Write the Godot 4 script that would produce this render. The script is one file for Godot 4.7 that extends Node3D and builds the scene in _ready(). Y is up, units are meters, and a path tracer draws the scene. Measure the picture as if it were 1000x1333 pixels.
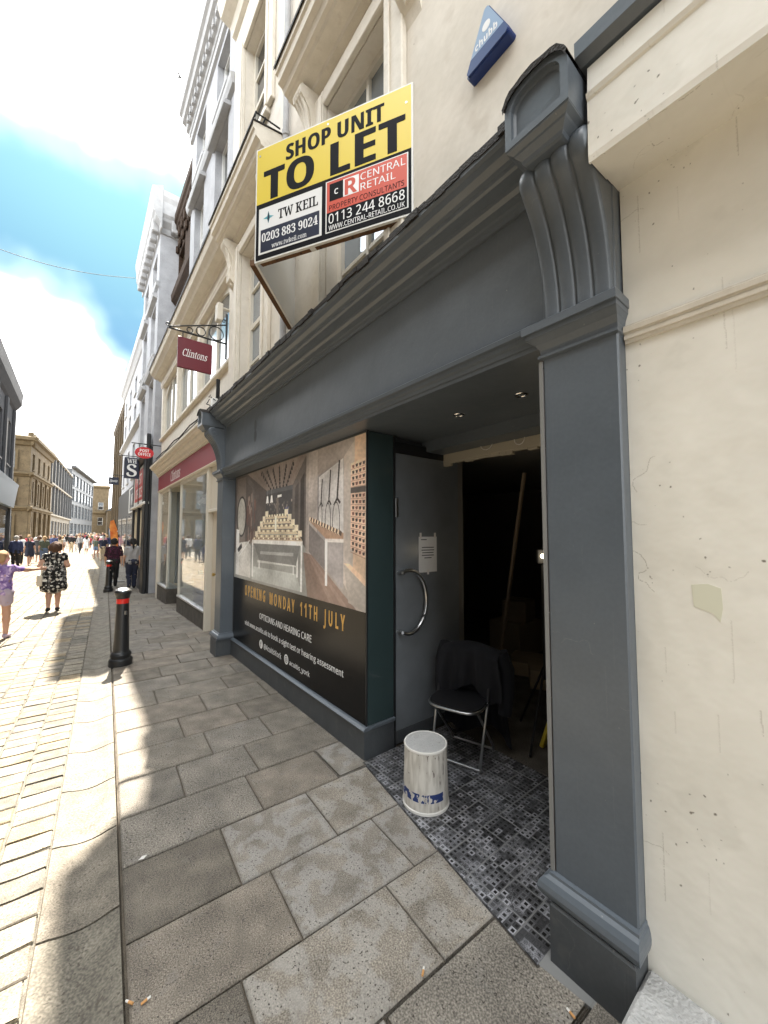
extends Node3D
# A pedestrian shopping street: dark grey empty shopfront, neighbours, paving, people.

var M := {}
var T := {}
var used := {}
var rng := RandomNumberGenerator.new()

# ---------------------------------------------------------------- mesh builder
class MB:
	var v := PackedVector3Array()
	var n := PackedVector3Array()
	var uv := PackedVector2Array()
	func tri(a: Vector3, b: Vector3, c: Vector3, na: Vector3, nb: Vector3, nc: Vector3) -> void:
		if (b - a).cross(c - a).dot(na + nb + nc) > 0.0:
			v.append(a); v.append(c); v.append(b)
			n.append(na); n.append(nc); n.append(nb)
		else:
			v.append(a); v.append(b); v.append(c)
			n.append(na); n.append(nb); n.append(nc)
	func quad(a: Vector3, b: Vector3, c: Vector3, d: Vector3, hint: Vector3) -> void:
		var m := (b - a).cross(c - a)
		if m.length_squared() < 1e-16:
			m = (c - a).cross(d - a)
		if m.length_squared() < 1e-18:
			return
		m = m.normalized()
		if m.dot(hint) < 0.0:
			m = -m
		tri(a, b, c, m, m, m)
		tri(a, c, d, m, m, m)
	func squad(a: Vector3, b: Vector3, c: Vector3, d: Vector3, na: Vector3, nb: Vector3, nc: Vector3, nd: Vector3) -> void:
		tri(a, b, c, na, nb, nc)
		tri(a, c, d, na, nc, nd)
	# box between two corners
	func box(p: Vector3, q: Vector3) -> void:
		var a := Vector3(minf(p.x, q.x), minf(p.y, q.y), minf(p.z, q.z))
		var b := Vector3(maxf(p.x, q.x), maxf(p.y, q.y), maxf(p.z, q.z))
		quad(Vector3(a.x, a.y, b.z), Vector3(b.x, a.y, b.z), b, Vector3(a.x, b.y, b.z), Vector3.BACK)
		quad(a, Vector3(b.x, a.y, a.z), Vector3(b.x, b.y, a.z), Vector3(a.x, b.y, a.z), Vector3.FORWARD)
		quad(Vector3(b.x, a.y, a.z), Vector3(b.x, a.y, b.z), b, Vector3(b.x, b.y, a.z), Vector3.RIGHT)
		quad(a, Vector3(a.x, a.y, b.z), Vector3(a.x, b.y, b.z), Vector3(a.x, b.y, a.z), Vector3.LEFT)
		quad(Vector3(a.x, b.y, a.z), Vector3(b.x, b.y, a.z), b, Vector3(a.x, b.y, b.z), Vector3.UP)
		quad(a, Vector3(b.x, a.y, a.z), Vector3(b.x, a.y, b.z), Vector3(a.x, a.y, b.z), Vector3.DOWN)
	# box with chamfered edges
	func cbox(p: Vector3, q: Vector3, ch: float) -> void:
		var a := Vector3(minf(p.x, q.x), minf(p.y, q.y), minf(p.z, q.z))
		var b := Vector3(maxf(p.x, q.x), maxf(p.y, q.y), maxf(p.z, q.z))
		var c := (a + b) * 0.5
		var h := (b - a) * 0.5
		ch = minf(ch, minf(h.x, minf(h.y, h.z)) * 0.9)
		var i := h - Vector3(ch, ch, ch)
		for s in [-1.0, 1.0]:
			quad(c + Vector3(s * h.x, -i.y, -i.z), c + Vector3(s * h.x, i.y, -i.z), c + Vector3(s * h.x, i.y, i.z), c + Vector3(s * h.x, -i.y, i.z), Vector3(s, 0, 0))
			quad(c + Vector3(-i.x, s * h.y, -i.z), c + Vector3(i.x, s * h.y, -i.z), c + Vector3(i.x, s * h.y, i.z), c + Vector3(-i.x, s * h.y, i.z), Vector3(0, s, 0))
			quad(c + Vector3(-i.x, -i.y, s * h.z), c + Vector3(i.x, -i.y, s * h.z), c + Vector3(i.x, i.y, s * h.z), c + Vector3(-i.x, i.y, s * h.z), Vector3(0, 0, s))
			for t in [-1.0, 1.0]:
				quad(c + Vector3(s * h.x, t * i.y, -i.z), c + Vector3(s * i.x, t * h.y, -i.z), c + Vector3(s * i.x, t * h.y, i.z), c + Vector3(s * h.x, t * i.y, i.z), Vector3(s, t, 0))
				quad(c + Vector3(s * h.x, -i.y, t * i.z), c + Vector3(s * i.x, -i.y, t * h.z), c + Vector3(s * i.x, i.y, t * h.z), c + Vector3(s * h.x, i.y, t * i.z), Vector3(s, 0, t))
				quad(c + Vector3(-i.x, s * h.y, t * i.z), c + Vector3(-i.x, s * i.y, t * h.z), c + Vector3(i.x, s * i.y, t * h.z), c + Vector3(i.x, s * h.y, t * i.z), Vector3(0, s, t))
				for w in [-1.0, 1.0]:
					var nn := Vector3(s, t, w).normalized()
					tri(c + Vector3(s * h.x, t * i.y, w * i.z), c + Vector3(s * i.x, t * h.y, w * i.z), c + Vector3(s * i.x, t * i.y, w * h.z), nn, nn, nn)
	# polygon in a plane pushed along w: point = o + x*ex + y*ey
	func prism(poly: PackedVector2Array, o: Vector3, ex: Vector3, ey: Vector3, w: Vector3) -> void:
		var idx := Geometry2D.triangulate_polygon(poly)
		var nn := w.normalized()
		var k := 0
		while k < idx.size():
			var a := o + ex * poly[idx[k]].x + ey * poly[idx[k]].y
			var b := o + ex * poly[idx[k + 1]].x + ey * poly[idx[k + 1]].y
			var c := o + ex * poly[idx[k + 2]].x + ey * poly[idx[k + 2]].y
			tri(a + w, b + w, c + w, nn, nn, nn)
			tri(a, b, c, -nn, -nn, -nn)
			k += 3
		var ar := 0.0
		for i in poly.size():
			ar += poly[i].cross(poly[(i + 1) % poly.size()])
		for i in poly.size():
			var p := poly[i]
			var q := poly[(i + 1) % poly.size()]
			var d := (q - p)
			var o2 := Vector2(d.y, -d.x) * signf(ar)
			var a3 := o + ex * p.x + ey * p.y
			var b3 := o + ex * q.x + ey * q.y
			quad(a3, b3, b3 + w, a3 + w, ex * o2.x + ey * o2.y)
	# slab: polygon on the ground (x, z), chamfered upper edge
	func slab(poly: PackedVector2Array, y0: float, y1: float, ch: float) -> void:
		var inner := poly
		var o := Geometry2D.offset_polygon(poly, -ch)
		if o.size() == 1 and o[0].size() >= 3:
			inner = o[0]
		var idx := Geometry2D.triangulate_polygon(inner)
		var k := 0
		while k < idx.size():
			var a := inner[idx[k]]; var b := inner[idx[k + 1]]; var c := inner[idx[k + 2]]
			tri(Vector3(a.x, y1, a.y), Vector3(b.x, y1, b.y), Vector3(c.x, y1, c.y), Vector3.UP, Vector3.UP, Vector3.UP)
			k += 3
		var ce := Vector2.ZERO
		for p in poly:
			ce += p / poly.size()
		var same := inner.size() == poly.size()
		if same:
			# match by nearest vertex
			var off := 0
			var bd := 1e9
			for j in inner.size():
				if inner[j].distance_to(poly[0]) < bd:
					bd = inner[j].distance_to(poly[0]); off = j
			var dirn := 1
			if inner[(off + 1) % inner.size()].distance_to(poly[1]) > inner[(off - 1 + inner.size()) % inner.size()].distance_to(poly[1]):
				dirn = -1
			for i in poly.size():
				var p := poly[i]; var q := poly[(i + 1) % poly.size()]
				var ip := inner[(off + dirn * i + 4 * inner.size()) % inner.size()]
				var iq := inner[(off + dirn * (i + 1) + 4 * inner.size()) % inner.size()]
				var m := (p + q) * 0.5 - ce
				quad(Vector3(p.x, y1 - ch, p.y), Vector3(q.x, y1 - ch, q.y), Vector3(iq.x, y1, iq.y), Vector3(ip.x, y1, ip.y), Vector3(m.x, 0.3, m.y))
		for i in poly.size():
			var p := poly[i]; var q := poly[(i + 1) % poly.size()]
			var m := (p + q) * 0.5 - ce
			var top := y1 - ch if same else y1
			quad(Vector3(p.x, y0, p.y), Vector3(q.x, y0, q.y), Vector3(q.x, top, q.y), Vector3(p.x, top, p.y), Vector3(m.x, 0, m.y))
	# lathe: profile of (radius, height) round the y axis at o
	func lathe(pr: PackedVector2Array, o: Vector3, seg: int) -> void:
		for i in pr.size() - 1:
			var p := pr[i]; var q := pr[i + 1]
			var d := q - p
			if d.length() < 1e-6:
				continue
			var nr := Vector2(d.y, -d.x).normalized()
			for s in seg:
				var a0 := TAU * s / seg
				var a1 := TAU * (s + 1) / seg
				var c0 := Vector3(cos(a0), 0, sin(a0)); var c1 := Vector3(cos(a1), 0, sin(a1))
				var n0 := c0 * nr.x + Vector3.UP * nr.y; var n1 := c1 * nr.x + Vector3.UP * nr.y
				var A := o + c0 * p.x + Vector3.UP * p.y; var B := o + c1 * p.x + Vector3.UP * p.y
				var C := o + c1 * q.x + Vector3.UP * q.y; var D := o + c0 * q.x + Vector3.UP * q.y
				if p.x > 1e-6:
					tri(A, B, C, n0, n1, n1)
				if q.x > 1e-6:
					tri(A, C, D, n0, n1, n0)
	func tube(pts: Array, r0: float, r1: float, seg: int) -> void:
		var rings := []
		var cnt := pts.size()
		for i in cnt:
			var d: Vector3
			if i == 0:
				d = pts[1] - pts[0]
			elif i == cnt - 1:
				d = pts[i] - pts[i - 1]
			else:
				d = (pts[i + 1] - pts[i]).normalized() + (pts[i] - pts[i - 1]).normalized()
			d = d.normalized()
			var up := Vector3.UP if absf(d.y) < 0.9 else Vector3.RIGHT
			var e := d.cross(up).normalized()
			var f := e.cross(d).normalized()
			rings.append([pts[i], e, f, lerpf(r0, r1, float(i) / (cnt - 1)), d])
		for i in cnt - 1:
			var A: Array = rings[i]; var B: Array = rings[i + 1]
			for s in seg:
				var a0 := TAU * s / seg; var a1 := TAU * (s + 1) / seg
				var nA0: Vector3 = A[1] * cos(a0) + A[2] * sin(a0); var nA1: Vector3 = A[1] * cos(a1) + A[2] * sin(a1)
				var nB0: Vector3 = B[1] * cos(a0) + B[2] * sin(a0); var nB1: Vector3 = B[1] * cos(a1) + B[2] * sin(a1)
				squad(A[0] + nA0 * A[3], A[0] + nA1 * A[3], B[0] + nB1 * B[3], B[0] + nB0 * B[3], nA0, nA1, nB1, nB0)
		for e in [[rings[0], -1.0], [rings[cnt - 1], 1.0]]:
			var A: Array = e[0]
			var nn: Vector3 = A[4] * e[1]
			for s in seg:
				var a0 := TAU * s / seg; var a1 := TAU * (s + 1) / seg
				tri(A[0], A[0] + (A[1] * cos(a0) + A[2] * sin(a0)) * A[3], A[0] + (A[1] * cos(a1) + A[2] * sin(a1)) * A[3], nn, nn, nn)
	func add(o: MB, x: Transform3D) -> void:
		for i in o.v.size():
			v.append(x * o.v[i])
			n.append((x.basis * o.n[i]).normalized())
	func mesh() -> ArrayMesh:
		var ar := []
		ar.resize(Mesh.ARRAY_MAX)
		ar[Mesh.ARRAY_VERTEX] = v
		ar[Mesh.ARRAY_NORMAL] = n
		if uv.size() == v.size() and uv.size() > 0:
			ar[Mesh.ARRAY_TEX_UV] = uv
		var m := ArrayMesh.new()
		m.add_surface_from_arrays(Mesh.PRIMITIVE_TRIANGLES, ar)
		return m

# ---------------------------------------------------------------- nodes
func numbered(called: String) -> String:
	var k: int = used.get(called, 0)
	used[called] = k + 1
	return called if k == 0 else "%s_%03d" % [called, k]

func thing(called: String, label: String, category: String, at := Vector3.ZERO, turn := 0.0, group := "") -> Node3D:
	var o := Node3D.new()
	o.name = numbered(called)
	add_child(o, true)
	o.position = at
	o.rotation.y = turn
	tag(o, label, category, group)
	return o

func tag(o: Node, label: String, category: String, group := "") -> void:
	o.set_meta("label", label)
	o.set_meta("category", category)
	if group != "":
		o.set_meta("group", group)

func structure(called: String, label: String, category: String) -> Node3D:
	var o := thing(called, label, category)
	o.set_meta("kind", "structure")
	return o

func obj(called: String, mesh: Mesh, m: Material, parent: Node = self, at := Vector3.ZERO) -> MeshInstance3D:
	var o := MeshInstance3D.new()
	o.name = called if parent != self else numbered(called)
	o.mesh = mesh
	o.material_override = m
	o.position = at
	parent.add_child(o, true)
	return o

func part(called: String, b: MB, m: Material, parent: Node) -> MeshInstance3D:
	return obj(called, b.mesh(), m, parent)

func pbox(called: String, p: Vector3, q: Vector3, m: Material, parent: Node, ch := 0.0) -> MeshInstance3D:
	var b := MB.new()
	if ch > 0.0:
		b.cbox(p, q, ch)
	else:
		b.box(p, q)
	return part(called, b, m, parent)

# moulding: profile of (x, y) pushed along z
func mould(called: String, pr: Array, z0: float, z1: float, m: Material, parent: Node) -> MeshInstance3D:
	var b := MB.new()
	b.prism(PackedVector2Array(pr), Vector3(0, 0, z0), Vector3.RIGHT, Vector3.UP, Vector3(0, 0, z1 - z0))
	return part(called, b, m, parent)

var fonts := {}
func font(kind: String) -> Font:
	if not fonts.has(kind):
		var f := SystemFont.new()
		f.font_names = PackedStringArray([kind.trim_suffix(" B")])
		if kind.ends_with(" B"):
			f.font_weight = 700
		fonts[kind] = f
	return fonts[kind]

# flat lettering fitted to w by h, centred at x.origin, facing x.basis.z
func words(parent: Node, s: String, kind: String, x: Transform3D, w: float, h: float, m: Material, slant := 0.0) -> MeshInstance3D:
	var t := TextMesh.new()
	t.text = s
	t.font = font(kind)
	t.font_size = 48
	t.pixel_size = 0.01
	t.depth = 0.012
	t.curve_step = 1.5
	var bb := t.get_aabb()
	var sx := w / maxf(bb.size.x, 1e-4)
	var sy := h / maxf(bb.size.y, 1e-4)
	var c := bb.get_center()
	var o := MeshInstance3D.new()
	o.name = "lettering"
	o.mesh = t
	o.material_override = m
	var b := Basis(Vector3(sx, 0, 0), Vector3(slant * sy, sy, 0), Vector3(0, 0, 0.15))
	o.transform = x * Transform3D(b, -(b * c))
	parent.add_child(o, true)
	return o

# ---------------------------------------------------------------- materials
func lin(r: float, g: float, b: float) -> Color:
	return Color(r, g, b).linear_to_srgb()

# seamless noise bytes
func nbytes(sz: int, sd: int, fr: float, oct := 4, kind := FastNoiseLite.TYPE_SIMPLEX_SMOOTH) -> PackedByteArray:
	var f := FastNoiseLite.new()
	f.seed = sd
	f.frequency = fr
	f.noise_type = kind
	f.fractal_octaves = oct
	f.fractal_type = FastNoiseLite.FRACTAL_FBM
	var im := f.get_seamless_image(sz, sz)
	im.convert(Image.FORMAT_L8)
	return im.get_data()

# colour map between lo and hi: coarse patches, fine grain, and specks of a third colour where a noise passes a threshold
func stone_tex(sz: int, sd: int, lo: Color, hi: Color, coarse: float, fine: float, wc: float, speck: Color, thr: int, sfr := 0.12, patch: Color = Color.BLACK, pthr := 999) -> ImageTexture:
	var a := nbytes(sz, sd, coarse, 4)
	var b := nbytes(sz, sd + 7, fine, 3)
	var c := nbytes(sz, sd + 13, sfr, 2)
	var d := nbytes(sz, sd + 29, coarse * 1.7, 5)
	var out := PackedByteArray()
	out.resize(sz * sz * 3)
	var l := [lo.r * 255, lo.g * 255, lo.b * 255]
	var dh := [(hi.r - lo.r), (hi.g - lo.g), (hi.b - lo.b)]
	var sp := [speck.r * 255, speck.g * 255, speck.b * 255]
	var pp := [patch.r * 255, patch.g * 255, patch.b * 255]
	for i in sz * sz:
		var t := a[i] * wc + b[i] * (1.0 - wc)
		var ws := clampf((c[i] - thr + (d[i] - 128) * 0.22) / 9.0, 0.0, 1.0)
		var wp := clampf((d[i] - pthr) / 40.0, 0.0, 1.0) * 0.5
		for q in 3:
			var v: float = l[q] + dh[q] * t
			v += (pp[q] - v) * wp
			v += (sp[q] - v) * ws
			out[i * 3 + q] = int(v)
	var im := Image.create_from_data(sz, sz, false, Image.FORMAT_RGB8, out)
	im.generate_mipmaps()
	return ImageTexture.create_from_image(im)

# the same, with hairline cracks, runs and scrapes drawn into it
func weathered(tex: ImageTexture, sd: int, cracks: int, runs: int, c: Color) -> ImageTexture:
	var im := tex.get_image()
	im.clear_mipmaps()
	var sz := im.get_width()
	var r := RandomNumberGenerator.new()
	r.seed = sd
	for k in cracks + runs:
		var p := Vector2(r.randf() * sz, r.randf() * sz)
		var an := r.randf() * TAU if k < cracks else PI / 2 + r.randf_range(-0.08, 0.08)
		var ln := r.randi_range(25, 130)
		var st_ := r.randf_range(0.15, 0.55)
		for i in ln:
			an += r.randf_range(-0.35, 0.35) if k < cracks else r.randf_range(-0.04, 0.04)
			if k >= cracks:
				an = lerpf(an, PI / 2, 0.2)
			p += Vector2(cos(an), sin(an))
			var q := Vector2i(posmod(int(p.x), sz), posmod(int(p.y), sz))
			if r.randf() < 0.85:
				im.set_pixelv(q, im.get_pixelv(q).lerp(c, st_ * (1.0 if k < cracks else 0.5)))
			if k >= cracks and r.randf() < 0.4:
				var q2 := Vector2i(posmod(q.x + 1, sz), q.y)
				im.set_pixelv(q2, im.get_pixelv(q2).lerp(c, st_ * 0.35))
	return ImageTexture.create_from_image(im)

func grey_tex(sz: int, sd: int, fr: float, oct := 4) -> ImageTexture:
	var im := Image.create_from_data(sz, sz, false, Image.FORMAT_L8, nbytes(sz, sd, fr, oct))
	return ImageTexture.create_from_image(im)

func mat(called: String, c: Color, rough := 0.8, metal := 0.0) -> StandardMaterial3D:
	var m := StandardMaterial3D.new()
	m.albedo_color = c
	m.roughness = rough
	m.metallic = metal
	M[called] = m
	return m

func tmat(called: String, tex: Texture2D, scale: float, c := Color.WHITE, rough := 0.8, relief: Texture2D = null, cm := 0.0, world := true) -> StandardMaterial3D:
	var m := mat(called, c, rough)
	m.albedo_texture = tex
	m.uv1_triplanar = true
	m.uv1_world_triplanar = world
	m.uv1_scale = Vector3(scale, scale, scale)
	if relief != null:
		m.heightmap_enabled = true
		m.heightmap_texture = relief
		m.heightmap_scale = cm
	return m

# ---------------------------------------------------------------- scene
const SUN_KX := 0.13
const SUN_KZ := 0.60

func _ready() -> void:
	rng.seed = 7
	var cam := Camera3D.new()
	cam.name = "camera"
	cam.position = Vector3(0, 1.72, 0)
	cam.rotation = Vector3(deg_to_rad(3.262), deg_to_rad(-38.404), 0)
	cam.fov = 106.25
	cam.near = 0.05
	cam.far = 900.0
	add_child(cam)
	cam.current = true
	var env := Environment.new()
	env.background_mode = Environment.BG_SKY
	var sky := Sky.new()
	var pan := PanoramaSkyMaterial.new()
	pan.panorama = sky_picture()
	pan.energy_multiplier = 1.0
	sky.sky_material = pan
	env.sky = sky
	env.ambient_light_source = Environment.AMBIENT_SOURCE_SKY
	env.tonemap_mode = Environment.TONE_MAPPER_LINEAR
	env.tonemap_exposure = 6.4
	env.sdfgi_enabled = true
	env.ssao_enabled = true
	env.ssil_enabled = true
	var we := WorldEnvironment.new()
	we.name = "environment"
	we.environment = env
	add_child(we)
	var sun := DirectionalLight3D.new()
	sun.name = "sun"
	sun.light_energy = 1.2
	sun.light_color = Color(1.0, 0.965, 0.91)
	sun.light_angular_distance = 0.55
	sun.shadow_enabled = true
	add_child(sun)
	sun.look_at_from_position(Vector3.ZERO, -Vector3(SUN_KX, 1.0, -SUN_KZ), Vector3.RIGHT)
	materials()
	ground()
	our_shop()
	right_neighbour()
	card_shop()
	right_row()
	left_row()
	signs()
	porch_things()
	street_things()
	people()

func sky_picture() -> ImageTexture:
	var w := 1024
	var h := 512
	var f := FastNoiseLite.new()
	f.seed = 21
	f.noise_type = FastNoiseLite.TYPE_SIMPLEX_SMOOTH
	f.fractal_type = FastNoiseLite.FRACTAL_FBM
	f.fractal_octaves = 6
	f.frequency = 0.55
	var g := FastNoiseLite.new()
	g.seed = 33
	g.frequency = 1.0
	g.noise_type = FastNoiseLite.TYPE_SIMPLEX_SMOOTH
	g.fractal_type = FastNoiseLite.FRACTAL_FBM
	g.fractal_octaves = 5
	var im := Image.create(w, h, false, Image.FORMAT_RGBF)
	for j in h:
		var el := PI * 0.5 - PI * (j + 0.5) / h
		var y := sin(el)
		for i in w:
			var az := wrapf(TAU * (i + 0.5) / w, -PI, PI)
			if y <= 0.0:
				im.set_pixel(i, j, Color(0.30, 0.29, 0.27))
				continue
			var c := cos(el)
			var d := Vector3(sin(az) * c, y, -cos(az) * c)
			var k := 1.0 / (y + 0.22)
			var nz := f.get_noise_3d(d.x * k * 2.2, d.z * k * 2.2, y * 1.5) * 1.25 + 0.12
			var da := rad_to_deg(az)
			var de := rad_to_deg(el)
			var wt := exp(-pow((da + 2.0) / 26.0, 4.0))
			if wt > 0.01:
				# a clear band between an upper bank of cloud and a cumulus low over the street
				var up := (de - 40.5 - 0.25 * da) / 5.0
				var low := (26.0 - 9.0 * smoothstep(-2.0, 6.0, da) - de) / 4.0
				nz = lerpf(nz, clampf(maxf(up, low), -1.0, 1.0) * 0.62 + (nz - 0.12) * 0.55 + g.get_noise_3dv(d * 9.0) * 0.42, wt)
			var cl := smoothstep(-0.12, 0.20, nz)
			var toward := clampf(d.dot(Vector3(SUN_KX, 1.0, -SUN_KZ).normalized()), 0.0, 1.0)
			var pale := smoothstep(0.76, 0.97, toward)
			var blue := Color(0.026, 0.064, 0.125).lerp(Color(0.085, 0.165, 0.172), pale).lerp(Color(0.10, 0.17, 0.19), pow(1.0 - y, 3.0))
			var wisp := smoothstep(-0.75, -0.05, nz) * 0.75
			var white := Color(1.0, 1.0, 1.0) * (0.78 + 0.55 * clampf(nz, 0.0, 1.0))
			var col := blue.lerp(Color(0.16, 0.22, 0.23), wisp).lerp(white, cl)
			im.set_pixel(i, j, col)
	return ImageTexture.create_from_image(im)

func materials() -> void:
	T.grain = grey_tex(512, 3, 0.09, 4)
	T.soft = grey_tex(512, 5, 0.02, 4)
	T.slab = stone_tex(1024, 11, Color(0.23, 0.215, 0.195), Color(0.86, 0.825, 0.77), 0.004, 0.13, 0.28, Color(0.27, 0.245, 0.22), 200, 0.07, Color(0.56, 0.545, 0.525), 168)
	T.dusty = stone_tex(1024, 17, Color(0.28, 0.26, 0.235), Color(0.84, 0.80, 0.745), 0.004, 0.13, 0.28, Color(0.30, 0.28, 0.255), 204, 0.07, Color(0.70, 0.69, 0.675), 112)
	T.sett = stone_tex(512, 31, Color(0.27, 0.255, 0.23), Color(0.76, 0.735, 0.68), 0.01, 0.15, 0.36, Color(0.36, 0.335, 0.30), 192, 0.08)
	T.cream = stone_tex(1024, 41, Color(0.885, 0.875, 0.85), Color(0.945, 0.935, 0.915), 0.004, 0.03, 0.72, Color(0.50, 0.48, 0.445), 236, 0.075, Color(0.86, 0.85, 0.825), 176)
	T.cream = weathered(T.cream, 5, 34, 90, Color(0.52, 0.49, 0.44))
	T.cream2 = stone_tex(1024, 47, Color(0.81, 0.795, 0.76), Color(0.90, 0.885, 0.855), 0.005, 0.05, 0.68, Color(0.55, 0.52, 0.47), 246, 0.06, Color(0.80, 0.775, 0.735), 180)
	T.paint = stone_tex(512, 53, Color(0.90, 0.90, 0.90), Color(1.0, 1.0, 1.0), 0.008, 0.12, 0.75, Color(1.0, 1.0, 1.0), 250, 0.12)
	T.sand = stone_tex(512, 59, Color(0.44, 0.385, 0.29), Color(0.72, 0.64, 0.50), 0.012, 0.10, 0.6, Color(0.33, 0.29, 0.23), 226, 0.05, Color(0.38, 0.335, 0.26), 170)
	T.white = stone_tex(512, 61, Color(0.66, 0.665, 0.675), Color(0.79, 0.795, 0.805), 0.008, 0.08, 0.65, Color(0.6, 0.6, 0.6), 246, 0.05, Color(0.68, 0.68, 0.68), 180)
	T.soot = stone_tex(512, 67, Color(0.09, 0.07, 0.055), Color(0.36, 0.29, 0.22), 0.02, 0.09, 0.55, Color(0.05, 0.04, 0.035), 220, 0.03)
	T.wood = stone_tex(256, 71, Color(0.45, 0.38, 0.29), Color(0.72, 0.63, 0.50), 0.01, 0.1, 0.5, Color(0.35, 0.28, 0.2), 205, 0.05)
	var slabs := [[0.86, 0.855, 0.85], [0.84, 0.83, 0.815], [0.80, 0.795, 0.79], [0.87, 0.85, 0.83], [0.78, 0.765, 0.745], [0.84, 0.84, 0.845]]
	for i in slabs.size():
		var s := tmat("slab%d" % i, T.slab, 0.7 + 0.11 * i, Color(slabs[i][0], slabs[i][1], slabs[i][2]), 0.82, T.grain, 0.45)
		s.uv1_offset = Vector3(0.31 * i, 0.17 * i, 0.43 * i)
	for i in 2:
		tmat("dusty%d" % i, T.dusty, 0.8 + 0.2 * i, Color(0.90, 0.90, 0.90) if i else Color(0.92, 0.915, 0.905), 0.85, T.grain, 0.45)
	var setts := [[0.98, 0.96, 0.92], [0.88, 0.86, 0.84], [0.97, 0.90, 0.78], [0.78, 0.77, 0.75]]
	for i in setts.size():
		var s := tmat("sett%d" % i, T.sett, 1.1 + 0.2 * i, Color(setts[i][0], setts[i][1], setts[i][2]), 0.8, T.grain, 0.2)
		s.uv1_offset = Vector3(0.2 * i, 0.37 * i, 0.11 * i)
	tmat("channel", T.sett, 0.9, Color(0.86, 0.85, 0.83), 0.8, T.grain, 0.25)
	tmat("bed", T.slab, 2.0, Color(0.62, 0.59, 0.55), 0.95)
	tmat("cream", T.cream, 0.42, Color(0.985, 0.98, 0.96), 0.62, T.soft, 0.35)
	tmat("cream_up", T.cream2, 0.33, Color(0.97, 0.955, 0.935), 0.7, T.soft, 0.4)
	tmat("cream_trim", T.cream2, 0.9, Color(0.98, 0.965, 0.94), 0.6, T.soft, 0.2)
	tmat("stone_ledge", T.white, 1.3, Color(0.94, 0.93, 0.91), 0.85, T.grain, 0.5)
	T.grey = weathered(stone_tex(1024, 53, Color(0.325, 0.352, 0.380), Color(0.372, 0.400, 0.430), 0.004, 0.08, 0.6, Color(0.62, 0.62, 0.60), 246, 0.10), 9, 30, 90, Color(0.50, 0.51, 0.52))
	T.grey2 = weathered(stone_tex(512, 57, Color(0.245, 0.258, 0.27), Color(0.30, 0.314, 0.328), 0.008, 0.10, 0.6, Color(0.48, 0.48, 0.46), 240, 0.10, Color(0.33, 0.335, 0.335), 170), 10, 20, 30, Color(0.42, 0.42, 0.41))
	var g := tmat("grey", T.grey, 0.55, Color.WHITE, 0.36, T.soft, 0.15)
	g.metallic_specular = 0.5
	tmat("grey_dark", T.grey2, 0.8, Color.WHITE, 0.5, T.soft, 0.12)
	tmat("door_grey", T.paint, 0.9, lin(0.165, 0.182, 0.20), 0.28)
	tmat("patch_grey", T.paint, 0.9, lin(0.060, 0.067, 0.076), 0.4)
	tmat("lead", T.soot, 1.6, Color(0.62, 0.66, 0.72), 0.75, T.grain, 0.5)
	tmat("white_wall", T.white, 0.5, Color(0.88, 0.88, 0.89), 0.75, T.soft, 0.3)
	tmat("white_trim", T.white, 0.9, Color(0.89, 0.885, 0.88), 0.65)
	tmat("sandstone", T.sand, 0.22, Color(0.70, 0.69, 0.69), 0.9, T.grain, 0.6)
	tmat("sandstone_trim", T.sand, 0.5, Color(0.66, 0.645, 0.62), 0.9)
	tmat("pale_stone", T.white, 0.4, Color(0.70, 0.66, 0.60), 0.85)
	tmat("grey_stone", T.white, 0.3, Color(0.46, 0.46, 0.47), 0.85, T.grain, 0.5)
	tmat("soot_stone", T.soot, 1.1, Color(0.95, 0.85, 0.75), 0.9, T.grain, 0.8)
	tmat("brown_stone", T.sand, 0.35, Color(0.54, 0.52, 0.50), 0.9, T.grain, 0.5)
	tmat("wood", T.wood, 1.5, Color(0.80, 0.72, 0.6), 0.7)
	tmat("oak", T.wood, 1.5, Color(0.62, 0.5, 0.36), 0.7)
	mat("roof", lin(0.06, 0.062, 0.068), 0.7)
	mat("white_paint", lin(0.72, 0.72, 0.70), 0.45)
	mat("cream_paint", lin(0.62, 0.58, 0.50), 0.5)
	mat("door_cream", lin(0.58, 0.52, 0.43), 0.45)
	mat("black", lin(0.012, 0.013, 0.015), 0.4)
	mat("vinyl_black", lin(0.004, 0.004, 0.0045), 0.22).metallic_specular = 0.35
	mat("black_matt", lin(0.012, 0.012, 0.013), 0.85)
	mat("iron", lin(0.016, 0.017, 0.018), 0.45, 0.2)
	mat("steel", lin(0.55, 0.56, 0.57), 0.28, 1.0)
	mat("chrome", lin(0.75, 0.75, 0.76), 0.12, 1.0)
	mat("brass", lin(0.45, 0.33, 0.12), 0.35, 1.0)
	mat("glass_dark", lin(0.018, 0.022, 0.028), 0.04).metallic_specular = 0.9
	mat("glass_sky", lin(0.30, 0.34, 0.38), 0.04, 0.55).metallic_specular = 1.0
	var p := mat("pane", Color(0.9, 0.95, 0.95, 0.10), 0.03)
	p.transparency = BaseMaterial3D.TRANSPARENCY_ALPHA
	var dg := mat("door_glass", Color(0.16, 0.19, 0.20, 0.86), 0.06)
	dg.transparency = BaseMaterial3D.TRANSPARENCY_ALPHA
	mat("green_glass", lin(0.030, 0.048, 0.050), 0.10)
	mat("red_fascia", lin(0.26, 0.018, 0.032), 0.5)
	mat("red_sign", lin(0.13, 0.006, 0.016), 0.45)
	mat("post_red", lin(0.52, 0.012, 0.02), 0.35)
	mat("navy", lin(0.008, 0.012, 0.035), 0.35)
	mat("white_ink", lin(0.80, 0.80, 0.80), 0.5)
	mat("yellow", lin(0.68, 0.52, 0.045), 0.38)
	mat("ink", lin(0.004, 0.004, 0.006), 0.6).metallic_specular = 0.25
	mat("agent_red", lin(0.55, 0.07, 0.035), 0.4)
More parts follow.
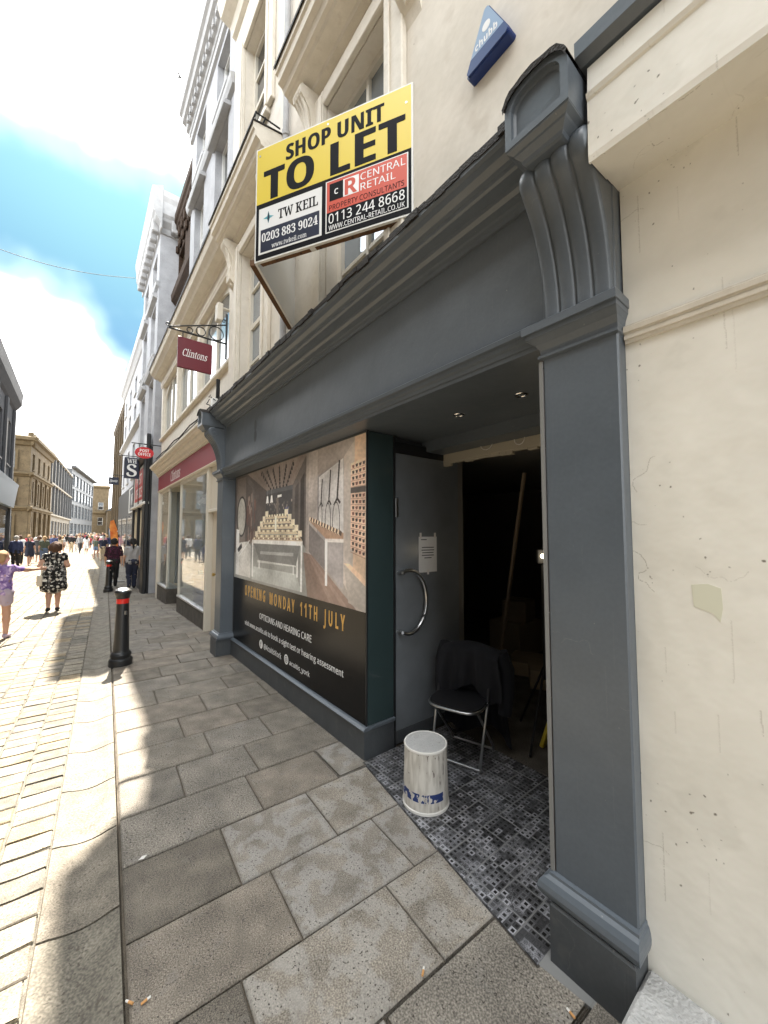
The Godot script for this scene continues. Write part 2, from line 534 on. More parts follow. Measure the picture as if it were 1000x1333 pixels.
	mat("teal", lin(0.10, 0.36, 0.42), 0.4)
	mat("gold", lin(0.62, 0.36, 0.09), 0.35, 0.3)
	mat("blue_box", lin(0.008, 0.03, 0.15), 0.35)
	mat("pale_box", lin(0.26, 0.36, 0.52), 0.35)
	mat("blue_front", lin(0.16, 0.22, 0.28), 0.4)
	mat("panel_grey", lin(0.075, 0.08, 0.088), 0.5)
	mat("red_band", lin(0.62, 0.02, 0.015), 0.35)
	mat("paper", lin(0.74, 0.74, 0.74), 0.8)
	mat("litter", lin(0.72, 0.70, 0.66), 0.8)
	mat("filter", lin(0.55, 0.28, 0.10), 0.8)
	mat("plastic_black", lin(0.010, 0.010, 0.012), 0.55)
	mat("jacket", lin(0.007, 0.008, 0.012), 0.95)
	mat("plaster", lin(0.42, 0.38, 0.30), 0.85)
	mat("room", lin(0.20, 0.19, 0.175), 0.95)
	tmat("concrete", T.slab, 0.9, Color(0.62, 0.61, 0.6), 0.9)
	mat("grout", lin(0.20, 0.20, 0.195), 0.9)
	mat("brown_tile", lin(0.06, 0.045, 0.036), 0.3)
	mat("green_patch", lin(0.66, 0.65, 0.52), 0.75)
	mat("card", lin(0.6, 0.52, 0.38), 0.8)
	mat("dusty_card", lin(0.34, 0.27, 0.18), 0.9)
	mat("dusty_wood", lin(0.36, 0.28, 0.19), 0.9)
	mat("shop_wall", lin(0.52, 0.46, 0.33), 0.8)
	mat("floor_wood", lin(0.25, 0.18, 0.11), 0.5)
	M.mosaic = mosaic_material()
	M.poster = poster_material()
	M.bucket = bucket_material()

# tiles of fine printed mosaic: dark squares between pale chips, pitch 3.1 cm
func mosaic_material() -> StandardMaterial3D:
	var sz := 1024
	var a := nbytes(sz, 91, 0.006, 4)
	var b := nbytes(sz, 97, 0.15, 3)
	var r := RandomNumberGenerator.new()
	r.seed = 5
	var cells := 40
	var px := float(sz) / cells
	var tone := []
	for i in cells * cells * 4:
		tone.append(r.randf())
	var out := PackedByteArray()
	out.resize(sz * sz * 3)
	for y in sz:
		var cy := int(y / px)
		var fy := y / px - cy
		for x in sz:
			var cx := int(x / px)
			var fx := x / px - cx
			var i := y * sz + x
			var t: float = tone[(cy * cells + cx) * 4]
			var c := 0.0
			var dx := absf(fx - 0.5)
			var dy := absf(fy - 0.5)
			if dx < 0.21 and dy < 0.21:
				c = 0.035 + 0.06 * tone[(cy * cells + cx) * 4 + 1] * tone[(cy * cells + cx) * 4 + 1]
				if tone[(cy * cells + cx) * 4 + 2] > 0.82:
					c += 0.22
			elif dx < 0.25 and dy < 0.25:
				c = 0.20
			else:
				c = 0.24 + 0.34 * t * t + 0.06 * t
				if (fx < 0.08 and dy < 0.30) or (fy < 0.08 and dx < 0.30):
					c -= 0.07
			# worn pale dust and scuffs
			var w := clampf((a[i] - 110) / 55.0, 0.0, 1.0) * clampf((b[i] - 70) / 90.0, 0.0, 1.0)
			c = lerpf(c, 0.64, w * 0.5)
			c *= 0.84 + b[i] / 800.0
			out[i * 3] = int(clampf(c * 0.99, 0, 1) * 255)
			out[i * 3 + 1] = int(clampf(c * 0.99, 0, 1) * 255)
			out[i * 3 + 2] = int(clampf(c * 1.02, 0, 1) * 255)
	var m := StandardMaterial3D.new()
	m.albedo_texture = ImageTexture.create_from_image(Image.create_from_data(sz, sz, false, Image.FORMAT_RGB8, out))
	m.uv1_triplanar = true
	m.uv1_world_triplanar = true
	var s := 1.0 / (40 * 0.031)
	m.uv1_scale = Vector3(s, s, s)
	m.roughness = 0.45
	return m

# white plastered bucket with a worn blue label band (the texture runs round and up the side)
func bucket_material() -> StandardMaterial3D:
	var w := 512
	var h := 256
	var f := FastNoiseLite.new()
	f.seed = 8
	f.frequency = 0.02
	f.fractal_octaves = 4
	var im := Image.create(w, h, false, Image.FORMAT_RGB8)
	for y in h:
		for x in w:
			var s := f.get_noise_2d(x * 2.4, y * 0.35)
			var q := f.get_noise_2d(x * 1.3 + 300, y * 1.0)
			var c := Color(0.80, 0.785, 0.755).lerp(Color(0.70, 0.68, 0.645), clampf(s * 1.4 + 0.4, 0, 1))
			if (s > 0.47 and q > 0.0) or (q > 0.52 and s > 0.2):
				c = Color(0.42, 0.39, 0.37)
			if y > 170 and y < 206 and q + s * 0.6 < 0.10 and (x < 330):
				c = Color(0.13, 0.21, 0.42)
			im.set_pixel(x, y, c)
	var m := StandardMaterial3D.new()
	m.albedo_texture = ImageTexture.create_from_image(im)
	m.roughness = 0.7
	return m

func poly(im: Image, pts: Array, c: Color) -> void:
	var w := im.get_width()
	var h := im.get_height()
	var y0 := 1e9
	var y1 := -1e9
	for p in pts:
		y0 = minf(y0, p[1]); y1 = maxf(y1, p[1])
	for y in range(maxi(0, int(y0 * h)), mini(h, int(y1 * h) + 1)):
		var fy := (y + 0.5) / h
		var xs := []
		for i in pts.size():
			var a: Array = pts[i]
			var b: Array = pts[(i + 1) % pts.size()]
			if (a[1] <= fy) != (b[1] <= fy):
				xs.append(a[0] + (b[0] - a[0]) * (fy - a[1]) / (b[1] - a[1]))
		xs.sort()
		var k := 0
		while k + 1 < xs.size():
			var x0 := int(xs[k] * w)
			var x1 := int(ceil(xs[k + 1] * w))
			im.fill_rect(Rect2i(x0, y, maxi(1, x1 - x0), 1), c)
			k += 2

func line(im: Image, a: Array, b: Array, t: float, c: Color) -> void:
	var asp := float(im.get_width()) / im.get_height()
	var d := Vector2((b[0] - a[0]) * asp, b[1] - a[1]).normalized()
	var q := Vector2(-d.y / asp, d.x) * t * 0.5
	poly(im, [[a[0] + q.x, a[1] + q.y], [b[0] + q.x, b[1] + q.y], [b[0] - q.x, b[1] - q.y], [a[0] - q.x, a[1] - q.y]], c)

# the printed picture of a shop interior (upper part of the window vinyl)
func poster_material() -> StandardMaterial3D:
	var im := Image.create(1280, 580, false, Image.FORMAT_RGB8)
	im.fill(Color(0.50, 0.46, 0.43))
	var r := RandomNumberGenerator.new()
	r.seed = 3
	# ceiling, side walls, back wall
	poly(im, [[0.0, 0.0], [0.70, 0.0], [0.588, 0.20], [0.36, 0.20], [0.14, 0.0]], Color(0.42, 0.37, 0.34))
	for i in 9:
		poly(im, [[0.15 + i * 0.06, 0.0], [0.18 + i * 0.06, 0.0], [0.365 + i * 0.025, 0.2], [0.355 + i * 0.025, 0.2]], Color(0.40 + 0.01 * (i % 3), 0.35, 0.325))
	poly(im, [[0.0, 0.0], [0.15, 0.0], [0.36, 0.2], [0.36, 0.6], [0.0, 0.78]], Color(0.23, 0.20, 0.195))
	poly(im, [[0.36, 0.2], [0.59, 0.2], [0.59, 0.55], [0.36, 0.55]], Color(0.15, 0.16, 0.175))
	poly(im, [[0.36, 0.2], [0.59, 0.2], [0.59, 0.235], [0.36, 0.235]], Color(0.22, 0.24, 0.26))
	poly(im, [[0.588, 0.2], [0.70, -0.02], [0.70, 0.72], [0.588, 0.56]], Color(0.28, 0.255, 0.245))
	poly(im, [[0.645, 0.18], [0.672, 0.13], [0.672, 0.66], [0.645, 0.60]], Color(0.13, 0.115, 0.11))
	poly(im, [[0.605, 0.23], [0.632, 0.19], [0.632, 0.59], [0.605, 0.56]], Color(0.19, 0.175, 0.17))
	# floor
	poly(im, [[0.0, 0.76], [0.36, 0.55], [0.6, 0.55], [0.72, 0.72], [0.95, 1.0], [0.0, 1.0]], Color(0.45, 0.47, 0.46))
	poly(im, [[0.24, 0.86], [0.62, 0.86], [0.66, 0.98], [0.22, 0.98]], Color(0.58, 0.61, 0.60))
	poly(im, [[0.28, 0.80], [0.62, 0.79], [0.62, 0.81], [0.28, 0.82]], Color(0.66, 0.68, 0.67))
	# planks at the right of the aisle
	poly(im, [[0.67, 0.70], [0.715, 0.70], [0.96, 1.0], [0.70, 1.0]], Color(0.44, 0.325, 0.27))
	for i in 8:
		var a := r.randf_range(-0.035, 0.045)
		poly(im, [[0.672 + i * 0.0055, 0.70], [0.676 + i * 0.0055, 0.70], [0.735 + i * 0.031, 1.0], [0.708 + i * 0.031, 1.0]], Color(0.44 + a, 0.325 + a, 0.27 + a))
	# left mirror and pale units
	poly(im, [[0.02, 0.02], [0.135, 0.02], [0.135, 0.7], [0.02, 0.75]], Color(0.35, 0.31, 0.29))
	for i in 40:
		var x := r.randf_range(0.14, 0.24)
		var y := r.randf_range(0.2, 0.6)
		poly(im, [[x, y], [x + 0.012, y - 0.02], [x + 0.014, y + 0.07], [x + 0.002, y + 0.08]], Color(0.33, 0.2, 0.17) if i % 3 else Color(0.46, 0.38, 0.34))
	poly(im, [[0.135, 0.02], [0.16, 0.03], [0.23, 0.12], [0.235, 0.52], [0.22, 0.50], [0.21, 0.15], [0.15, 0.08]], Color(0.27, 0.25, 0.25))
	for k in [[0.0, Color(0.03, 0.03, 0.035)], [0.012, Color(0.55, 0.55, 0.52)]]:
		var e := []
		for i in 24:
			var an := TAU * i / 24
			e.append([0.085 + cos(an) * (0.062 - k[0]), 0.40 + sin(an) * (0.20 - k[0] * 1.6)])
		poly(im, e, k[1])
	poly(im, [[0.03, 0.66], [0.17, 0.64], [0.205, 0.68], [0.205, 0.97], [0.02, 0.97]], Color(0.68, 0.68, 0.67))
	poly(im, [[0.02, 0.52], [0.06, 0.53], [0.06, 0.97], [0.02, 0.97]], Color(0.78, 0.79, 0.79))
	line(im, [0.05, 0.80], [0.19, 0.63], 0.012, Color(0.80, 0.81, 0.81))
	poly(im, [[0.04, 0.72], [0.09, 0.66], [0.10, 0.70], [0.055, 0.75]], Color(0.05, 0.05, 0.06))
	# ceiling rails with spotlights
	for i in 6:
		var x0 := 0.31 + i * 0.056
		line(im, [x0, 0.015], [0.40 + i * 0.028, 0.195], 0.006, Color(0.12, 0.10, 0.10))
		for j in 6:
			var t := j / 5.0
			var x := lerpf(x0, 0.40 + i * 0.028, t)
			var y := lerpf(0.03, 0.185, t)
			poly(im, [[x - 0.005, y], [x + 0.005, y], [x + 0.006, y + 0.028 - t * 0.012], [x - 0.004, y + 0.03 - t * 0.012]], Color(0.06, 0.05, 0.055))
	for x in [0.372, 0.412]:
		line(im, [x, 0.2], [x, 0.25], 0.003, Color(0.5, 0.5, 0.5))
		poly(im, [[x - 0.006, 0.25], [x + 0.006, 0.25], [x + 0.013, 0.31], [x - 0.013, 0.31]], Color(0.93, 0.93, 0.88))
	poly(im, [[0.465, 0.258], [0.50, 0.255], [0.50, 0.275], [0.465, 0.278]], Color(0.96, 0.95, 0.9))
	poly(im, [[0.455, 0.28], [0.475, 0.28], [0.475, 0.5], [0.455, 0.5]], Color(0.36, 0.32, 0.29))
	poly(im, [[0.53, 0.36], [0.56, 0.36], [0.56, 0.44], [0.53, 0.44]], Color(0.18, 0.2, 0.42))
	for i in 90:
		var x := r.randf_range(0.37, 0.585)
		var y := r.randf_range(0.3, 0.5)
		var g := r.randf_range(0.12, 0.55)
		poly(im, [[x, y], [x + 0.006, y], [x + 0.006, y + 0.018], [x, y + 0.018]], Color(g, g * 0.9, g * 0.85))
	# stepped display on the table
	for s in 5:
		var y := 0.60 - s * 0.042
		var hx := 0.19 - s * 0.026
		poly(im, [[0.455 - hx, y - 0.02], [0.455 + hx, y - 0.02], [0.455 + hx + 0.012, y + 0.015], [0.455 - hx - 0.012, y + 0.015]], Color(0.70, 0.62, 0.47))
		for i in 16:
			var x := 0.455 - hx + 2 * hx * i / 15.0
			poly(im, [[x, y - 0.022], [x + 0.009, y - 0.022], [x + 0.009, y - 0.004], [x, y - 0.004]], Color(0.28, 0.2, 0.15) if i % 2 else Color(0.85, 0.79, 0.64))
		for q in [-1, 1]:
			poly(im, [[0.455 + q * hx - 0.014, y - 0.055], [0.455 + q * hx + 0.014, y - 0.055], [0.455 + q * hx + 0.014, y - 0.01], [0.455 + q * hx - 0.014, y - 0.01]], Color(0.80, 0.74, 0.60))
	poly(im, [[0.445, 0.42], [0.46, 0.42], [0.46, 0.55], [0.445, 0.55]], Color(0.86, 0.82, 0.72))
	poly(im, [[0.235, 0.60], [0.65, 0.595], [0.664, 0.622], [0.22, 0.622]], Color(0.66, 0.56, 0.42))
	for i in 26:
		var x := 0.24 + 0.40 * i / 25.0
		poly(im, [[x, 0.602], [x + 0.008, 0.602], [x + 0.008, 0.614], [x, 0.614]], Color(0.30, 0.16, 0.12) if i % 3 else Color(0.9, 0.86, 0.76))
	poly(im, [[0.22, 0.622], [0.664, 0.622], [0.664, 0.655], [0.22, 0.655]], Color(0.80, 0.80, 0.79))
	for l in [[0.227, 0.955, 0.012], [0.657, 0.98, 0.012], [0.30, 0.87, 0.009], [0.628, 0.885, 0.009], [0.60, 0.87, 0.006]]:
		poly(im, [[l[0] - l[2] * 0.5, 0.65], [l[0] + l[2] * 0.5, 0.65], [l[0] + l[2] * 0.5, l[1]], [l[0] - l[2] * 0.5, l[1]]], Color(0.83, 0.84, 0.84))
	poly(im, [[0.24, 0.655], [0.645, 0.655], [0.62, 0.80], [0.30, 0.80]], Color(0.34, 0.355, 0.355))
	poly(im, [[0.31, 0.72], [0.60, 0.71], [0.60, 0.735], [0.31, 0.745]], Color(0.52, 0.54, 0.54))
	# pillar and right wall
	poly(im, [[0.684, 0.0], [0.757, 0.0], [0.757, 0.72], [0.684, 0.70]], Color(0.60, 0.56, 0.53))
	poly(im, [[0.684, 0.0], [0.70, 0.0], [0.70, 0.70], [0.684, 0.69]], Color(0.52, 0.48, 0.455))
	poly(im, [[0.757, 0.0], [0.965, 0.0], [0.90, 0.11], [0.757, 0.18]], Color(0.53, 0.485, 0.455))
	poly(im, [[0.757, 0.18], [0.90, 0.11], [0.90, 0.90], [0.757, 0.74]], Color(0.475, 0.455, 0.465))
	poly(im, [[0.765, 0.19], [0.897, 0.108], [0.90, 0.57], [0.765, 0.50]], Color(0.71, 0.705, 0.705))
	for k in 3:
		var x := 0.79 + k * 0.042
		line(im, [x, 0.2 - k * 0.03], [x + 0.002, 0.52 + k * 0.02], 0.004, Color(0.62, 0.61, 0.61))
	# large spectacles on the white boards
	for k in 3:
		var x := 0.775 + k * 0.044
		var y := 0.36 - k * 0.005
		var s := 0.8 + 0.22 * k
		line(im, [x + 0.012 * s, y - 0.19 * s], [x + 0.004, y], 0.012 * s, Color(0.10, 0.08, 0.09))
		line(im, [x + 0.004, y], [x + 0.016 * s, y + 0.03], 0.012 * s, Color(0.10, 0.08, 0.09))
		line(im, [x + 0.004, y], [x - 0.010 * s, y + 0.04], 0.012 * s, Color(0.10, 0.08, 0.09))
		for q in [[0.0, Color(0.16, 0.14, 0.14)], [0.007, Color(0.70, 0.69, 0.68)]]:
			var e := []
			for i in 20:
				var an := TAU * i / 20
				e.append([x - 0.001 + cos(an) * (0.016 * s - q[0] * 0.42), y + 0.12 * s + sin(an) * (0.105 * s - q[0])])
			poly(im, e, q[1])
	# counter
	poly(im, [[0.705, 0.478], [0.74, 0.474], [0.902, 0.565], [0.902, 0.60], [0.808, 0.60]], Color(0.60, 0.43, 0.31))
	for i in 22:
		var t := i / 21.0
		var x := lerpf(0.71, 0.88, t)
		var y := lerpf(0.475, 0.57, t)
		poly(im, [[x, y - 0.025], [x + 0.012, y - 0.012], [x + 0.008, y + 0.012], [x - 0.004, y]], Color(0.25, 0.17, 0.13) if i % 2 else Color(0.85, 0.74, 0.58))
	poly(im, [[0.808, 0.60], [0.902, 0.60], [0.902, 0.622], [0.808, 0.622]], Color(0.74, 0.71, 0.69))
	poly(im, [[0.705, 0.50], [0.803, 0.62], [0.803, 0.80], [0.705, 0.69]], Color(0.38, 0.355, 0.355))
	poly(im, [[0.817, 0.622], [0.895, 0.622], [0.885, 0.90], [0.817, 0.79]], Color(0.50, 0.475, 0.48))
	poly(im, [[0.803, 0.60], [0.817, 0.60], [0.817, 0.90], [0.805, 0.90]], Color(0.80, 0.79, 0.78))
	# right-hand wall with the lit spectacle rack
	poly(im, [[0.90, 0.10], [0.965, 0.0], [1.0, 0.0], [1.0, 1.0], [0.96, 1.0], [0.90, 0.86]], Color(0.62, 0.57, 0.53))
	poly(im, [[0.952, 0.0], [1.0, 0.0], [1.0, 0.86], [0.945, 0.76]], Color(0.76, 0.60, 0.46))
	poly(im, [[0.934, 0.155], [1.0, 0.14], [1.0, 0.70], [0.934, 0.655]], Color(0.84, 0.66, 0.53))
	for i in 15:
		var y := 0.16 + i * 0.0345
		var yr := 0.148 + i * 0.0375
		if i == 4:
			poly(im, [[0.934, y], [1.0, yr], [1.0, yr + 0.036], [0.934, y + 0.033]], Color(0.22, 0.2, 0.19))
			continue
		line(im, [0.934, y + 0.031], [1.0, yr + 0.034], 0.004, Color(0.62, 0.42, 0.32))
		for j in 4:
			var x := 0.94 + j * 0.0155
			var yy := lerpf(y, yr, j / 4.0)
			poly(im, [[x, yy + 0.008], [x + 0.010, yy + 0.007], [x + 0.009, yy + 0.024], [x + 0.002, yy + 0.025]], Color(0.13, 0.08, 0.07) if (i + j) % 4 else Color(0.42, 0.18, 0.14))
	poly(im, [[0.903, 0.745], [0.93, 0.745], [1.0, 0.82], [1.0, 0.86]], Color(0.84, 0.66, 0.50))
	poly(im, [[0.903, 0.755], [1.0, 0.86], [1.0, 1.0], [0.925, 0.97]], Color(0.55, 0.51, 0.475))
	im.resize(760, 344, Image.INTERPOLATE_BILINEAR)
	im.resize(1280, 580, Image.INTERPOLATE_CUBIC)
	im.convert(Image.FORMAT_RGB8)
	var by := im.get_data()
	var n1 := nbytes(1024, 301, 0.004, 3)
	var n2 := nbytes(1024, 307, 0.05, 4)
	for y in 580:
		for x in 1280:
			var i := y * 1280 + x
			var k := (y * 1024) + (x * 4 / 5)
			var f := 0.96 + n1[k] / 700.0 + (n2[k] - 128) / 1400.0
			var lum := (by[i * 3] + by[i * 3 + 1] * 2 + by[i * 3 + 2]) * 0.25
			for q in 3:
				by[i * 3 + q] = int(clampf((lerpf(by[i * 3 + q], lum, 0.32) * 0.86 + [44, 42, 41][q]) * f, 0.0, 255.0))
	im = Image.create_from_data(1280, 580, false, Image.FORMAT_RGB8, by)
	var m := StandardMaterial3D.new()
	m.albedo_texture = ImageTexture.create_from_image(im)
	m.roughness = 0.38
	return m

# ---------------------------------------------------------------- ground
func gy(z: float) -> float:
	return -0.13 * smoothstep(-7.0, -15.0, z) + 0.40 * smoothstep(-40.0, -110.0, z)

# street axes: s runs away along the kerb, t across towards the shops
const SD := Vector2(0.04495, -0.99899)
const SE := Vector2(0.99899, 0.04495)
func st(s: float, t: float) -> Vector2:
	return Vector2(0.115, 0.0) + SD * s + SE * t

func strip(b: MB, t0: float, t1: float, s0: float, s1: float, step: float, y: float) -> void:
	var s := s0
	while s < s1 - 1e-3:
		var e := minf(s + step, s1)
		var a := st(s, t0); var c := st(s, t1); var d := st(e, t1); var f := st(e, t0)
		b.quad(Vector3(a.x, gy(a.y) + y, a.y), Vector3(c.x, gy(c.y) + y, c.y), Vector3(d.x, gy(d.y) + y, d.y), Vector3(f.x, gy(f.y) + y, f.y), Vector3.UP)
		s = e

func ground() -> void:
	# one sheet to the horizon under everything
	var base := MB.new()
	strip(base, -60, 60, -14, 30, 2, -0.045)
	strip(base, -120, 120, 30, 150, 8, -0.045)
	strip(base, -400, 400, 150, 600, 150, -0.045)
	var g := part("ground", base, M.bed, self)
	tag(g, "dark bedding that shows in the joints of the street paving", "ground")
	g.set_meta("kind", "structure")
	# ---- pavement of stone slabs
	var pave := structure("pavement", "brown grey stone slab pavement in front of the shops", "pavement")
	var edge := PackedVector2Array([Vector2(1.60, 3.0), Vector2(1.60, -0.60), Vector2(1.56, -0.62), Vector2(1.56, -0.88), Vector2(1.492, -0.90), Vector2(1.738, -2.44), Vector2(1.77, -2.44), Vector2(1.77, -6.1), Vector2(2.9, -6.12), Vector2(3.6, -60), Vector2(-8, -60), Vector2(-8, 3)])
	var js := MB.new()
	strip(js, 0.0, 3.4, -2.4, 43, 1.0, -0.014)
	part("joint_sand", js, M.bed, pave)
	var s := -2.2
	var row := 0
	while s < 42.0:
		var dp := 0.415 if row % 5 else 0.45
		var t := 0.006 - rng.randf() * 0.0
		var first := true
		while t < 2.6:
			var ln := rng.randf_range(0.48, 0.72)
			if first:
				ln = [0.36, 0.62, 0.48, 0.74][row % 4]
			first = false
			var q := PackedVector2Array([st(s + 0.005, t + 0.004), st(s + dp - 0.005, t + 0.004), st(s + dp - 0.005, t + ln - 0.004), st(s + 0.005, t + ln - 0.004)])
			t += ln
			var res := Geometry2D.intersect_polygons(q, edge)
			for p in res:
				if p.size() < 3:
					continue
				var ar := 0.0
				for i in p.size():
					ar += p[i].cross(p[(i + 1) % p.size()])
				if absf(ar) < 0.012:
					continue
				var b := MB.new()
				var y := gy(p[0].y) + rng.randf_range(-0.003, 0.003)
				b.slab(p, y - 0.05, y, 0.007)
				var key := "slab%d" % [[0, 1, 2, 3, 1, 5, 0, 4, 3][rng.randi() % 9]]
				# builders' dust trodden out of the doorway
				if p[0].x > 0.85 and p[0].y < -1.0 and p[0].y > -3.2 and rng.randf() < 0.8:
					key = "dusty%d" % (rng.randi() % 2)
				part("paving_slab", b, M[key], pave)
		s += dp
		row += 1
	# cut strip beside the tiled porch
	# ---- road: dished channel stones and setts
	var road := structure("road", "pale stone sett carriageway with a dished drainage channel", "road")
	var k := 0
	s = -1.2
	while s < 40.0:
		var ln := 0.575 + 0.03 * sin(k * 2.3)
		var b := MB.new()
		var prof := []
		for i in 9:
			var f := i / 8.0
			prof.append([-0.298 + 0.29 * f, -0.025 * sin(PI * clampf((f - 0.06) / 0.88, 0, 1)) - 0.002])
		for i in 8:
			var w0 := 0.002 * sin(i * 0.9 + k)
			var w1 := 0.002 * sin((i + 1) * 0.9 + k)
			var a := st(s + 0.006 + w0, prof[i][0]); var c := st(s + 0.006 + w1, prof[i + 1][0])
			var d := st(s + ln - 0.006 + w1, prof[i + 1][0]); var e := st(s + ln - 0.006 + w0, prof[i][0])
			var y0: float = gy(a.y) + prof[i][1]; var y1: float = gy(a.y) + prof[i + 1][1]
			b.quad(Vector3(a.x, y0, a.y), Vector3(c.x, y1, c.y), Vector3(d.x, y1, d.y), Vector3(e.x, y0, e.y), Vector3.UP)
			b.quad(Vector3(a.x, y0, a.y), Vector3(c.x, y1, c.y), Vector3(c.x, y1 - 0.06, c.y), Vector3(a.x, y0 - 0.06, a.y), Vector3.BACK)
			b.quad(Vector3(e.x, y0, e.y), Vector3(d.x, y1, d.y), Vector3(d.x, y1 - 0.06, d.y), Vector3(e.x, y0 - 0.06, e.y), Vector3.FORWARD)
		part("channel_stone", b, M.channel if k % 3 else M.sett1, road)
		s += ln
		k += 1
	var jr := MB.new()
	strip(jr, -9.0, -0.302, -1.6, 43, 1.0, -0.008)
	part("joint_sand", jr, M.sett3, road)
	var proto := []
	for i in 5:
		var b := MB.new()
		var r := RandomNumberGenerator.new()
		r.seed = 40 + i
		var w := 0.103; var d := 0.0750
		var q := PackedVector2Array()
		for c in [[-1, -1], [0, -1], [1, -1], [1, 1], [0, 1], [-1, 1]]:
			q.append(Vector2(c[0] * w + r.randf_range(-0.006, 0.002) * signf(c[0] + 0.01), c[1] * d + r.randf_range(-0.005, 0.002) * c[1]))
		b.slab(q, -0.07, 0.0, 0.005)
		proto.append(b)
	var protomesh := []
	for b in proto:
		protomesh.append(b.mesh())
	var spots := []
	var col := 0
	var tt := -0.306
	while tt > -9.0:
		var ss := -1.0 + (0.07 if col % 2 else 0.0)
		while ss < 42.0:
			var p := st(ss + 0.075, tt - 0.105)
			if p.x > -0.9 - 0.24 * maxf(0.0, -p.y) and p.x > -3.6 + minf(0.0, (p.y + 15) * -0.03):
				spots.append([p, rng.randi() % 5, rng.randf_range(-0.03, 0.03), rng.randf_range(-0.004, 0.003), rng.randi() % 4])
			ss += 0.155
		tt -= 0.213
		col += 1
	# the largest in view first
	var order := []
	for i in spots.size():
		var p: Vector2 = spots[i][0]
		var seen := p.y < -1.2 and p.x > 0.13 * p.y - 0.15
		order.append([p.length() + (0.0 if seen else 100.0), i])
	order.sort_custom(func(a, b): return a[0] < b[0])
	var rest := [MB.new(), MB.new()]
	for j in order.size():
		var q: Array = spots[order[j][1]]
		var p: Vector2 = q[0]
		var x := Transform3D(Basis(Vector3.UP, -0.045 + q[2]), Vector3(p.x, gy(p.y) + q[3], p.y))
		if j < 300:
			var o := obj("sett", protomesh[q[1]], M["sett%d" % q[4]], road)
			o.transform = x
		else:
			rest[q[4] % 2].add(proto[q[1]], x)
	for i in 2:
		var o := part("sett_field", rest[i], M["sett%d" % (i * 2)], road)
		o.set_meta("kind", "stuff")
	# far carriageway, where single setts can no longer be told apart
	var far := MB.new()
	strip(far, -20, -0.3, 41.9, 150, 6, -0.006)
	strip(far, -0.3, 14, 41.9, 150, 6, -0.004)
	strip(far, -14, -3.6, -2, 42, 2, -0.02)
	part("far_carriageway", far, M.sett0, road)
	# ---- tiled porch floor
	var porch := structure("porch_floor", "grey mosaic tiled floor of the recessed shop entrance", "floor")
	pbox("tile_bed", Vector3(1.78, -0.04, -2.44), Vector3(2.66, 0.0008, -0.60), M.grout, porch)
	var tb := MB.new()
	tb.slab(PackedVector2Array([Vector2(1.502, -0.89), Vector2(1.748, -2.44), Vector2(1.779, -2.44), Vector2(1.779, -0.60), Vector2(1.53, -0.60)]), -0.04, 0.0008, 0.001)
	part("tile_bed", tb, M.grout, porch)
	var area := PackedVector2Array([Vector2(1.497, -0.90), Vector2(1.744, -2.45), Vector2(2.66, -2.45), Vector2(2.66, -0.885)])
	var z := -0.713
	while z > -2.6:
		var x := 1.457
		while x < 2.7:
			var q := PackedVector2Array([Vector2(x + 0.0026, z - 0.0026), Vector2(x + 0.1524, z - 0.0026), Vector2(x + 0.1524, z - 0.1524), Vector2(x + 0.0026, z - 0.1524)])
			for p in Geometry2D.intersect_polygons(q, area):
				var ar := 0.0
				for i in p.size():
					ar += p[i].cross(p[(i + 1) % p.size()])
				if p.size() > 2 and absf(ar) > 0.002:
					var b := MB.new()
					b.slab(p, -0.02, 0.002 + rng.randf_range(-0.0006, 0.0006), 0.001)
					part("tile", b, M.mosaic, porch)
			x += 0.155
		z -= 0.155
	# room floor
	pbox("threshold", Vector3(2.662, -0.04, -2.44), Vector3(2.72, 0.006, -0.86), M.concrete, porch, 0.003)

# ---------------------------------------------------------------- buildings, general
# wall in local axes: x along, y up, face at z = 0 looking to +z, with rectangular holes [x0, y0, x1, y1]
func wall_mesh(w: float, y0: float, y1: float, depth: float, holes: Array, reveal := 0.16) -> MB:
	var b := MB.new()
	var xs := [0.0, w]
	var ys := [y0, y1]
	for h in holes:
		for k in [h[0], h[2]]:
			if not xs.has(k): xs.append(k)
		for k in [h[1], h[3]]:
			if not ys.has(k): ys.append(k)
	xs.sort()
	ys.sort()
	for i in xs.size() - 1:
		for j in ys.size() - 1:
			var cx: float = (xs[i] + xs[i + 1]) * 0.5
			var cy: float = (ys[j] + ys[j + 1]) * 0.5
			var inside := false
			for h in holes:
				if cx > h[0] and cx < h[2] and cy > h[1] and cy < h[3]:
					inside = true
			if not inside:
				b.quad(Vector3(xs[i], ys[j], 0), Vector3(xs[i + 1], ys[j], 0), Vector3(xs[i + 1], ys[j + 1], 0), Vector3(xs[i], ys[j + 1], 0), Vector3.BACK)
	for h in holes:
		var a := Vector3(h[0], h[1], 0); var c := Vector3(h[2], h[1], 0); var d := Vector3(h[2], h[3], 0); var e := Vector3(h[0], h[3], 0)
		var r := Vector3(0, 0, -reveal)
		b.quad(a, c, c + r, a + r, Vector3.UP)
		b.quad(e, d, d + r, e + r, Vector3.DOWN)
		b.quad(a, e, e + r, a + r, Vector3.RIGHT)
		b.quad(c, d, d + r, c + r, Vector3.LEFT)
	b.quad(Vector3(0, y0, 0), Vector3(0, y1, 0), Vector3(0, y1, -depth), Vector3(0, y0, -depth), Vector3.LEFT)
	b.quad(Vector3(w, y0, 0), Vector3(w, y1, 0), Vector3(w, y1, -depth), Vector3(w, y0, -depth), Vector3.RIGHT)
	b.quad(Vector3(0, y1, 0), Vector3(w, y1, 0), Vector3(w, y1, -depth), Vector3(0, y1, -depth), Vector3.UP)
	b.quad(Vector3(0, y0, -depth), Vector3(w, y0, -depth), Vector3(w, y1, -depth), Vector3(0, y1, -depth), Vector3.FORWARD)
	return b

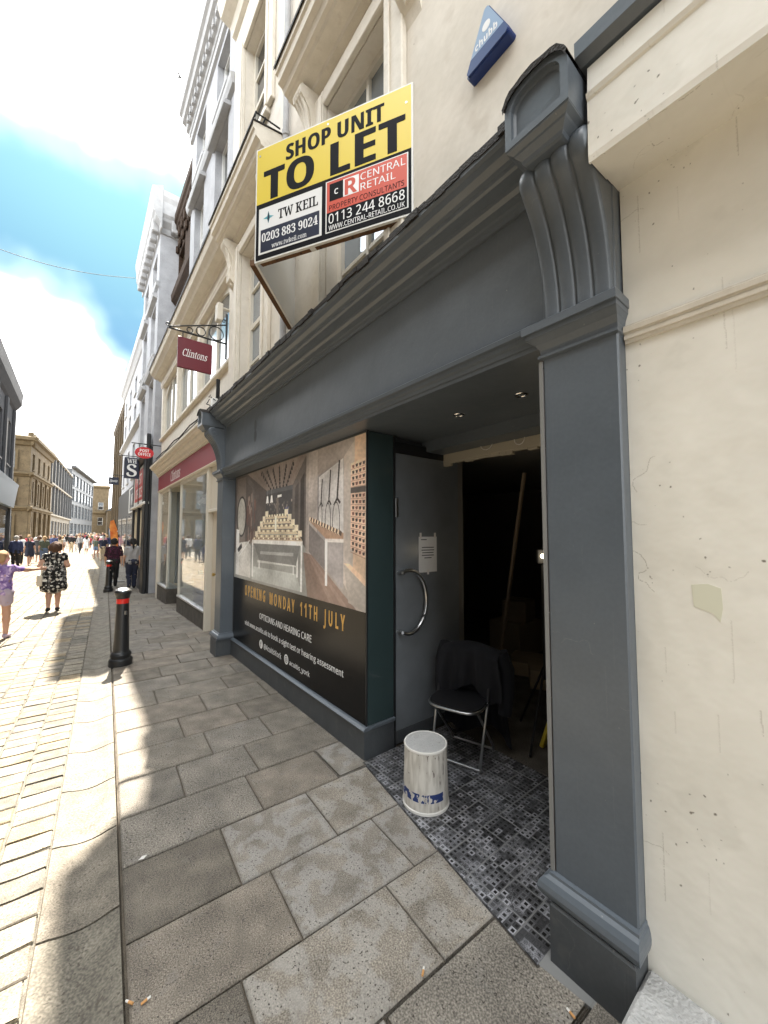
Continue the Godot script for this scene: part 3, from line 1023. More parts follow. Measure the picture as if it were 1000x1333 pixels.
# a window in a hole: frame with bars, pane behind them, sill
func window_in(parent: Node, h: Array, cols: int, rows: int, fm: Material, gm: Material, set_back := 0.11, bar := 0.05, sill := true, smat: Material = null) -> Node3D:
	var b := MB.new()
	var z0 := -set_back - 0.06
	var z1 := -set_back
	var x0: float = h[0]; var y0: float = h[1]; var x1: float = h[2]; var y1: float = h[3]
	b.box(Vector3(x0, y0, z0), Vector3(x0 + bar, y1, z1))
	b.box(Vector3(x1 - bar, y0, z0), Vector3(x1, y1, z1))
	b.box(Vector3(x0 + bar, y0, z0), Vector3(x1 - bar, y0 + bar, z1))
	b.box(Vector3(x0 + bar, y1 - bar, z0), Vector3(x1 - bar, y1, z1))
	for i in range(1, cols):
		var x := lerpf(x0, x1, float(i) / cols)
		b.box(Vector3(x - bar * 0.3, y0 + bar, z0 + 0.01), Vector3(x + bar * 0.3, y1 - bar, z1 - 0.008))
	for j in range(1, rows):
		var y := lerpf(y0, y1, float(j) / rows)
		var k := 0.55 if j * 2 == rows else 0.3
		b.box(Vector3(x0 + bar, y - bar * k, z0 + 0.012), Vector3(x1 - bar, y + bar * k, z1 - 0.012))
	var o := part("window", b, fm, parent)
	var g := MB.new()
	g.box(Vector3(x0 + 0.01, y0 + 0.01, z0 - 0.01), Vector3(x1 - 0.01, y1 - 0.01, z0 + 0.02))
	part("pane", g, gm, o)
	if sill:
		pbox("sill", Vector3(x0 - 0.06, y0 - 0.09, -set_back + 0.01), Vector3(x1 + 0.06, y0 + 0.004, 0.07), smat if smat != null else fm, o, 0.01)
	return o

# cornice or string course along local x: profile of (out, up)
func course(called: String, pr: Array, x0: float, x1: float, m: Material, parent: Node) -> MeshInstance3D:
	var b := MB.new()
	b.prism(PackedVector2Array(pr), Vector3(x0, 0, 0), Vector3.BACK, Vector3.UP, Vector3(x1 - x0, 0, 0))
	return part(called, b, m, parent)

# ---------------------------------------------------------------- the grey shopfront
func settle(o: Node3D, base: Vector3) -> void:
	o.position = base
	for c in o.get_children():
		if c is Node3D:
			c.position -= base

# a passing frame for building a facade in its own axes (x along, y up, z out); adopt() hands its parts to the thing
func frame(at: Vector3, turn: float) -> Node3D:
	var o := Node3D.new()
	o.position = at
	o.rotation.y = turn
	return o

func adopt(to: Node3D, f: Node3D) -> void:
	for c in f.get_children():
		var x: Transform3D = f.transform * c.transform
		f.remove_child(c)
		c.transform = x
		to.add_child(c, true)
	f.free()

# rings that grow outward from a rectangle (front xf, back xb, z0..z1): [[grow, y], ...]
func stack(called: String, xf: float, xb: float, z0: float, z1: float, pr: Array, m: Material, parent: Node, near := 1.0) -> MeshInstance3D:
	var b := MB.new()
	for i in pr.size() - 1:
		var g: float = pr[i][0]; var y: float = pr[i][1]
		var h: float = pr[i + 1][0]; var w: float = pr[i + 1][1]
		var hint := Vector3(-1, (g - h) * 3.0, 0)
		b.quad(Vector3(xf - g, y, z0 - g), Vector3(xf - g, y, z1 + g * near), Vector3(xf - h, w, z1 + h * near), Vector3(xf - h, w, z0 - h), Vector3(-(absf(w - y) + 1e-4), g - h if w >= y else h - g, 0) if absf(w - y) > 1e-5 else Vector3(0, signf(g - h), 0))
		for s in [[z0, -1.0], [z1, near]]:
			var zz: float = s[0]; var sg: float = s[1]
			b.quad(Vector3(xf - g, y, zz + sg * g), Vector3(xb, y, zz + sg * g), Vector3(xb, w, zz + sg * h), Vector3(xf - h, w, zz + sg * h), Vector3(0, g - h, sg * (absf(w - y) + 1e-4)))
	var g0: float = pr[0][0]; var y0: float = pr[0][1]
	b.quad(Vector3(xf - g0, y0, z0 - g0), Vector3(xf - g0, y0, z1 + g0 * near), Vector3(xb, y0, z1 + g0 * near), Vector3(xb, y0, z0 - g0), Vector3.DOWN)
	var g1: float = pr[-1][0]; var y1: float = pr[-1][1]
	b.quad(Vector3(xf - g1, y1, z0 - g1), Vector3(xf - g1, y1, z1 + g1 * near), Vector3(xb, y1, z1 + g1 * near), Vector3(xb, y1, z0 - g1), Vector3.UP)
	return part(called, b, m, parent)

# fluted scroll bracket: curve of (x, y) swept across z with ribs
func console_mesh(curve: Array, xb: float, z0: float, z1: float, ribs: int, depth: float) -> MB:
	var b := MB.new()
	var cv := Curve2D.new()
	for i in curve.size():
		var a: Vector2 = curve[maxi(0, i - 1)]
		var c: Vector2 = curve[mini(curve.size() - 1, i + 1)]
		var tg := (c - a) / 6.0
		cv.add_point(curve[i], -tg, tg)
	var nv := 30
	var nu := ribs * 12
	var L := cv.get_baked_length()
	var P := []
	for j in nv + 1:
		var p := cv.sample_baked(L * j / nv, true)
		var q := cv.sample_baked(minf(L, L * j / nv + 0.004), true) - cv.sample_baked(maxf(0, L * j / nv - 0.004), true)
		var nn := Vector2(-q.y, q.x).normalized()
		if nn.x > 0 and j < nv * 0.7:
			nn = -nn
		var row := []
		for i in nu + 1:
			var u := float(i) / nu
			var k := pow(absf(sin(PI * ribs * u)), 0.45) * depth
			row.append(Vector3(p.x + nn.x * k, p.y + nn.y * k, lerpf(z0, z1, u)))
		P.append(row)
	var N := []
	for j in nv + 1:
		var row := []
		for i in nu + 1:
			var du: Vector3 = P[j][mini(nu, i + 1)] - P[j][maxi(0, i - 1)]
			var dv: Vector3 = P[mini(nv, j + 1)][i] - P[maxi(0, j - 1)][i]
			var m := du.cross(dv).normalized()
			if m.x > 0.0 and j < nv * 0.7:
				m = -m
			row.append(m)
		N.append(row)
	for j in nv:
		for i in nu:
			b.squad(P[j][i], P[j][i + 1], P[j + 1][i + 1], P[j + 1][i], N[j][i], N[j][i + 1], N[j + 1][i + 1], N[j + 1][i])
	for j in nv:
		for e in [[0, Vector3.FORWARD], [nu, Vector3.BACK]]:
			var p: Vector3 = P[j][e[0]]; var q: Vector3 = P[j + 1][e[0]]
			b.quad(p, q, Vector3(xb, q.y, q.z), Vector3(xb, p.y, p.z), e[1])
	var a: Vector3 = P[nv][0]; var c: Vector3 = P[nv][nu]
	b.quad(a, c, Vector3(xb, c.y, c.z), Vector3(xb, a.y, a.z), Vector3.UP)
	return b

func pilaster(z0: float, z1: float, parent: Node, near := 1.0) -> void:
	var sh := MB.new()
	sh.cbox(Vector3(1.60, 0.28, z0), Vector3(1.80, 2.53, z1), 0.006)
	var o := part("pilaster", sh, M.grey, parent)
	stack("plinth", 1.552, 1.80, z0 - 0.002, z1 + 0.002, [[0.0, -0.05], [0.0, 0.218], [-0.008, 0.228]], M.grey_dark, o)
	stack("base_moulding", 1.60, 1.80, z0, z1, [[0.012, 0.222], [0.036, 0.226], [0.050, 0.245], [0.054, 0.262], [0.048, 0.282], [0.034, 0.300], [0.018, 0.308], [0.016, 0.318], [0.002, 0.322]], M.grey, o, near)
	stack("capital", 1.60, 1.80, z0, z1, [[0.002, 2.495], [0.016, 2.500], [0.016, 2.512], [0.006, 2.516], [0.008, 2.535], [0.022, 2.560], [0.046, 2.582], [0.052, 2.586], [0.052, 2.604], [0.066, 2.606], [0.066, 2.640], [0.058, 2.646]], M.grey, o, near)
	var c := console_mesh([Vector2(1.592, 2.646), Vector2(1.585, 2.76), Vector2(1.555, 2.90), Vector2(1.505, 3.02), Vector2(1.445, 3.11), Vector2(1.408, 3.155), Vector2(1.402, 3.19), Vector2(1.425, 3.225), Vector2(1.47, 3.235)], 1.66, z0 + 0.022, z1 - 0.008, 4, 0.019)
	var zr := z1 - 0.008
	var vol := MB.new()
	vol.lathe(PackedVector2Array([Vector2(0.0, zr + 0.006), Vector2(0.020, zr + 0.006), Vector2(0.022, zr + 0.002), Vector2(0.040, zr + 0.001), Vector2(0.043, zr + 0.007), Vector2(0.052, zr + 0.007), Vector2(0.055, zr - 0.02)]), Vector3.ZERO, 20)
	c.add(vol, Transform3D(Basis(Vector3(1, 0, 0), Vector3(0, 0, 1), Vector3(0, -1, 0)), Vector3(1.462, 3.165, 0)))
	part("console", c, M.grey, o)
	pbox("console_back", Vector3(1.605, 2.646, z0 + 0.004), Vector3(1.80, 3.30, z1 - 0.004), M.grey, o, 0.004)
	# arched block above the console
	var zc := (z0 + z1) * 0.5
	var hw := 0.128
	var outer := PackedVector2Array([Vector2(-hw, 3.262), Vector2(-hw, 3.425)])
	var inner := PackedVector2Array([Vector2(-hw + 0.028, 3.292), Vector2(-hw + 0.028, 3.415)])
	for i in range(1, 12):
		var a := PI - PI * i / 12.0
		outer.append(Vector2(signf(cos(a)) * pow(absf(cos(a)), 0.8) * hw * 0.97, 3.425 + sin(a) * 0.070))
		inner.append(Vector2(signf(cos(a)) * pow(absf(cos(a)), 0.8) * (hw - 0.028) * 0.97, 3.415 + sin(a) * 0.052))
	outer.append(Vector2(hw, 3.425)); outer.append(Vector2(hw, 3.262))
	inner.append(Vector2(hw - 0.028, 3.415)); inner.append(Vector2(hw - 0.028, 3.292))
	var ex := Vector3(0, 0, 1)
	var b := MB.new()
	b.prism(outer, Vector3(1.325, 0, zc), ex, Vector3.UP, Vector3(0.40, 0, 0))
	# raised rim round the sunk panel
	for i in outer.size():
		var j := (i + 1) % outer.size()
		var p := outer[i]; var q := outer[j]; var r := inner[j]; var s := inner[i]
		var f := func(v: Vector2, x: float) -> Vector3: return Vector3(x, v.y, zc + v.x)
		b.quad(f.call(p, 1.30), f.call(q, 1.30), f.call(r, 1.30), f.call(s, 1.30), Vector3.LEFT)
		b.quad(f.call(p, 1.30), f.call(q, 1.30), f.call(q, 1.326), f.call(p, 1.326), Vector3(0, (p.y + q.y) * 0.5 - 3.38, (p.x + q.x) * 0.5))
		b.quad(f.call(s, 1.30), f.call(r, 1.30), f.call(r, 1.318), f.call(s, 1.318), Vector3(0, 3.38 - (p.y + q.y) * 0.5, -(p.x + q.x) * 0.5))
		var mid := 0.5
		var r2 := r.lerp(Vector2(0, 3.37), 0.10); var s2 := s.lerp(Vector2(0, 3.37), 0.10)
		b.quad(f.call(s, 1.318), f.call(r, 1.318), f.call(r2, 1.3245), f.call(s2, 1.3245), Vector3.LEFT)
	part("arched_block", b, M.grey, o)
	stack("block_moulding", 1.36, 1.70, zc - 0.07, zc + 0.07, [[0.0, 3.195], [0.010, 3.20], [0.014, 3.215], [0.034, 3.235], [0.038, 3.242], [0.056, 3.255], [0.058, 3.261]], M.grey, o)
	var cap := MB.new()
	for i in range(1, outer.size() - 2):
		var p := outer[i]; var q := outer[i + 1]
		var up := 0.010 + 0.004 * sin(i * 2.1)
		var uq := 0.010 + 0.004 * sin((i + 1) * 2.1)
		cap.quad(Vector3(1.285, p.y + up, zc + p.x * 1.03), Vector3(1.285, q.y + uq, zc + q.x * 1.03), Vector3(1.74, q.y + uq, zc + q.x * 1.03), Vector3(1.74, p.y + up, zc + p.x * 1.03), Vector3(0, 1, p.x * 4))
		cap.quad(Vector3(1.285, p.y + up, zc + p.x * 1.03), Vector3(1.285, q.y + uq, zc + q.x * 1.03), Vector3(1.287, q.y - 0.012, zc + q.x * 1.0), Vector3(1.287, p.y - 0.012, zc + p.x * 1.0), Vector3.LEFT)
	part("lead_cap", cap, M.lead, o)

func our_shop() -> void:
	var shop := thing("grey_shop", "cream building with a dark grey painted wooden shopfront and open recessed doorway", "shop")
	pilaster(-0.873, -0.567, shop, 0.3)
	pilaster(-6.03, -5.75, shop)
	# fascia and mouldings
	pbox("fascia", Vector3(1.622, 2.655, -5.76), Vector3(1.80, 3.30, -0.86), M.grey, shop)
	for k in [[-4.545, 3.03, 0.040, 0.065], [-4.545, 2.90, 0.045, 0.075]]:
		var d := MB.new()
		var pts := PackedVector2Array()
		for i in 18:
			pts.append(Vector2(cos(TAU * i / 18) * k[2], sin(TAU * i / 18) * k[3]))
		d.prism(pts, Vector3(1.6212, k[1], k[0]), Vector3(0, 0, 1), Vector3.UP, Vector3(0.004, 0, 0))
		part("paint_patch", d, M.patch_grey, shop)
	mould("lintel_moulding", [Vector2(1.79, 2.553), Vector2(1.602, 2.553), Vector2(1.600, 2.572), Vector2(1.590, 2.576), Vector2(1.588, 2.596), Vector2(1.576, 2.604), Vector2(1.572, 2.622), Vector2(1.556, 2.628), Vector2(1.552, 2.650), Vector2(1.566, 2.660), Vector2(1.79, 2.660)], -5.752, -0.871, M.grey, shop)
	mould("cornice", [Vector2(1.80, 3.258), Vector2(1.606, 3.258), Vector2(1.600, 3.275), Vector2(1.585, 3.281), Vector2(1.578, 3.292), Vector2(1.545, 3.302), Vector2(1.528, 3.318), Vector2(1.520, 3.334), Vector2(1.472, 3.346), Vector2(1.462, 3.356), Vector2(1.460, 3.374), Vector2(1.440, 3.382), Vector2(1.415, 3.402), Vector2(1.402, 3.428), Vector2(1.385, 3.436), Vector2(1.383, 3.462), Vector2(1.80, 3.475)], -5.70, -0.80, M.grey, shop)
	# ragged lead along the top of the cornice
	var ld := MB.new()
	var z := -5.72
	while z < -0.80:
		var l := rng.randf_range(0.05, 0.13)
		var e := minf(z + l, -0.79)
		var dx := rng.randf_range(-0.006, 0.008)
		ld.box(Vector3(1.374 + dx, 3.452 + rng.randf_range(-0.014, 0.006), z), Vector3(1.80, 3.482 + rng.randf_range(0, 0.014), e))
		z = e
	part("lead_flashing", ld, M.lead, shop)
	# window: stall riser, sill, glass, return
	mould("stall_riser", [Vector2(1.755, -0.05), Vector2(1.755, 0.205), Vector2(1.765, 0.215), Vector2(2.06, 0.215), Vector2(2.06, -0.05)], -5.752, -2.458, M.grey_dark, shop)
	mould("sill", [Vector2(1.742, 0.214), Vector2(1.738, 0.226), Vector2(1.760, 0.240), Vector2(1.776, 0.243), Vector2(1.82, 0.243), Vector2(1.82, 0.214)], -5.752, -2.448, M.grey, shop)
	pbox("sill", Vector3(1.82, 0.2145, -2.466), Vector3(2.058, 0.242, -2.444), M.grey, shop, 0.004)
	var win := pbox("window", Vector3(1.774, 2.535, -5.752), Vector3(1.80, 2.560, -2.462), M.grey_dark, shop)
	pbox("pane", Vector3(1.780, 0.243, -5.75), Vector3(1.786, 2.536, -2.474), M.pane, win)
	pbox("frame", Vector3(1.772, 0.243, -5.753), Vector3(1.80, 2.534, -5.735), M.grey_dark, win)
	pbox("corner_strip", Vector3(1.776, 0.243, -2.4735), Vector3(1.790, 2.552, -2.460), M.black, win, 0.002)
	pbox("return_glass", Vector3(1.791, 0.243, -2.474), Vector3(2.052, 2.548, -2.464), M.green_glass, win)
	pbox("frame", Vector3(2.052, 0.0, -2.485), Vector3(2.068, 2.549, -2.452), M.black, win)
	pbox("partition", Vector3(1.83, -0.05, -2.56), Vector3(2.90, 2.60, -2.53), M.grey_dark, shop)
	pbox("partition", Vector3(1.83, -0.05, -5.90), Vector3(1.86, 2.60, -2.56), M.room, shop)
	# porch
	pbox("soffit", Vector3(1.60, 2.5545, -2.53), Vector3(2.66, 2.60, -0.86), M.grey, shop)
	pbox("soffit_band", Vector3(2.44, 2.46, -2.52), Vector3(2.655, 2.5535, -0.875), M.grey, shop)
	pbox("beam", Vector3(2.664, 2.385, -2.528), Vector3(2.71, 2.60, -0.862), M.plaster, shop, 0.006)
	var rg := MB.new()
	var bz := -2.50
	while bz < -0.92:
		var bl := rng.randf_range(0.03, 0.14)
		rg.cbox(Vector3(2.668, 2.372 + rng.randf_range(-0.02, 0.008), bz), Vector3(2.708, 2.40, bz + bl), 0.004)
		bz += bl
	part("broken_plaster", rg, M.plaster, shop)
	for k in 3:
		var lp := []
		for i in 13:
			var a := TAU * i / 12.0
			lp.append(Vector3(2.655 - 0.01 * k, 2.45 + 0.05 * cos(a) + 0.01 * k, -1.35 - 0.3 * k + (0.03 + 0.015 * k) * sin(a)))
		var cbm := MB.new()
		cbm.tube(lp, 0.004, 0.004, 6)
		part("cable_loop", cbm, M.litter, shop)
	pbox("porch_wall", Vector3(1.802, -0.05, -0.860), Vector3(2.72, 2.60, -0.57), M.grey_dark, shop)
	var y := 0.30
	for i in 7:
		pbox("tile", Vector3(1.602, y + 0.003, -0.888), Vector3(2.6, minf(y + 0.357, 2.552), -0.8735), M.brown_tile, shop, 0.002)
		y += 0.36
	pbox("tile_edging", Vector3(1.597, 0.29, -0.8915), Vector3(1.6015, 2.49, -0.8745), M.grout, shop)
	for p in [Vector3(2.065, 2.554, -1.753), Vector3(2.055, 2.554, -1.262)]:
		var d := MB.new()
		d.lathe(PackedVector2Array([Vector2(0.0, 0.010), Vector2(0.022, 0.006), Vector2(0.027, -0.002), Vector2(0.033, -0.006), Vector2(0.040, -0.003), Vector2(0.042, 0.0)]), Vector3.ZERO, 20)
		var dl := part("downlight", d, M.chrome, shop)
		dl.position = p
	# open door
	var door := MB.new()
	door.cbox(Vector3(2.072, 0.115, -2.50), Vector3(2.868, 2.405, -2.462), 0.003)
	var dr := part("door", door, M.door_grey, shop)
	pbox("top_rail", Vector3(2.070, 2.406, -2.503), Vector3(2.870, 2.505, -2.458), M.black, dr, 0.004)
	pbox("kick_rail", Vector3(2.070, 0.014, -2.503), Vector3(2.870, 0.114, -2.458), M.grey_dark, dr, 0.004)
	pbox("hinge", Vector3(2.066, 1.86, -2.460), Vector3(2.098, 2.02, -2.446), M.steel, dr, 0.003)
	var hd := MB.new()
	var pts := []
	for i in 25:
		var a := lerpf(1.95, -1.95, i / 24.0)
		pts.append(Vector3(2.175 + cos(a) * 0.20, 1.155 + sin(a) * 0.262, -2.405))
	hd.tube(pts, 0.016, 0.016, 10)
	for p in [pts[0], pts[24]]:
		hd.tube([p, Vector3(p.x, p.y, -2.463)], 0.013, 0.013, 10)
	part("handle", hd, M.steel, dr)
	# inside
	pbox("room_floor", Vector3(2.721, -0.05, -5.9), Vector3(7.2, 0.002, -0.60), M.concrete, shop)
	pbox("room_wall", Vector3(7.2, -0.05, -5.9), Vector3(7.3, 3.0, -0.57), M.room, shop)
	pbox("room_wall", Vector3(2.0, -0.05, -6.0), Vector3(7.3, 3.0, -5.9), M.room, shop)
	pbox("room_wall", Vector3(2.721, -0.05, -0.60), Vector3(7.3, 3.0, -0.57), M.room, shop)
	pbox("room_ceiling", Vector3(2.66, 2.601, -5.9), Vector3(7.2, 2.75, -0.60), M.room, shop)
	pbox("shop_wall", Vector3(2.90, -0.05, -2.60), Vector3(2.98, 2.60, -2.50), M.room, shop)
	# upper wall with two tall hooded windows and a second row above
	var up := frame(Vector3(1.72, 0, -6.05), -PI / 2)
	var W := 9.0
	var holes := [[0.55, 3.62, 1.50, 5.78], [3.02, 3.62, 3.95, 5.78], [0.55, 7.15, 1.50, 9.0], [3.02, 7.15, 3.95, 9.0]]
	var wall := wall_mesh(W, 3.30, 10.2, 5.5, holes, 0.2)
	part("upper_wall", wall, M.cream_up, up)
	for i in holes.size():
		var wd := window_in(up, holes[i], 2, 4, M.cream_paint, M.glass_sky if i < 2 else M.glass_dark, 0.12, 0.06, i > 1, M.cream_trim)
		var h: Array = holes[i]
		var fr := MB.new()
		fr.cbox(Vector3(h[0] - 0.20, h[1] - 0.02, 0.001), Vector3(h[0] - 0.012, h[3] + 0.16, 0.055), 0.008)
		fr.cbox(Vector3(h[2] + 0.012, h[1] - 0.02, 0.001), Vector3(h[2] + 0.20, h[3] + 0.16, 0.055), 0.008)
		fr.cbox(Vector3(h[0] - 0.01, h[3] + 0.012, 0.002), Vector3(h[2] + 0.01, h[3] + 0.158, 0.050), 0.008)
		fr.cbox(Vector3(h[0] - 0.075, h[1] - 0.02, 0.055), Vector3(h[0] - 0.014, h[3] + 0.10, 0.075), 0.006)
		fr.cbox(Vector3(h[2] + 0.014, h[1] - 0.02, 0.055), Vector3(h[2] + 0.075, h[3] + 0.10, 0.075), 0.006)
		part("architrave", fr, M.cream_trim, wd)
	for hx in [[0.08, 1.945], [2.565, 4.43]]:
		var hood := course("window_hood", [Vector2(0.001, 6.06), Vector2(0.07, 6.06), Vector2(0.08, 6.10), Vector2(0.20, 6.12), Vector2(0.215, 6.145), Vector2(0.25, 6.155), Vector2(0.27, 6.20), Vector2(0.315, 6.225), Vector2(0.325, 6.29), Vector2(0.345, 6.305), Vector2(0.345, 6.375), Vector2(0.001, 6.43)], hx[0], hx[1], M.cream_trim, up)
		var lt := MB.new()
		lt.prism(PackedVector2Array([Vector2(0.001, 6.432), Vector2(0.352, 6.376), Vector2(0.356, 6.352), Vector2(0.362, 6.352), Vector2(0.360, 6.390), Vector2(0.001, 6.445)]), Vector3(hx[0] - 0.012, 0, 0), Vector3.BACK, Vector3.UP, Vector3(hx[1] - hx[0] + 0.024, 0, 0))
		part("lead_flashing", lt, M.lead, hood)
		for e in [hx[0] + 0.13, hx[1] - 0.29]:
			var c := MB.new()
			var pr := PackedVector2Array([Vector2(0.0, 6.058), Vector2(0.19, 6.058), Vector2(0.215, 6.02), Vector2(0.205, 5.96), Vector2(0.165, 5.92), Vector2(0.11, 5.84), Vector2(0.085, 5.72), Vector2(0.09, 5.62), Vector2(0.12, 5.56), Vector2(0.115, 5.48), Vector2(0.07, 5.44), Vector2(0.03, 5.40), Vector2(0.0, 5.32)])
			c.prism(pr, Vector3(e, 0, 0), Vector3.BACK, Vector3.UP, Vector3(0.16, 0, 0))
			var lf := MB.new()
			for q in [-0.045, 0.0, 0.045]:
				lf.tube([Vector3(e + 0.08 + q, 6.0, 0.20), Vector3(e + 0.08 + q, 5.86, 0.13), Vector3(e + 0.08 + q * 0.8, 5.70, 0.092), Vector3(e + 0.08 + q * 0.5, 5.56, 0.118), Vector3(e + 0.08 + q * 0.2, 5.42, 0.06)], 0.026, 0.016, 8)
			c.add(lf, Transform3D.IDENTITY)
			part("console", c, M.cream_trim, hood)
	# rail on the far hood
	var rl := MB.new()
	for zz in [0.31, 0.20]:
		rl.tube([Vector3(1.25, 6.52, zz), Vector3(1.93, 6.52, zz)], 0.010, 0.010, 6)
	for xx in [1.27, 1.6, 1.92]:
		rl.tube([Vector3(xx, 6.38, 0.31), Vector3(xx, 6.52, 0.31), Vector3(xx, 6.52, 0.02)], 0.010, 0.010, 6)
	part("rail", rl, M.iron, up)
	course("eaves_cornice", [Vector2(0.001, 9.72), Vector2(0.06, 9.74), Vector2(0.10, 9.85), Vector2(0.24, 9.9), Vector2(0.28, 10.02), Vector2(0.30, 10.12), Vector2(0.001, 10.18)], 0.0, W, M.cream_trim, up)
	# downpipe beside the far window
	var dp := MB.new()
	dp.tube([Vector3(2.16, 3.5, 0.05), Vector3(2.16, 9.7, 0.05)], 0.035, 0.035, 10)
	for yy in [4.4, 6.2, 8.0, 9.2]:
		dp.tube([Vector3(2.16, yy, 0.05), Vector3(2.16, yy + 0.06, 0.05)], 0.043, 0.043, 10)
	part("downpipe", dp, M.white_trim, up)
	adopt(shop, up)
	settle(shop, Vector3(1.72, 0, -3.3))

func right_neighbour() -> void:
	var o := thing("cream_building", "cream painted masonry wall with a projecting band above, right of the grey shopfront", "building")
	pbox("wall", Vector3(1.665, -0.05, -0.566), Vector3(2.6, 3.30, 3.0), M.cream, o)
	mould("string_moulding", [Vector2(1.70, 2.462), Vector2(1.652, 2.462), Vector2(1.650, 2.474), Vector2(1.643, 2.476), Vector2(1.641, 2.490), Vector2(1.648, 2.493), Vector2(1.646, 2.499), Vector2(1.636, 2.502), Vector2(1.634, 2.520), Vector2(1.640, 2.524), Vector2(1.640, 2.529), Vector2(1.652, 2.535), Vector2(1.70, 2.537)], -0.562, 3.0, M.cream_trim, o)
	mould("projecting_band", [Vector2(1.72, 3.115), Vector2(1.56, 3.100), Vector2(1.555, 3.092), Vector2(1.425, 3.078), Vector2(1.412, 3.064), Vector2(1.402, 3.062), Vector2(1.398, 3.085), Vector2(1.404, 3.30), Vector2(1.398, 3.306), Vector2(1.392, 3.322), Vector2(1.406, 3.334), Vector2(1.414, 3.44), Vector2(1.72, 3.45)], -0.572, 3.0, M.cream, o)
	mould("gutter", [Vector2(1.405, 3.452), Vector2(1.375, 3.475), Vector2(1.375, 3.535), Vector2(1.405, 3.535), Vector2(1.72, 3.54), Vector2(1.72, 3.452)], -0.60, 3.0, M.grey, o)
	mould("coping", [Vector2(1.60, 3.542), Vector2(1.60, 3.62), Vector2(1.716, 3.66), Vector2(1.716, 3.542)], -0.45, 3.0, M.cream_trim, o)
	var lg := MB.new()
	lg.cbox(Vector3(1.40, -0.05, -0.562), Vector3(1.666, 0.168, 3.0), 0.012)
	part("stone_ledge", lg, M.stone_ledge, o)
	var gp := MB.new()
	gp.prism(PackedVector2Array([Vector2(-0.045, 0.045), Vector2(0.0, 0.052), Vector2(0.034, 0.040), Vector2(0.036, -0.025), Vector2(0.028, -0.07), Vector2(0.010, -0.045), Vector2(-0.040, -0.030)]), Vector3(1.6638, 1.50, -0.345), Vector3(0, 0, 1), Vector3.UP, Vector3(0.004, 0, 0))
	part("paint_patch", gp, M.green_patch, o)
	settle(o, Vector3(1.9, 0, 1.0))

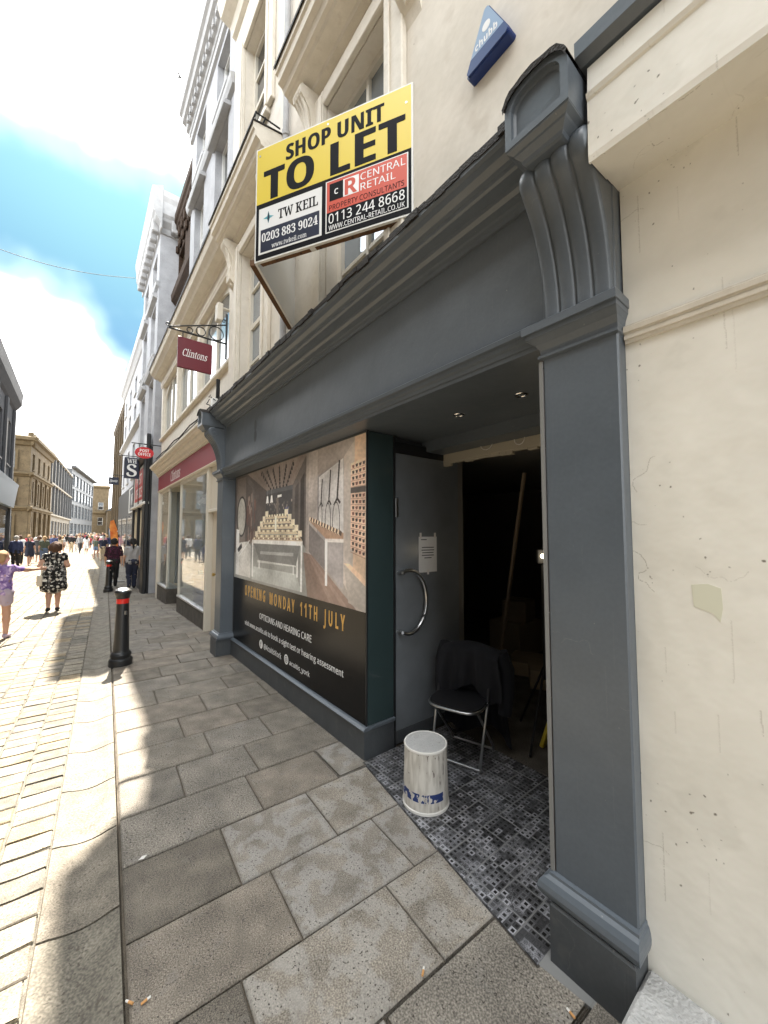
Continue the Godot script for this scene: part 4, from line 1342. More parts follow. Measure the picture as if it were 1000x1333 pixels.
# ---------------------------------------------------------------- card shop next door
func card_shop() -> void:
	var o := thing("card_shop", "cream two storey shop with red fascia and tall upstairs bay windows", "shop")
	# frame: x along from the far end (z = -12.9) towards the camera, z out of the facade
	var f := frame(Vector3(1.80, 0, -12.9), -PI / 2)
	var L := 6.84
	# piers and door side
	pbox("pier", Vector3(0.0, -0.3, -0.30), Vector3(0.22, 2.95, 0.02), M.cream_paint, f, 0.01)
	pbox("pier", Vector3(6.28, -0.3, -0.30), Vector3(L, 2.95, 0.015), M.cream_trim, f, 0.01)
	pbox("door_frame", Vector3(5.44, -0.3, -0.14), Vector3(5.54, 2.95, 0.01), M.cream_paint, f, 0.008)
	pbox("door_frame", Vector3(6.18, -0.3, -0.14), Vector3(6.279, 2.95, 0.01), M.cream_paint, f, 0.008)
	pbox("transom_panel", Vector3(5.541, 2.16, -0.12), Vector3(6.179, 2.95, -0.05), M.cream_paint, f, 0.006)
	pbox("transom_rail", Vector3(5.541, 2.10, -0.13), Vector3(6.179, 2.158, 0.0), M.cream_paint, f, 0.008)
	var door := pbox("door", Vector3(5.545, -0.02, -0.13), Vector3(6.175, 2.098, -0.09), M.door_cream, f)
	for r in [[5.62, 0.12, 6.10, 0.42], [5.62, 0.50, 6.10, 0.98], [5.62, 1.06, 5.84, 1.98], [5.88, 1.06, 6.10, 1.98]]:
		var b := MB.new()
		b.cbox(Vector3(r[0], r[1], -0.092), Vector3(r[2], r[3], -0.078), 0.012)
		part("door_panel", b, M.door_cream, door)
	var kn := MB.new()
	kn.tube([Vector3(5.86, 1.02, -0.09), Vector3(5.86, 1.02, -0.05)], 0.012, 0.012, 8)
	kn.tube([Vector3(5.86, 1.02, -0.05), Vector3(5.86, 1.02, -0.015)], 0.03, 0.026, 10)
	part("knob", kn, M.brass, door)
	pbox("step", Vector3(5.44, -0.15, -0.14), Vector3(6.28, -0.012, 0.10), M.stone_ledge, f, 0.01)
	# near window block and far window block either side of the entrance recess
	for w in [[3.05, 5.44], [0.22, 1.62]]:
		var riser := pbox("stall_riser", Vector3(w[0], -0.3, -0.28), Vector3(w[1] - 0.001, 0.30, 0.005), M.concrete, f, 0.01)
		pbox("sill", Vector3(w[0] - 0.01, 0.302, -0.28), Vector3(w[1] - 0.001, 0.34, 0.02), M.steel, riser, 0.005)
		var fr := MB.new()
		fr.box(Vector3(w[0], 0.342, -0.05), Vector3(w[0] + 0.045, 2.95, 0.0))
		fr.box(Vector3(w[1] - 0.05, 0.342, -0.05), Vector3(w[1] - 0.001, 2.95, 0.0))
		fr.box(Vector3(w[0] + 0.045, 2.86, -0.05), Vector3(w[1] - 0.05, 2.95, 0.0))
		var wn := part("window", fr, M.cream_paint, f)
		pbox("pane", Vector3(w[0] + 0.04, 0.342, -0.030), Vector3(w[1] - 0.045, 2.862, -0.022), M.pane, wn)
	# recess: return panes, floor
	var r1 := pbox("return_window", Vector3(1.62, -0.3, -1.3), Vector3(1.66, 0.30, 0.004), M.concrete, f)
	pbox("pane", Vector3(1.632, 0.30, -1.3), Vector3(1.640, 2.95, -0.01), M.pane, r1)
	var r2 := pbox("return_window", Vector3(3.01, -0.3, -1.3), Vector3(3.049, 0.30, 0.004), M.concrete, f)
	pbox("pane", Vector3(3.022, 0.30, -1.3), Vector3(3.030, 2.95, -0.01), M.pane, r2)
	pbox("recess_floor", Vector3(1.66, -0.3, -1.4), Vector3(3.01, -0.075, 0.0), M.concrete, f)
	# shop interior
	pbox("shop_floor", Vector3(0.0, -0.3, -6.0), Vector3(6.1, -0.08, -1.4), M.floor_wood, f)
	pbox("window_deck", Vector3(3.05, 0.0, -1.35), Vector3(5.44, 0.28, -0.29), M.shop_wall, f)
	pbox("window_deck", Vector3(0.22, 0.0, -1.35), Vector3(1.60, 0.28, -0.29), M.shop_wall, f)
	pbox("back_wall", Vector3(0.0, -0.3, -6.1), Vector3(6.2, 3.3, -6.0), M.shop_wall, f)
	pbox("side_wall", Vector3(5.46, -0.3, -6.0), Vector3(5.52, 3.3, -0.16), M.shop_wall, f)
	pbox("side_wall", Vector3(0.0, -0.3, -6.0), Vector3(0.1, 3.3, -0.32), M.shop_wall, f)
	pbox("shop_ceiling", Vector3(0.0, 2.96, -6.0), Vector3(6.2, 3.0, -0.06), M.shop_wall, f)
	var tr := MB.new()
	tr.box(Vector3(1.9, 2.70, -0.72), Vector3(5.3, 2.73, -0.69))
	for k in 7:
		var x := 2.1 + k * 0.48
		tr.tube([Vector3(x, 2.70, -0.70), Vector3(x, 2.62, -0.70)], 0.012, 0.012, 6)
		tr.tube([Vector3(x, 2.64, -0.74), Vector3(x + 0.03, 2.50, -0.60)], 0.045, 0.055, 10)
	part("track_spotlights", tr, M.white_paint, f)
	# red fascia and its cornice
	var fas := pbox("fascia", Vector3(0.03, 2.965, -0.06), Vector3(6.75, 3.36, 0.03), M.red_fascia, f, 0.004)
	words(fas, "Clintons", "Droid Serif", Transform3D(Basis.IDENTITY, Vector3(2.55, 3.165, 0.0305)), 1.15, 0.26, M.white_ink, 0.22)
	course("fascia_rail", [Vector2(-0.1, 2.925), Vector2(0.03, 2.925), Vector2(0.05, 2.94), Vector2(0.05, 2.955), Vector2(0.035, 2.964), Vector2(-0.1, 2.964)], 0.0, L, M.cream_trim, f)
	course("cornice", [Vector2(-0.05, 3.362), Vector2(0.05, 3.362), Vector2(0.055, 3.40), Vector2(0.085, 3.415), Vector2(0.10, 3.47), Vector2(0.155, 3.50), Vector2(0.165, 3.545), Vector2(0.215, 3.56), Vector2(0.235, 3.60), Vector2(0.26, 3.61), Vector2(0.26, 3.655), Vector2(0.0, 3.73), Vector2(-0.05, 3.73)], 0.0, L, M.cream_trim, f)
	course("lead_flashing", [Vector2(0.0, 3.732), Vector2(0.262, 3.657), Vector2(0.264, 3.675), Vector2(0.0, 3.75)], 0.02, L, M.lead, f)
	# first floor: apron, posts, glazing with arched heads
	pbox("apron_wall", Vector3(0.0, 3.70, -0.4), Vector3(L, 4.42, -0.02), M.cream_trim, f)
	course("apron_rail", [Vector2(-0.05, 4.42), Vector2(0.02, 4.42), Vector2(0.05, 4.45), Vector2(0.05, 4.50), Vector2(-0.05, 4.52)], 0.0, L, M.cream_trim, f)
	var n := 3
	var bw := (L - 0.30) / n
	for i in n + 1:
		var x := i * bw
		pbox("post", Vector3(x + 0.05, 4.50, -0.20), Vector3(x + 0.23, 6.02, 0.015), M.cream_trim, f, 0.012)
	for i in n:
		var x0 := i * bw + 0.232
		var x1 := (i + 1) * bw + 0.048
		var b := MB.new()
		var m := (x0 + x1) * 0.5
		b.box(Vector3(x0, 4.50, -0.13), Vector3(x0 + 0.05, 6.02, -0.06))
		b.box(Vector3(x1 - 0.05, 4.50, -0.13), Vector3(x1, 6.02, -0.06))
		b.box(Vector3(m - 0.028, 4.56, -0.125), Vector3(m + 0.028, 6.02, -0.065))
		b.box(Vector3(x0 + 0.05, 4.50, -0.13), Vector3(x1 - 0.05, 4.56, -0.06))
		# spandrels that round the heads
		var hw := (x1 - x0) * 0.5
		for s in [-1.0, 1.0]:
			var pg := PackedVector2Array([Vector2(s * hw, 6.02), Vector2(0.0, 6.02)])
			for k in 9:
				var a := PI * 0.5 * (1.0 - k / 8.0)
				pg.append(Vector2(s * cos(a) * (hw - 0.045), 5.55 + sin(a) * 0.42))
			pg.append(Vector2(s * hw, 5.55))
			b.prism(pg, Vector3(m, 0, -0.12), Vector3.RIGHT, Vector3.UP, Vector3(0, 0, 0.055))
		var wn := part("window", b, M.cream_paint, f)
		pbox("pane", Vector3(x0 + 0.02, 4.52, -0.118), Vector3(x1 - 0.02, 6.015, -0.100), M.glass_sky, wn)
	pbox("bay_core", Vector3(0.02, 3.8, -3.0), Vector3(L - 0.02, 6.4, -0.22), M.room, f)
	course("frieze", [Vector2(-0.3, 6.02), Vector2(0.03, 6.02), Vector2(0.04, 6.06), Vector2(0.05, 6.07), Vector2(0.05, 6.22), Vector2(0.07, 6.24), Vector2(-0.3, 6.24)], 0.0, L, M.cream_trim, f)
	course("bay_cornice", [Vector2(-0.3, 6.241), Vector2(0.09, 6.241), Vector2(0.11, 6.27), Vector2(0.22, 6.29), Vector2(0.25, 6.33), Vector2(0.28, 6.36), Vector2(0.31, 6.39), Vector2(0.335, 6.47), Vector2(0.345, 6.52), Vector2(-0.3, 6.58)], -0.04, L, M.cream_trim, f)
	course("lead_roof", [Vector2(-3.0, 6.60), Vector2(-0.3, 6.582), Vector2(0.346, 6.522), Vector2(0.352, 6.50), Vector2(0.36, 6.50), Vector2(0.36, 6.55), Vector2(-0.3, 6.61), Vector2(-3.0, 6.66)], -0.06, L, M.roof, f)
	adopt(o, f)
	settle(o, Vector3(1.9, 0, -9.4))
	# things inside the window
	var pl := thing("display_board", "red poster board hanging in the card shop window", "poster board", Vector3(2.12, 1.25, -7.95), -PI / 2)
	pbox("board", Vector3(-0.45, 0.0, -0.02), Vector3(0.45, 0.75, 0.02), M.post_red, pl, 0.004)
	pbox("border", Vector3(-0.40, 0.05, 0.021), Vector3(0.40, 0.30, 0.024), M.white_ink, pl)
	var gb := thing("gift_box", "blue gift box on the window deck of the card shop", "box", Vector3(2.2, 0.281, -8.55), 0.3)
	pbox("box", Vector3(-0.28, 0, -0.2), Vector3(0.28, 0.5, 0.2), M.blue_box, gb, 0.01)
	pbox("lid", Vector3(-0.30, 0.501, -0.22), Vector3(0.30, 0.60, 0.22), M.navy, gb, 0.01)
	pbox("ribbon", Vector3(-0.03, 0.0, -0.203), Vector3(0.03, 0.501, 0.203), M.red_sign, gb)
	var bal := thing("balloon", "round blue foil balloon in the card shop window", "balloon", Vector3(2.2, 0.94, -8.6), 0.0)
	var sp := MB.new()
	var pr := PackedVector2Array()
	for i in 17:
		var a := -PI / 2 + PI * i / 16.0
		pr.append(Vector2(cos(a) * 0.26, 0.32 + sin(a) * 0.26))
	sp.lathe(pr, Vector3.ZERO, 24)
	part("balloon_skin", sp, M.blue_box, bal)
	var ne := MB.new()
	ne.lathe(PackedVector2Array([Vector2(0.03, 0.02), Vector2(0.012, 0.07)]), Vector3.ZERO, 8)
	ne.tube([Vector3(0, -0.05, 0), Vector3(0, 0.05, 0)], 0.004, 0.004, 5)
	part("neck", ne, M.navy, bal)
	for k in 3:
		var tb := thing("display_plinth", ["tall cream display plinth at the back of the card shop window", "low white display plinth in the card shop window", "red display plinth beside the card shop entrance"][k], "plinth", [Vector3(2.75, 0.281, -9.2), Vector3(2.3, 0.281, -9.35), Vector3(2.35, 0.281, -7.85)][k], 0.2 * k)
		var hh: float = [1.1, 0.45, 0.7][k]
		pbox("column", Vector3(-0.2, 0, -0.2), Vector3(0.2, hh, 0.2), [M.cream_paint, M.white_paint, M.red_sign][k], tb, 0.01)
		for q in 3:
			pbox("greeting_card", Vector3(-0.17 + q * 0.12, hh + 0.001, -0.05 + q * 0.05), Vector3(-0.07 + q * 0.12, hh + 0.17, -0.04 + q * 0.05), [M.teal, M.yellow, M.post_red][q], tb)
	var rk := thing("card_rack", "wooden rack of greeting cards inside the card shop", "rack", Vector3(2.9, 0.281, -8.9), -PI / 2)
	pbox("rack_frame", Vector3(-0.8, 0, -0.25), Vector3(0.8, 2.0, -0.2), M.oak, rk)
	for j in 6:
		pbox("shelf", Vector3(-0.8, 0.25 + j * 0.3, -0.2), Vector3(0.8, 0.27 + j * 0.3, -0.06), M.oak, rk)
	var cm := [M.card, M.white_ink, M.red_sign, M.teal, M.yellow]
	for j in 6:
		for i in 9:
			pbox("greeting_card", Vector3(-0.76 + i * 0.17, 0.272 + j * 0.3, -0.15), Vector3(-0.63 + i * 0.17, 0.46 + j * 0.3, -0.14), cm[(i * 3 + j * 2) % 5], rk)

# ---------------------------------------------------------------- rows of buildings
# floors: [y0, y1, number, window width]; trim: list of [profile]
func block(called: String, label: String, at: Vector3, turn: float, w: float, h: float, depth: float, wm: Material, tm: Material, floors: Array, gm: Material, cols := 2, rows := 2, fm: Material = null, y0 := -0.6) -> Array:
	var o := thing(called, label, "building")
	var f := frame(at, turn)
	var holes := []
	for fl in floors:
		for i in fl[2]:
			var c: float = w * (i + 0.5) / fl[2]
			holes.append([c - fl[3] * 0.5, fl[0], c + fl[3] * 0.5, fl[1]])
	var b := wall_mesh(w, y0, h, depth, holes, 0.2)
	part("wall", b, wm, f)
	for hl in holes:
		window_in(f, hl, cols, rows, fm if fm != null else M.white_paint, gm, 0.12, 0.06, true, tm)
	return [o, f]

func shop_front(f: Node3D, x0: float, x1: float, m: Material, gm: Material, h := 3.0) -> void:
	pbox("shop_window", Vector3(x0 + 0.25, 0.45, 0.012), Vector3(x1 - 0.25, h - 0.15, 0.03), gm, f)
	pbox("stall_riser", Vector3(x0, -0.5, 0.01), Vector3(x1, 0.45, 0.10), m, f)
	pbox("pilaster", Vector3(x0, 0.45, 0.01), Vector3(x0 + 0.25, h, 0.12), m, f)
	pbox("pilaster", Vector3(x1 - 0.25, 0.45, 0.01), Vector3(x1, h, 0.12), m, f)

func right_row() -> void:
	# tall white stucco house above the card shop
	var r := block("stucco_house", "tall white stucco house with heavy cornice rising behind the card shop", Vector3(1.75, 0, -9.33), -PI / 2, 3.26, 11.9, 5.0, M.white_wall, M.white_trim, [[7.3, 8.9, 2, 0.8], [9.5, 10.6, 2, 0.8]], M.glass_dark, 2, 2, null, 6.4)
	var f: Node3D = r[1]
	course("cornice", [Vector2(0.001, 11.05), Vector2(0.04, 11.07), Vector2(0.05, 11.16), Vector2(0.10, 11.19), Vector2(0.12, 11.30), Vector2(0.19, 11.34), Vector2(0.21, 11.46), Vector2(0.26, 11.50), Vector2(0.27, 11.72), Vector2(0.001, 11.95)], -0.27, 3.25, M.white_trim, f)
	for i in 14:
		pbox("dentil", Vector3(-0.02 + i * 0.235, 11.17, 0.05), Vector3(0.08 + i * 0.235, 11.31, 0.14), M.white_trim, f)
	course("string_course", [Vector2(0.001, 9.02), Vector2(0.06, 9.04), Vector2(0.09, 9.12), Vector2(0.10, 9.20), Vector2(0.001, 9.24)], -0.08, 3.25, M.white_trim, f)
	course("string_course", [Vector2(0.001, 10.72), Vector2(0.05, 10.74), Vector2(0.06, 10.84), Vector2(0.001, 10.87)], -0.05, 3.25, M.white_trim, f)
	for x in [0.30, 1.93]:
		var hd := course("window_hood", [Vector2(0.001, 9.0), Vector2(0.10, 8.98), Vector2(0.12, 8.90), Vector2(0.001, 8.92)], x, x + 1.05, M.white_trim, f)
	adopt(r[0], f)
	settle(r[0], Vector3(1.75, 0, -7.7))
	# sooty ornate front
	r = block("sooty_house", "narrow soot blackened ornate stone front beyond the white stucco house", Vector3(2.30, 0, -14.3), -PI / 2, 3.3, 12.2, 5.0, M.soot_stone, M.soot_stone, [[7.4, 9.0, 2, 0.9], [9.8, 11.0, 2, 0.9]], M.glass_dark, 2, 2, M.brown_stone, 6.45)
	f = r[1]
	course("cornice", [Vector2(0.001, 11.4), Vector2(0.06, 11.5), Vector2(0.08, 11.7), Vector2(0.14, 11.76), Vector2(0.15, 11.9), Vector2(0.20, 11.96), Vector2(0.20, 12.2), Vector2(0.001, 12.35)], 0.5, 3.32, M.soot_stone, f)
	for i in 6:
		pbox("bracket", Vector3(0.8 + i * 0.40, 11.35, 0.02), Vector3(0.96 + i * 0.40, 11.68, 0.14), M.soot_stone, f, 0.02)
	pbox("ground_storey", Vector3(0.0, -0.6, -5.0), Vector3(1.68, 6.45, -0.02), M.soot_stone, f)
	pbox("shopfront", Vector3(0.05, -0.5, -0.02), Vector3(1.65, 4.4, 0.05), M.black, f, 0.02)
	pbox("shop_window", Vector3(0.4, 0.5, 0.051), Vector3(1.45, 2.8, 0.06), M.glass_dark, f)
	course("balcony_ledge", [Vector2(0.001, 9.2), Vector2(0.08, 9.3), Vector2(0.18, 9.4), Vector2(0.20, 9.6), Vector2(0.001, 9.65)], -0.2, 3.2, M.soot_stone, f)
	course("balcony_ledge", [Vector2(0.001, 6.6), Vector2(0.14, 6.7), Vector2(0.16, 6.86), Vector2(0.001, 6.9)], 0.0, 3.2, M.soot_stone, f)
	for i in 7:
		pbox("carved_panel", Vector3(0.12 + i * 0.46, 9.66, 0.005), Vector3(0.46 + i * 0.46, 9.78 + 0.05 * (i % 2), 0.07), M.soot_stone, f, 0.02)
		pbox("carved_block", Vector3(0.15 + i * 0.46, 11.08, 0.005), Vector3(0.40 + i * 0.46, 11.34, 0.10), M.soot_stone, f, 0.04)
	for i in 4:
		var c := MB.new()
		c.lathe(PackedVector2Array([Vector2(0.09, 0), Vector2(0.10, 0.08), Vector2(0.07, 0.12), Vector2(0.07, 1.3), Vector2(0.11, 1.36), Vector2(0.11, 1.46), Vector2(0.0, 1.46)]), Vector3(0.15 + i * 0.97, 7.15, 0.06), 10)
		part("column", c, M.soot_stone, f)
	adopt(r[0], f)
	settle(r[0], Vector3(2.42, 0, -13))
	# white house with a big bracketed cornice, black shopfronts at street level
	r = block("bracketed_house", "tall white house with a deep bracketed cornice above black shopfronts", Vector3(1.75, 0, -18.1), -PI / 2, 4.1, 12.8, 5.0, M.white_wall, M.white_trim, [[5.0, 6.9, 2, 1.05], [7.7, 9.4, 2, 1.05], [10.1, 11.2, 2, 1.0]], M.glass_dark, 2, 4)
	f = r[1]
	var cp := [Vector2(0.001, 11.55), Vector2(0.04, 11.57), Vector2(0.05, 11.75), Vector2(0.18, 11.92), Vector2(0.20, 12.0), Vector2(0.26, 12.1), Vector2(0.27, 12.5), Vector2(0.31, 12.65), Vector2(0.31, 12.85), Vector2(0.001, 13.0)]
	course("cornice", cp, -0.3, 4.40, M.white_trim, f)
	var ce := MB.new()
	ce.prism(PackedVector2Array(cp), Vector3(4.101, 0, -4.0), Vector3.RIGHT, Vector3.UP, Vector3(0, 0, 3.998))
	part("cornice", ce, M.white_trim, f)
	for i in 9:
		pbox("bracket", Vector3(0.0 + i * 0.48, 11.6, 0.03), Vector3(0.22 + i * 0.48, 12.02, 0.24), M.white_trim, f, 0.03)
	for i in 6:
		pbox("bracket", Vector3(4.13, 11.6, -0.5 - i * 0.48), Vector3(4.34, 12.02, -0.28 - i * 0.48), M.white_trim, f, 0.03)
	for y in [7.3, 9.75]:
		course("string_course", [Vector2(0.001, y), Vector2(0.08, y + 0.05), Vector2(0.10, y + 0.16), Vector2(0.001, y + 0.2)], -0.02, 4.12, M.white_trim, f)
	for y in [6.9, 9.4]:
		for i in 2:
			var cx: float = 4.1 * (i + 0.5) / 2
			course("window_hood", [Vector2(0.001, y + 0.1), Vector2(0.12, y + 0.14), Vector2(0.15, y + 0.24), Vector2(0.001, y + 0.28)], cx - 0.75, cx + 0.75, M.white_trim, f)
	pbox("shopfront", Vector3(0.0, -0.5, 0.005), Vector3(4.09, 4.5, 0.06), M.black, f)
	for k in [0, 1]:
		var x: float = 0.35 + k * 1.75
		pbox("shop_window", Vector3(x, 0.55, 0.061), Vector3(x + 1.05, 2.55, 0.070), M.shop_wall, f, 0.002)
		pbox("stall_riser", Vector3(x - 0.1, -0.5, 0.061), Vector3(x + 1.15, 0.5, 0.12), M.navy, f, 0.01)
		pbox("pilaster", Vector3(0.0 + k * 1.65, -0.5, 0.061), Vector3(0.22 + k * 1.65, 4.1, 0.13), M.black, f, 0.01)
	pbox("fascia_rail", Vector3(0.0, 2.66, 0.061), Vector3(4.08, 2.74, 0.2), M.white_paint, f, 0.01)
	pbox("fascia_hood", Vector3(0.0, 4.16, 0.061), Vector3(4.08, 4.34, 0.3), M.black, f, 0.02)
	pbox("end_pilaster", Vector3(3.45, -0.5, 0.061), Vector3(4.085, 4.9, 0.18), M.black, f, 0.02)
	adopt(r[0], f)
	settle(r[0], Vector3(1.75, 0, -16))
	# further houses
	r = block("moulded_house", "white moulded house between the bracketed house and the brown stone front", Vector3(2.2, 0, -32.0), -PI / 2, 13.88, 11.8, 5.0, M.white_wall, M.white_trim, [[4.8, 6.7, 5, 1.1], [7.5, 8.9, 5, 1.1], [9.5, 10.5, 5, 1.0]], M.glass_dark, 2, 2)
	f = r[1]
	course("cornice", [Vector2(0.001, 11.0), Vector2(0.06, 11.05), Vector2(0.16, 11.25), Vector2(0.24, 11.35), Vector2(0.26, 11.7), Vector2(0.001, 12.0)], -0.4, 13.88, M.white_trim, f)
	course("string_course", [Vector2(0.001, 7.2), Vector2(0.2, 7.3), Vector2(0.2, 7.45), Vector2(0.001, 7.45)], 0.0, 13.87, M.white_trim, f)
	pbox("shopfront", Vector3(0.0, -0.5, 0.005), Vector3(13.86, 4.2, 0.14), M.black, f)
	for k in 4:
		pbox("shop_window", Vector3(0.4 + k * 3.2, 0.5, 0.141), Vector3(2.9 + k * 3.2, 2.7, 0.15), M.glass_dark, f)
	adopt(r[0], f)
	settle(r[0], Vector3(2.3, 0, -25))
	r = block("brown_house", "brown stone house at the far end of the right hand row", Vector3(2.9, 0, -52.0), -PI / 2, 19.95, 13.2, 6.0, M.brown_stone, M.sandstone_trim, [[4.6, 6.4, 7, 1.1], [7.3, 9.0, 7, 1.1], [10.0, 11.4, 7, 1.1]], M.glass_dark, 1, 2)
	f = r[1]
	course("cornice", [Vector2(0.001, 12.4), Vector2(0.2, 12.6), Vector2(0.3, 13.0), Vector2(0.001, 13.3)], -0.3, 19.9, M.brown_stone, f)
	for k in 8:
		pbox("buttress", Vector3(0.0 + k * 2.65, -0.5, 0.005), Vector3(0.4 + k * 2.65, 12.4, 0.2), M.brown_stone, f, 0.03)
	pbox("flag_pole", Vector3(1.0, 9.4, 0.0), Vector3(1.1, 9.5, 2.0), M.iron, f)
	for k in 3:
		shop_front(f, 0.3 + k * 5.3, 5.2 + k * 5.3, M.black, M.glass_dark, 3.4)
	adopt(r[0], f)
	settle(r[0], Vector3(3.2, 0, -44))

func left_row() -> void:
	# grey stone shop just inside the left edge, and its neighbour nearer the camera, out of the frame
	var r := block("grey_shop_block", "grey stone building with a pale blue shop fascia at the left edge", Vector3(-2.95, 0, -14.0), PI / 2, 14.0, 9.2, 6.0, M.grey_stone, M.grey_stone, [[5.2, 7.4, 5, 1.2]], M.glass_dark, 2, 2)
	var f: Node3D = r[1]
	course("cornice", [Vector2(0.001, 8.2), Vector2(0.1, 8.3), Vector2(0.3, 8.6), Vector2(0.34, 9.2), Vector2(0.001, 9.4)], 0.0, 14.1, M.grey_stone, f)
	course("fascia", [Vector2(0.001, 3.1), Vector2(0.2, 3.1), Vector2(0.32, 4.1), Vector2(0.36, 4.3), Vector2(0.001, 4.4)], 0.0, 14.0, M.blue_front, f)
	for k in 3:
		shop_front(f, 0.2 + k * 4.6, 4.7 + k * 4.6, M.black, M.glass_dark, 3.05)
	for k in 6:
		pbox("pilaster_strip", Vector3(0.1 + k * 2.7, 4.45, 0.005), Vector3(0.5 + k * 2.7, 8.2, 0.12), M.grey_stone, f, 0.02)
	adopt(r[0], f)
	settle(r[0], Vector3(-3.1, 0, -21))
	r = block("pale_shop_block", "pale stone shop building opposite, mirrored in the shop windows", Vector3(-3.6, 0, 7.0), PI / 2, 20.8, 9.5, 6.0, M.pale_stone, M.white_trim, [[4.8, 6.8, 8, 1.1], [7.4, 8.6, 8, 1.0]], M.glass_dark, 2, 2)
	f = r[1]
	course("cornice", [Vector2(0.001, 8.9), Vector2(0.1, 9.0), Vector2(0.25, 9.2), Vector2(0.3, 9.5), Vector2(0.001, 9.7)], 0.0, 20.8, M.white_trim, f)
	for k in 4:
		shop_front(f, 0.2 + k * 5.15, 5.2 + k * 5.15, M.brown_stone, M.glass_dark, 3.2)
	pbox("fascia", Vector3(0.1, 3.25, 0.01), Vector3(20.7, 3.95, 0.22), M.navy, f, 0.02)
	adopt(r[0], f)
	settle(r[0], Vector3(-3.7, 0, -3.4))
	# sandstone bank on the corner
	var turn := atan2(-1.0, 0.0)
	turn = PI / 2 - 0.096
	var at := Vector3(-3.91, 0, -50.0)
	r = block("sandstone_bank", "golden sandstone classical building on the corner past the side street", at, turn, 10.4, 11.2, 8.0, M.sandstone, M.sandstone_trim, [[0.6, 3.4, 4, 1.2], [4.7, 6.9, 4, 1.0], [8.0, 9.6, 4, 1.0]], M.glass_dark, 1, 2, M.sandstone_trim)
	f = r[1]
	for c in [[10.2, 0.55, 1.0], [7.2, 0.32, 0.45], [3.9, 0.35, 0.5]]:
		course("cornice", [Vector2(0.001, c[0]), Vector2(c[1] * 0.3, c[0] + 0.05), Vector2(c[1] * 0.5, c[0] + c[2] * 0.4), Vector2(c[1], c[0] + c[2] * 0.5), Vector2(c[1], c[0] + c[2] * 0.8), Vector2(0.001, c[0] + c[2])], -0.4, 10.8, M.sandstone_trim, f)
	for k in 5:
		pbox("pilaster", Vector3(0.02 + k * 2.5, -0.5, 0.005), Vector3(0.42 + k * 2.5, 3.9, 0.22), M.sandstone, f, 0.03)
		pbox("pilaster", Vector3(0.02 + k * 2.5, 4.5, 0.005), Vector3(0.36 + k * 2.5, 7.2, 0.16), M.sandstone, f, 0.03)
	for k in 14:
		pbox("balustrade_pier", Vector3(0.0 + k * 0.78, 11.2, -0.3), Vector3(0.5 + k * 0.78, 11.55, 0.1), M.sandstone_trim, f)
	adopt(r[0], f)
	# its face towards the side street
	f = frame(at + Vector3(-5.0, 0, 0.01), 0.0)
	for c in [[10.2, 0.55, 1.0], [7.2, 0.32, 0.45], [3.9, 0.35, 0.5]]:
		course("cornice", [Vector2(0.001, c[0]), Vector2(c[1] * 0.3, c[0] + 0.05), Vector2(c[1] * 0.5, c[0] + c[2] * 0.4), Vector2(c[1], c[0] + c[2] * 0.5), Vector2(c[1], c[0] + c[2] * 0.8), Vector2(0.001, c[0] + c[2])], 0.0, 5.3, M.sandstone_trim, f)
	for k in 2:
		for fl in [[0.6, 3.4], [4.7, 6.9], [8.0, 9.6]]:
			var x := 0.7 + k * 2.2
			pbox("blind_window", Vector3(x, fl[0], 0.0), Vector3(x + 1.0, fl[1], 0.03), M.glass_dark, f)
			pbox("surround", Vector3(x - 0.2, fl[0] - 0.2, 0.0), Vector3(x - 0.01, fl[1] + 0.2, 0.12), M.sandstone_trim, f)
			pbox("surround", Vector3(x + 1.01, fl[0] - 0.2, 0.0), Vector3(x + 1.2, fl[1] + 0.2, 0.12), M.sandstone_trim, f)
	adopt(r[0], f)
	settle(r[0], at)
	# modern stone and glass store
	var d := Vector2(-1.42 + 3.05, -85.0 + 61.0)
	turn = atan2(-d.y, d.x)
	r = block("modern_store", "long modern store of pale stone panels with tall glazed bays", Vector3(-3.05, 0, -61.0), turn, d.length(), 11.6, 10.0, M.pale_stone, M.grey_stone, [[1.0, 3.4, 8, 2.3], [4.6, 7.4, 8, 1.5], [8.2, 10.4, 8, 1.5]], M.glass_sky, 2, 2, M.panel_grey)
	f = r[1]
	for y in [4.0, 7.8, 11.4]:
		course("string_course", [Vector2(0.001, y), Vector2(0.3, y), Vector2(0.3, y + 0.2), Vector2(0.001, y + 0.2)], 0.0, d.length(), M.pale_stone, f)
	for k in 9:
		pbox("mullion_fin", Vector3(k * 3.0, 4.2, 0.005), Vector3(k * 3.0 + 0.2, 11.6, 0.25), M.panel_grey, f)
	adopt(r[0], f)
	settle(r[0], Vector3(-3.05, 0, -61.0))
	# dark glazed corner block
	d = Vector2(2.2 + 1.38, -110.0 + 86.0)
	turn = atan2(-d.y, d.x)
	r = block("glazed_block", "dark grey office block with a glazed corner and flat roof", Vector3(-1.38, 0, -86.0), turn, d.length(), 13.2, 10.0, M.panel_grey, M.panel_grey, [[1.0, 3.6, 7, 2.6], [4.6, 7.0, 7, 2.6], [7.6, 9.8, 7, 2.6], [10.3, 12.4, 7, 2.6]], M.glass_sky, 3, 2, M.panel_grey)
	f = r[1]
	course("roof_edge", [Vector2(0.001, 13.2), Vector2(0.7, 13.3), Vector2(0.7, 13.6), Vector2(0.001, 13.7)], -0.5, d.length() + 0.5, M.roof, f)
	adopt(r[0], f)
	settle(r[0], Vector3(-1.38, 0, -86.0))
	# stone tower that closes the view
	r = block("stone_tower_house", "square brown stone house closing the end of the street", Vector3(2.5, 0, -125.0), 0.0, 3.4, 14.5, 8.0, M.sandstone, M.sandstone_trim, [[4.0, 6.0, 1, 1.1], [8.0, 10.0, 1, 1.1]], M.glass_dark, 1, 2)
	f = r[1]
